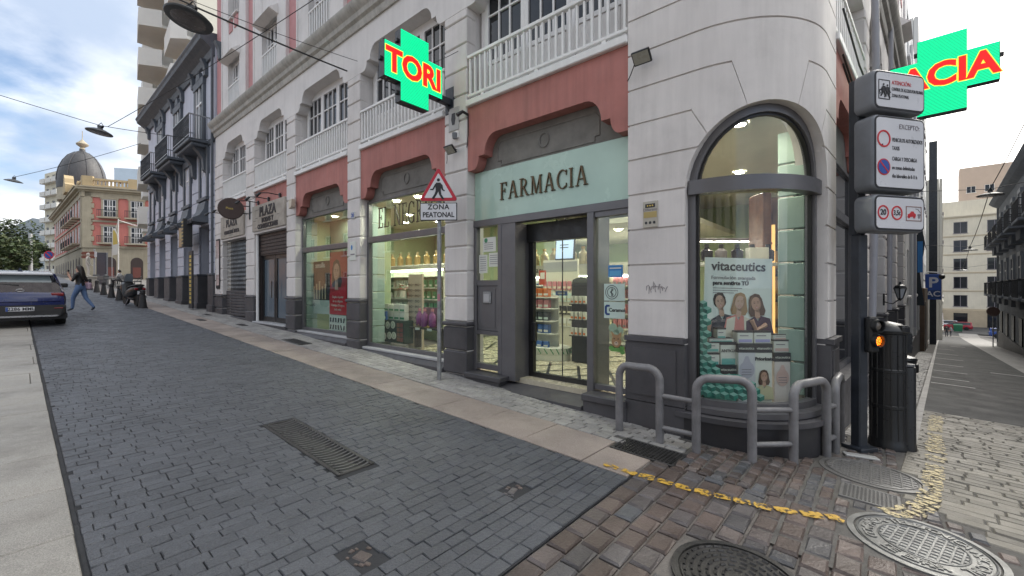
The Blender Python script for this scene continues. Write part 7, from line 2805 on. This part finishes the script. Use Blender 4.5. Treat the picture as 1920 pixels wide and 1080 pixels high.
    for k in range(8):
        x = X(T1)+.5+k*1.85
        b().prism([(.03, 10.1), (-.08, 10.15), (-.11, 10.5), (-.22, 10.75), (.03, 10.75)], x-.12, x+.12, 0, 'x').build('cornice_bracket', slate, root)
    b().box(X(T1), X(T0)-.02, .5, 12, -.3, 11.45).build('house_block', lil_w, root)
    b().tube([(X(T0)-.09, -.06, 11.2), (X(T0)-.09, -.06, 7.0), (X(T0)-.09, -.05, 2.2)], .05, 8).build('downpipe', slate, root, 40)
    # bar fascia with its box sign
    sgn = thing('bar_sign', 'small lit tan box sign with awning strip on the lilac house', 'sign', TM(21.7, 4.5, 3.85), (0, 0, AF))
    MB().cbox(-.62, .62, -.04, .10, -.45, .35, .01).build('sign_box', flat('tan_sign', (.36, .24, .13)), sgn)
    MB().box(-.4, .4, -.046, -.04, -.1, .15).build('sign_panel', flat('ochre_print', (.42, .32, .12)), sgn)
    MB().box(.64, .9, -.2, .1, -.5, .6).build('striped_side', flat('dark_strip', (.03, .03, .03)), sgn)
    for k in range(7):
        MB().box(.63, .91, -.21, -.2, -.4+k*.14, -.35+k*.14).build('stripe', flat('ochre_print', (.42, .32, .12)), sgn)
    for x in (-.5, .2):
        MB().tube([(x, 0, .42), (x-.1, -.5, .50)], .015, 6).lathe([(0, -.06), (.06, -.05), (.05, .04), (0, .06)], (x-.1, -.52, .48), 10).build('spot_lamp', M['black'], sgn)
    bn = thing('banner_stand', 'tall black board with yellow lettering by the bar door', 'banner', TM(20.9, 4.55), (0, 0, AF))
    MB().cbox(-.28, .28, 0, .05, .05, 2.35, .01).build('board', M['ink'], bn)
    for k in range(12):
        MB().cbox(-.13, .13, -.006, 0, .25+k*.165, .36+k*.165, .004).build('yellow_print', flat('gold_print', (.6, .45, .1)), bn)
    return root


town_house()


# ------------------------------------------------------------------ helpers for background blocks
def block(name, label, cat, origin, yaw, L, dep, z0, z1, wall, cols_, rows_, win, wsz, gap0, h0, dh, frame_m=None, roof=None, balcony_=None, group=None, floor_band=None, deep=.15):
    """box building: local x along its front, y into it; front wall pierced by sunk windows"""
    o = thing(name, label, cat, (origin.x, origin.y, z0), (0, 0, yaw), group)
    H = z1-z0
    w, h = wsz
    xs = [gap0+k*(L-2*gap0)/(max(1, cols_-1)) for k in range(cols_)]
    b = MB()
    zc = [h0+k*dh for k in range(rows_)]
    xe = [0]+[e for x in xs for e in (x-w/2, x+w/2)]+[L]
    for k in range(0, len(xe), 2):
        b.box(xe[k], xe[k+1], 0, deep+.1, -3, H)
    for x in xs:
        zz = [-3]+[e for z in zc for e in (z, z+h)]+[H]
        for k in range(0, len(zz), 2):
            b.box(x-w/2, x+w/2, .0, deep+.1, zz[k], zz[k+1])
    b.box(0, L, deep+.12, dep, -3, H)
    b.build('wall', wall, o)
    for x in xs:
        for z in zc:
            f = MB().box(x-w/2, x-w/2+.09, deep-.06, deep, z, z+h).box(x+w/2-.09, x+w/2, deep-.06, deep, z, z+h).box(x-w/2+.09, x+w/2-.09, deep-.06, deep, z+h-.09, z+h).box(x-.04, x+.04, deep-.05, deep, z, z+h-.09)
            f.cbox(x-w/2-.1, x+w/2+.1, -.10, .1, z-.12, z, .02)
            q = f.build('window', frame_m or M['wood_w'], o)
            MB().box(x-w/2, x+w/2, deep, deep+.02, z, z+h).build('pane', GWIN, q)
    if roof:
        MB().prism([(-.25, H-.35), (-.45, H-.12), (-.45, H), (.3, H+.05), (.3, H-.35)], -.3, L+.3, 0, 'x').build('cornice', roof, o)
    if floor_band:
        for k in range(rows_):
            MB().cbox(-.05, L+.05, -.08, .05, h0+k*dh-.75, h0+k*dh-.5, .02).build('floor_band', floor_band, o)
    if balcony_:
        for k in range(rows_):
            for x in xs[balcony_[0]::balcony_[1]]:
                s = MB().cbox(x-w*.9, x+w*.9, -1.0, .0, h0+k*dh-.16, h0+k*dh, .02).build('balcony', balcony_[2], o)
                MB().box(x-w*.9, x+w*.9, -1.0, -.93, h0+k*dh, h0+k*dh+.95).box(x-w*.9, x-w*.9+.06, -.93, 0, h0+k*dh, h0+k*dh+.95).box(x+w*.9-.06, x+w*.9, -.93, 0, h0+k*dh, h0+k*dh+.95).build('parapet', balcony_[2], s)
    return o


cw_ = mat('cream_tower_paint', (.55, .53, .46), .8, .06, .5)
# angular apartment tower beyond the town house
tw = thing('apartment_tower', 'tall cream apartment tower with wedge balconies behind the town house', 'building', TM(36, 8.2, 1.5), (0, 0, AF))
MB().box(-12.9, 0, 0, 14, -2, 36).build('wall', cw_, tw)
bw = mat('balcony_white', (.62, .61, .57), .7, .05, 1)
for k in range(11):
    z = 5.2+k*3.1
    for (x0, x1, p) in ((-15.3, -12.7, .9), (-11.0, -6.8, 2.0), (-4.6, -.6, 1.2)):
        poly = [(x0, .0), (x1, .0), (x1, -p*.35), ((x0+x1)/2+.3*(x1-x0), -p), (x0, -p*.8)]
        s = MB().prism(poly, z, z+.22, 0, 'z').build('balcony', bw, tw)
        pin_ = [(x, y*.94) for x, y in poly]
        w_ = MB()
        for a, c in zip(poly[1:], poly[2:]+poly[:1]):
            d = Vector((c[0]-a[0], c[1]-a[1]))
            if abs(a[1]) < .01 and abs(c[1]) < .01:
                continue
            w_.add([(a[0], a[1], z+.22), (c[0], c[1], z+.22), (c[0], c[1], z+1.35), (a[0], a[1], z+1.35), (a[0], a[1]+.1, z+.22), (c[0], c[1]+.1, z+.22), (c[0], c[1]+.1, z+1.35), (a[0], a[1]+.1, z+1.35)], [(0, 1, 2, 3), (7, 6, 5, 4), (3, 2, 6, 7), (0, 4, 5, 1), (0, 3, 7, 4), (1, 5, 6, 2)])
        w_.build('parapet', bw, s)
        f = MB().box(x0+.5, x1-.4, -.03, .02, z+.22, z+2.5).build('window', flat('blue_grey_glass', (.10, .13, .16), .08), tw)
    for y in (2.5, 6, 9.5):
        MB().box(-.03, .03, y-.8, y+.8, z+1.0, z+2.4).build('window', GWIN, tw)
    MB().box(-.0, .06, 4.0, 4.5, z-1, z+2.0).build('wall_panel', flat('ochre_panel', (.42, .33, .20)), tw)

# salmon palace with the slate dome
salm = mat('salmon_palace_paint', (.56, .19, .16), .75, .08, .6, streak=.08)
stone_p = mat('palace_stone', (.40, .35, .26), .8, .12, .8, streak=.15)
PC = Vector((-60.4, 60.0, 0))
PA, PB_ = math.atan2(.42, .906), math.atan2(.634, -.77)
pal = thing('domed_palace', 'salmon corner palace with stone quoins and a big slate dome', 'building', (PC.x, PC.y, 3.0), (0, 0, 0))
FA = Matrix.Rotation(PA, 4, 'Z')
FB = Matrix.Rotation(PB_, 4, 'Z')


def wall_front(W, L, xs, ws, mirror):
    """front of the palace along local +x; y is outwards negative (mirror flips the side)"""
    s = -1 if mirror else 1
    Y = lambda y: s*y

    def bx(b, x0, x1, y0, y1, z0, z1):
        a, c = sorted((Y(y0), Y(y1)))
        b.box(x0, x1, a, c, z0, z1)
    b = MB(W)
    bx(b, 0, L, 0, 8, -3, 4.5)
    b.build('stone_base', stone_p, pal)
    b = MB(W)
    bx(b, 0, L, .05, 8, 4.5, 12.6)
    b.build('wall', salm, pal)
    b = MB(W)
    bx(b, 0, .95, -.12, .1, 4.5, 12.4)
    for k in range(10):
        bx(b, .95, .95+(.3 if k % 2 else .12), -.10, .1, 4.6+k*.78, 5.25+k*.78)
    bx(b, 0, L, -.15, .1, 4.4, 4.75)
    bx(b, 0, L, -.10, .1, 8.1, 8.35)
    b.build('quoin', stone_p, pal)
    b = MB(W)
    for (y, z0, z1) in ((-.12, 11.6, 12.3), (-.35, 12.3, 12.55), (-.75, 12.55, 12.85), (-.9, 12.85, 13.0)):
        bx(b, -.3, L, y, .2, z0, z1)
    b.build('cornice', stone_p, pal)
    b = MB(W)
    bx(b, 0, L, .0, .4, 13.0, 13.35)
    bx(b, 0, L, .0, .4, 14.0, 14.3)
    for k in range(int(L/.42)):
        bx(b, k*.42, k*.42+.2, .1, .3, 13.35, 14.0)
    for k in range(int(L/5)+1):
        bx(b, k*5, k*5+1.1, -.08, .45, 13.0, 14.55)
    b.build('parapet', mat('parapet_ochre', (.44, .34, .20), .8, .1, 1), pal)
    for x in xs:
        for (z, h) in ((8.85, 2.35), (5.15, 2.2)):
            f = MB(W)
            e = .03 if mirror else .12
            bx(f, x-ws/2-.2, x-ws/2, -e, .1, z, z+h+.2)
            bx(f, x+ws/2, x+ws/2+.2, -e, .1, z, z+h+.2)
            bx(f, x-ws/2-.3, x+ws/2+.3, -e-.04, .1, z+h+.2, z+h+.42)
            q = f.build('window_surround', stone_p, pal)
            f = MB(W)
            bx(f, x-ws/2, x+ws/2, .0, .08, z, z+h+.2)
            f.build('pane', GWIN, q)
            f = MB(W)
            for dx in (-ws/2, -ws/6-.03, -.05, ws/6, ws/2-.1):
                bx(f, x+dx, x+dx+.10, -.05, .02, z, z+h+.2)
            for dz in (.0, .8, 1.5, h+.08):
                bx(f, x-ws/2, x+ws/2, -.045, .02, z+dz, z+dz+.11)
            f.build('window_bars', M['wood_w'], q)
            if mirror and x > 21:
                continue
            f = MB(W)
            bx(f, x-ws/2-.45, x+ws/2+.45, -.85, .05, z-.22, z-.02)
            q = f.build('balcony', stone_p, pal)
            f = MB(W)
            bx(f, x-ws/2-.45, x+ws/2+.45, -.85, -.80, z+.9, z+.97)
            for k in range(14):
                xx = x-ws/2-.42+k*(ws+.84)/13.5
                bx(f, xx, xx+.035, -.84, -.81, z, z+.9)
            f.build('balcony_rail', iron, q)
        f = MB(W)
        bx(f, x-ws/2, x+ws/2, -.02, .1, -.3, 2.4)
        f.prism([(x+ws/2*math.cos(k*PI/10), 2.4+.75*math.sin(k*PI/10)) for k in range(11)], Y(-.02), Y(.1))
        f.build('arched_door', flat('dark_wood_door', (.06, .04, .035)), pal)
        f = MB(W)
        bx(f, x-ws*.32, x+ws*.32, -.05, -.02, .2, 1.7)
        f.build('door_glass', flat('rose_shopfront', (.20, .08, .07), .2), pal)


wall_front(FA, 15, (2.95, 6.0, 9.1, 12.2), 1.45, False)
wall_front(FB, 44, [3.5+3.6*k for k in range(11)], 1.3, True)
dm = Vector((-72.0+60.4, 71.5-60.0, 0))
MB().lathe([(2.95, 13.0), (2.95, 15.2)], dm, 32).build('drum', stone_p, pal, 40)
b = MB().lathe([(3.0, 15.0), (3.06, 16.2), (3.0, 17.2), (2.78, 18.4), (2.33, 19.6), (1.73, 20.6), (.9, 21.3), (.4, 21.6), (.35, 21.9)], dm, 40)
dome = b.build('dome', mat('slate_dome', (.06, .06, .064), .5, .12, 1.2, streak=.3), pal, 50)
b = MB()
for k in range(8):
    a = 2*PI*k/8+.2
    b.tube([(dm.x+r_*1.01*math.cos(a), dm.y+r_*1.01*math.sin(a), z) for r_, z in ((3.06, 16.2), (3.0, 17.2), (2.78, 18.4), (2.33, 19.6), (1.73, 20.6), (.9, 21.3))], .07, 5)
b.build('dome_rib', flat('lead_grey', (.07, .07, .075)), dome)
MB().lathe([(.4, 21.9), (.25, 22.2), (.75, 22.6), (.8, 22.8), (.3, 23.3), (.06, 23.6), (.04, 25.0)], dm, 14).build('finial', stone_p, dome, 40)
gm_ = MB(FB)
gm_.prism([(6.8, 13.0), (10.2, 13.0), (10.2, 14.2), (9.5, 14.5), (9.3, 15.2), (8.5, 15.8), (7.7, 15.2), (7.5, 14.5), (6.8, 14.2)], .2, 1.2)
gm_.build('ornate_gable', mat('parapet_ochre', (.44, .34, .20), .8, .1, 1), pal)

# balconied flats left of the palace
fl_b = block('apartment_block', 'cream apartment block with stacked balconies beyond the palace', 'building', Vector((-101, 94.2, 0)), PB_+PI, 9.5, 5, 4, 29.5, mat('pale_cream_paint', (.60, .56, .44), .8, .06, .4), 3, 8, None, (1.5, 1.9), 1.6, 1.2, 3.1, None, None, (0, 1, bw))
fl_b.location = (-113.9, 104, 4)
fl_b.rotation_euler = (0, 0, R(-25))
for k, (px, Y, w, zt, col, lab) in enumerate(((214, 150, 9, 44, (.46, .55, .64), 'pale blue high rise over the palace parapet'), (268, 170, 5, 45, (.58, .48, .22), 'yellow topped high rise over the palace parapet'), (238, 175, 14, 40, (.55, .58, .60), 'whitish slab block between the far high rises'))):
    block('high_rise', lab, 'building', Vector(((px-960)/800*Y, Y, 0)), R(15), w, 10, 6, zt, mat('tower_paint_%s' % 'abc'[k], col, .8, .05, .3), 3, 9, None, (1.2, 1.3), 1.5, 6, 3.3)

# opposite side of the road, behind the camera: what the windows mirror
opp = mat('apricot_paint', (.56, .30, .17), .75, .08, .6)
block('apartment_block', 'apricot apartment block across the road mirrored in the panes', 'building', TM(26, -8.0, 0), AF+PI, 30, 10, 0, 9.5, opp, 9, 3, None, (1.2, 1.9), 2, 1.2, 3.3, None, stone_p)
bpy.data.objects  # keep
block('apartment_block', 'grey stone block behind the crossing mirrored in the curved window', 'building', TM(-7.0, -9.0, 0), AF+PI, 13, 10, -1, 13, mat('grey_render', (.34, .33, .32), .8, .08, .6), 4, 4, None, (1.3, 2.0), 2, 1.4, 3.4, None, stone_p)

# ------------------------------------------------------------------ side street
whb = mat('white_render', (.58, .58, .58), .8, .06, .6, streak=.15)
sb = block('side_building', 'white rendered building beyond the pharmacy down the side street', 'building', RS(15.2, -.02, 0), AV, 22, 9, -1.0, 13, whb, 7, 4, None, (1.0, 1.8), 1.8, 2.4, 3.1, None, None)
MB().cbox(13, 21, -.25, 0, -1.5, 2.7, .03).build('brown_portal', mat('brown_stone', (.13, .085, .055), .5, .2, 2), sb)
MB().box(14.2, 16.0, -.27, -.25, -1.5, 1.9).build('portal_door', M['dark'], sb)
MB().cbox(.0, 22, -.06, 0, -2.5, .45, .02).build('plinth', M['plinth'], sb)
for x in (3.3, 6.8, 10.3, 17):
    MB().cbox(x-.2, x+.2, -.10, 0, .46, 12.8, .02).build('pilaster', whb, sb)
MB().tube([(4.2, -.1, 12), (4.2, -.1, 1)], .07, 8).build('downpipe', flat('pipe_paint', (.33, .33, .36)), sb)
sb2 = block('side_building', 'tall pale block stepping back further down the side street', 'building', RS(38, -.3, 0), AV, 24, 9, -2.6, 22, mat('pale_block_render', (.60, .59, .56), .8, .05, .5), 7, 6, None, (1.6, 1.6), 2, 1.5, 3.6, M['inkg'], None)
sb3 = block('side_building', 'pale office block with long window bands near the cross street', 'building', RS(62, 1.0, 0), AV, 36, 10, -4.5, 14, mat('office_cream', (.56, .53, .46), .8, .05, .4), 9, 5, None, (2.9, 1.5), 2.4, 2, 3.2, M['inkg'], None, None, None, mat('office_band', (.60, .57, .50), .8, .05, .5))
cr = mat('cream_stone', (.72, .66, .53), .8, .08, .4, streak=.1)
fb = block('bank_building', 'long cream stone building closing the view down the side street', 'building', RS(121, -32, 0), HS, 62, 12, -7.2, 16.5, cr, 13, 6, None, (2.0, 2.3), 3, 1.4, 3.75, M['inkg'], cr, None, None, mat('cream_band', (.50, .42, .30), .8, .08, .5))
MB().cbox(-.2, 62.2, -.35, 0, -3, 4.4, .05).build('stone_base', mat('tan_stone', (.50, .41, .29), .8, .12, .6), fb)
for k in range(13):
    MB().box(3+k*4.667-1.0, 3+k*4.667+1.0, -.38, -.34, 1.0, 3.8).build('ground_window', GWIN, fb)
MB().box(2, 60, 2, 10, 23.7, 27).build('penthouse', cr, fb)
block('high_rise', 'tall rose beige tower rising over the cream bank', 'building', RS(146, 4, 0), HS, 16, 10, -7, 31, mat('rose_beige', (.50, .40, .33), .8, .06, .4), 5, 9, None, (1.6, 1.6), 2, 3, 3.6)


def balcony_house():
    gm__ = mat('blue_grey_render', (.15, .165, .19), .7, .1, .8, streak=.2)
    # local x runs up the street towards the camera so that the front faces the lane
    o = thing('balcony_house', 'dark blue grey house with balconies on the side street', 'building', RS(56, 4.75, -3.4), (0, 0, AV+PI))
    L, H = 52, 13.2  # near end is unseen, lengthened to shade the lane
    MB().box(0, L, .05, 10, -2, H).build('wall', gm__, o)
    MB().prism([(.1, H-.5), (-.35, H-.25), (-.6, H), (-.55, H+.15), (.3, H+.2)], -.3, L, 0, 'x').build('cornice', gm__, o)
    MB().cbox(0, L, -.10, .05, -2, 1.1, .02).build('plinth', M['plinth'], o)
    for k in range(11):
        x = 3.0+k*4.5
        for z in (4.6, 8.9):
            f = MB().box(x-.85, x-.65, -.07, .1, z, z+2.7).box(x+.65, x+.85, -.07, .1, z, z+2.7).box(x-.85, x+.85, -.10, .1, z+2.7, z+3.0).build('window_surround', flat('blue_grey_trim', (.22, .24, .27)), o)
            MB().box(x-.65, x+.65, .0, .06, z, z+2.7).build('pane', GWIN, f)
            MB().box(x-.05, x+.05, -.04, .0, z, z+2.7).box(x-.65, x+.65, -.04, 0, z+1.9, z+2.0).build('window_bars', M['wood_w'], f)
            s = MB().cbox(x-1.5, x+1.5, -1.0, .1, z-.22, z-.04, .03).prism([(x-1.2, z-.22), (x+1.2, z-.22), (x+.9, z-.8), (x-.9, z-.8)], -.5, .08).build('balcony', gm__, o)
            r_ = MB().box(x-1.5, x+1.5, -1.0, -.95, z+.95, z+1.0)
            for j in range(22):
                xx = x-1.48+j*2.94/21
                r_.box(xx, xx+.02, -.985, -.965, z-.04, z+.95)
            for j in range(7):
                for sx in (-1.49, 1.47):
                    r_.box(x+sx, x+sx+.02, -.95+j*.14, -.93+j*.14, z-.04, z+.95)
            r_.box(x-1.5, x-1.46, -.95, .05, z+.95, z+1.0).box(x+1.46, x+1.5, -.95, .05, z+.95, z+1.0)
            r_.build('balcony_rail', iron, s)
        MB().cbox(x-.8, x+.8, -.02, .08, -.5, 3.0, .02).build('shop_door', M['dark'], o)
    MB().tube([(1.2, -.1, H-.6), (1.2, -.1, 0)], .07, 8).build('downpipe', gm__, o)


balcony_house()
# wall lantern, camera, parking sign, banner, round sign on the side street
o = thing('wall_lantern', 'black wrought wall lantern on the side facade', 'lantern', RS(6.4, .03, 1.52), (0, 0, AV))
MB().tube([(0, 0, -.12), (0, -.14, -.16), (0, -.25, -.06)], .014, 6).cbox(-.03, .03, -.01, .02, -.2, .06, .006).build('bracket', M['black'], o)
MB().lathe([(.045, -.04), (.10, .16), (.11, .17)], (0, -.26, 0), 6).build('lantern_glass', flat('milky_glass', (.40, .42, .45), .2), o)
b = MB().lathe([(.13, .17), (.09, .23), (.03, .26), (.02, .31), (0, .31)], (0, -.26, 0), 6)
for k in range(6):
    a = 2*PI*k/6
    b.tube([(.047*math.cos(a), -.26+.047*math.sin(a), -.04), (.112*math.cos(a), -.26+.112*math.sin(a), .17)], .009, 4)
b.lathe([(0, -.10), (.05, -.05), (.05, -.035)], (0, -.26, 0), 6)
b.build('lantern_cage', M['black'], o)
o = thing('street_camera', 'white bracket arm with a dark dome camera down the side street', 'camera', RS(29.5, .05, 2.2), (0, 0, AV))
MB().tube([(0, 0, .2), (.0, -.3, .45), (.2, -.75, .42), (.3, -.85, .25)], .03, 8).cbox(-.15, .15, -.1, .05, -.5, .6, .02).build('arm', M['white'], o, 40)
MB().lathe([(0, -.16), (.12, -.10), (.15, 0), (.13, .10), (0, .14)], (.32, -.88, .16), 14).build('dome', M['dark'], o, 40)
o = thing('parking_sign', 'blue parking sign lettered P above AC on a dark mast', 'sign', RS(43.5, .42, -.2), (0, 0, HS))
MB().cbox(-.24, .26, 0, .20, 3.06, 14, .02).build('sign_mast', M['pole'], o)
MB().cbox(-.46, .50, -.05, .22, .95, 3.05, .03).build('sign_box', M['blue'], o)
text('lettering', 'P', 1.15, M['signface'], o, (.02, -.06, 2.32), bold=.03)
MB().box(-.40, .44, -.056, -.05, 1.05, 1.72).build('sign_panel', flat('navy_print', (.02, .06, .20)), o)
text('lettering', 'AC', .62, M['signface'], o, (.02, -.06, 1.4), bold=.01)
MB().cbox(-.2, .2, .02, .18, -3.5, .95, .02).build('sign_post', M['pole'], o)
o = thing('fabric_banner', 'blue poster panel and dark tarp hung on the white side building', 'banner', RS(24.5, .10, 3.2), (0, 0, HS))
MB().loft([[(x+.1*math.sin(z*2), y, z) for x, y in ((-.3, 0), (.12, -.06), (.12, 0), (-.3, .06))] for z in (-2.4, -1.4, -.6, .2, .8, 1.6)]).build('dark_tarp', flat('dark_tarp', (.02, .03, .04)), o, 40)
MB().box(-.06, .14, -.10, -.07, -.7, .9).build('blue_panel', flat('sky_blue_print', (.03, .20, .50), .4), o)
o = thing('road_sign', 'round brown backed road sign on a thin post by the balcony house', 'road sign', RS(52, 4.2), (0, 0, HS))
MB().cyl((0, 0, -.3), (0, 0, 3.4), .04, 8).build('post', M['galv'], o)
MB().lathe([(0, -.02), (.42, -.02), (.42, .02), (0, .02)], (0, 0, 0), 20).build('sign_disc', flat('brown_sign_back', (.10, .06, .055)), o, None, (0, -.03, 3.2), (R(90), 0, 0))
o = thing('litter_bin', 'dark litter bin on the pavement behind the control bollard', 'litter bin', RS(5.2, .38), (0, 0, AV))
MB().lathe([(.16, 0), (.19, .02), (.20, .75), (.22, .78), (.20, .82), (.0, .88)], (0, 0, 0), 16).build('bin_body', M['black'], o, 40)
MB().cbox(-.08, .08, -.23, -.17, .55, .70, .01).build('slot', M['dark'], o)

# ------------------------------------------------------------------ square at the top: signs, flag, lamp, trees, hills



o = thing('direction_sign', 'brown direction boards on a pale post at the square', 'direction sign', wpt(177, 36), (0, 0, 0))
MB().cyl((0, 0, -.3), (0, 0, 3.0), .06, 10).build('post', M['sill'], o)
for k, z in enumerate((2.62, 2.32)):
    MB().prism([(-1.05, z-.02), (-.9, z-.13), (.08, z-.13), (.08, z+.13), (-.9, z+.13)], -.10, -.04).build('sign_board', flat('brown_board', (.20, .07, .05)), o)
MB().cbox(.02, .26, -.09, -.04, 2.3, 2.75, .01).build('pictogram_plate', M['signface'], o)
o = thing('info_totem', 'tall dark grey information totem before the palace', 'totem', wpt(192, 37.5), (0, 0, R(10)))
MB().cbox(-.40, .36, -.10, .12, -.2, 2.75, .02).build('totem_body', flat('totem_grey', (.07, .075, .095)), o)
MB().box(-.34, .30, -.104, -.10, .6, 2.5).build('totem_panel', flat('totem_panel_grey', (.10, .105, .13), .2), o)
o = thing('feather_flag', 'white and yellow feather flag beside the terrace', 'flag', wpt(210, 41))
MB().cyl((0, 0, 0), (0, 0, 5.2), .025, 6).build('flag_pole', M['sill'], o)
MB().prism([(.03, 2.6), (.62, 2.7), (.66, 3.6), (.52, 4.7), (.25, 5.2), (.03, 5.2)], -.01, .01).build('flag_cloth', flat('flag_white', (.66, .64, .58)), o)
MB().prism([(.10, 3.6), (.55, 3.7), (.46, 4.6), (.25, 5.0), (.10, 5.0)], -.014, -.01).build('yellow_print', flat('gold_print', (.6, .45, .1)), o)
o = thing('bunting_pole', 'slim white pole with strings of bunting at the terrace', 'pole', wpt(222, 42))
MB().cyl((0, 0, 0), (0, 0, 6.2), .045, 8).build('pole', M['white'], o)
for e in ((6, 4, 4.2), (5, 8, 4.6), (-3.5, 3, 5)):
    MB().tube([(e[0]*k/8, e[1]*k/8, 6.1+(e[2]-6.1)*k/8-.8*(k/8)*(1-k/8)) for k in range(9)], .02, 4).build('string', M['white'], o)
o = thing('no_parking_sign', 'blue no stopping disc on a short post left of the statue', 'road sign', wpt(93, 30), (0, 0, R(10)))
MB().cyl((0, 0, -.3), (0, 0, 2.3), .035, 8).build('post', M['galv'], o)
for (rr, m_, y) in ((.30, M['red'], -.05), (.24, M['blue'], -.056)):
    MB().lathe([(0, 0), (rr, 0), (rr, .012), (0, .012)], (0, 0, 0), 20).build('sign_disc', m_, o, None, (0, y, 2.25), (R(90), 0, 0))
MB(Matrix.Translation((0, 0, 2.25)) @ Matrix.Rotation(R(45), 4, 'Y')).box(-.24, .24, -.076, -.068, -.03, .03).build('red_bar', M['red'], o)
o = thing('lamp_post', 'grey concrete lamp post rising before the trees', 'street lamp', wpt(57, 48))
MB().tube([(0, 0, -.5), (0, 0, 4.9)], [.20, .16], 10).build('post', M['sill'], o)
MB().tube([(0, 0, 2.6), (-1.8, 0, 2.6)], .04, 6).build('arm', M['sill'], o)
MB().lathe([(0, -.12), (.3, -.06), (.2, .08), (0, .12)], (-.8, 0, 2.72), 10).build('lamp_head', M['signface'], o)


def tree(label, base, H, spread, seed, leafm, n=2600):
    r = random.Random(seed)
    o = thing('leafy_tree', label, 'tree', base, None, 'trees at the top of the road')
    b = MB()
    b.tube([(0, 0, -.5), (.1, 0, H*.18), (0, .1, H*.4)], [.42, .32, .24], 10)
    tips = []
    for k in range(9):
        a = r.uniform(0, 6.28)
        e = r.uniform(.5, 1)
        p = Vector((math.cos(a)*spread*e*.8, math.sin(a)*spread*e*.8, H*r.uniform(.35, .85)))
        b.tube([(0, .1, H*.36), p*.5+Vector((0, 0, H*.16)), p], [.15, .09, .04], 6)
        tips.append(p)
    b.build('trunk', mat('bark', (.09, .07, .05), .9, .3, 3), o, 40)
    c = MB()
    blobs = []
    for p in tips+[Vector((r.uniform(-1, 1)*spread*.6, r.uniform(-1, 1)*spread*.6, H*r.uniform(.12, .9))) for _ in range(22)]:
        blobs.append((p, r.uniform(.22, .42)*spread))
    for k in range(n):
        p, q = blobs[r.randrange(len(blobs))]
        a, z = r.uniform(0, 6.28), r.uniform(-1, 1)
        s = math.sqrt(1-z*z)
        c0 = p+Vector((s*math.cos(a), s*math.sin(a), z*.55))*q*r.uniform(.6, 1.05)
        L = r.uniform(.12, .26)
        d1_ = Vector((r.gauss(0, 1), r.gauss(0, 1), r.gauss(0, .5))).normalized()*L
        d2_ = Vector((r.gauss(0, 1), r.gauss(0, 1), r.gauss(0, .5))).normalized()*L*.6
        c.add([c0-d1_, c0+d2_, c0+d1_, c0-d2_], [(0, 1, 2, 3)], r.randrange(3))
    c.build('crown', leafm, o)
    return o


leaf = [mat('leaf_dark', (.030, .050, .018), .6, .3, 1), mat('leaf_mid', (.055, .085, .028), .6, .3, 1), mat('leaf_light', (.095, .115, .045), .6, .3, 1)]
tree('broad dark leafy tree nearest behind the car roof', wpt(-4, 46), 5.0, 3.3, 1, leaf, 6000)
tree('lower bushy tree between the lamp post and the flats', wpt(46, 60), 5.0, 2.3, 2, leaf, 5200)
tree('taller leafy tree at the frame edge below the hills', wpt(-25, 54), 7.0, 4.6, 3, leaf, 6000)
tree('spreading tree half hidden behind the lamp post', wpt(22, 68), 5.8, 3.4, 4, leaf, 5200)

# hills
hb = MB()
n = 60
rows3 = []
for j, (dist, hh) in enumerate(((1500, 0), (1750, 1.0), (2300, .75), (2800, .0))):
    row = []
    for i in range(n+1):
        a = R(-88+70*i/n)      # azimuth from +Y to the left
        u_ = i/n
        h = 330*(1-u_)**1.1*(.75+.25*math.sin(u_*9+1))+40*math.sin(u_*31)+25*math.sin(u_*53+2)+110
        row.append((math.sin(a)*dist, math.cos(a)*dist, -20 if hh == 0 else max(20, h*hh+18*math.sin(i*1.7+j))))
    rows3.append(row)
vs = [p for row in rows3 for p in row]
fs = [(j*(n+1)+i, j*(n+1)+i+1, (j+1)*(n+1)+i+1, (j+1)*(n+1)+i) for j in range(3) for i in range(n)]
hb.add(vs, fs)
tag(hb.build('hills', mat('hazy_hill_scrub', (.085, .105, .125), .9, .15, .004), None, 80), 'blue green hills beyond the town', None, None, 'structure')  # distant haze is put into the bluish hill colour

# ------------------------------------------------------------------ turn lettering and bodies into meshes
bpy.context.view_layer.update()
dg = bpy.context.evaluated_depsgraph_get()
made = []
for o in TEXTS:
    me = bpy.data.meshes.new_from_object(o.evaluated_get(dg), depsgraph=dg)
    made.append((o, me))
bods = [(o, bpy.data.meshes.new_from_object(o.evaluated_get(dg), depsgraph=dg), bn, zn) for o, bn, zn in BODIES]
for o, me in made:
    n_ = o.name
    q = bpy.data.objects.new('tmp', me)
    COL.objects.link(q)
    q.parent = o.parent
    q.location, q.rotation_euler, q.scale = o.location, o.rotation_euler, o.scale
    if o.get('label'):
        q['label'] = o['label']
    cu = o.data
    bpy.data.objects.remove(o)
    bpy.data.curves.remove(cu)
    q.name = n_
    me.name = n_
for o, me, bn, zn in bods:
    zs = list(zn)
    me.materials.clear()
    for z in zs:
        me.materials.append(zn[z])
    for p in me.polygons:
        c = p.center
        best, bz = 9, zs[0]
        for a, b_, z in bn:
            ab = b_-a
            t = max(0, min(1, (c-a).dot(ab)/max(1e-9, ab.length_squared)))
            d = (a+ab*t-c).length
            if d < best:
                best, bz = d, z
        p.material_index = zs.index(bz)
        p.use_smooth = True
    o.modifiers.clear()
    o.data = me
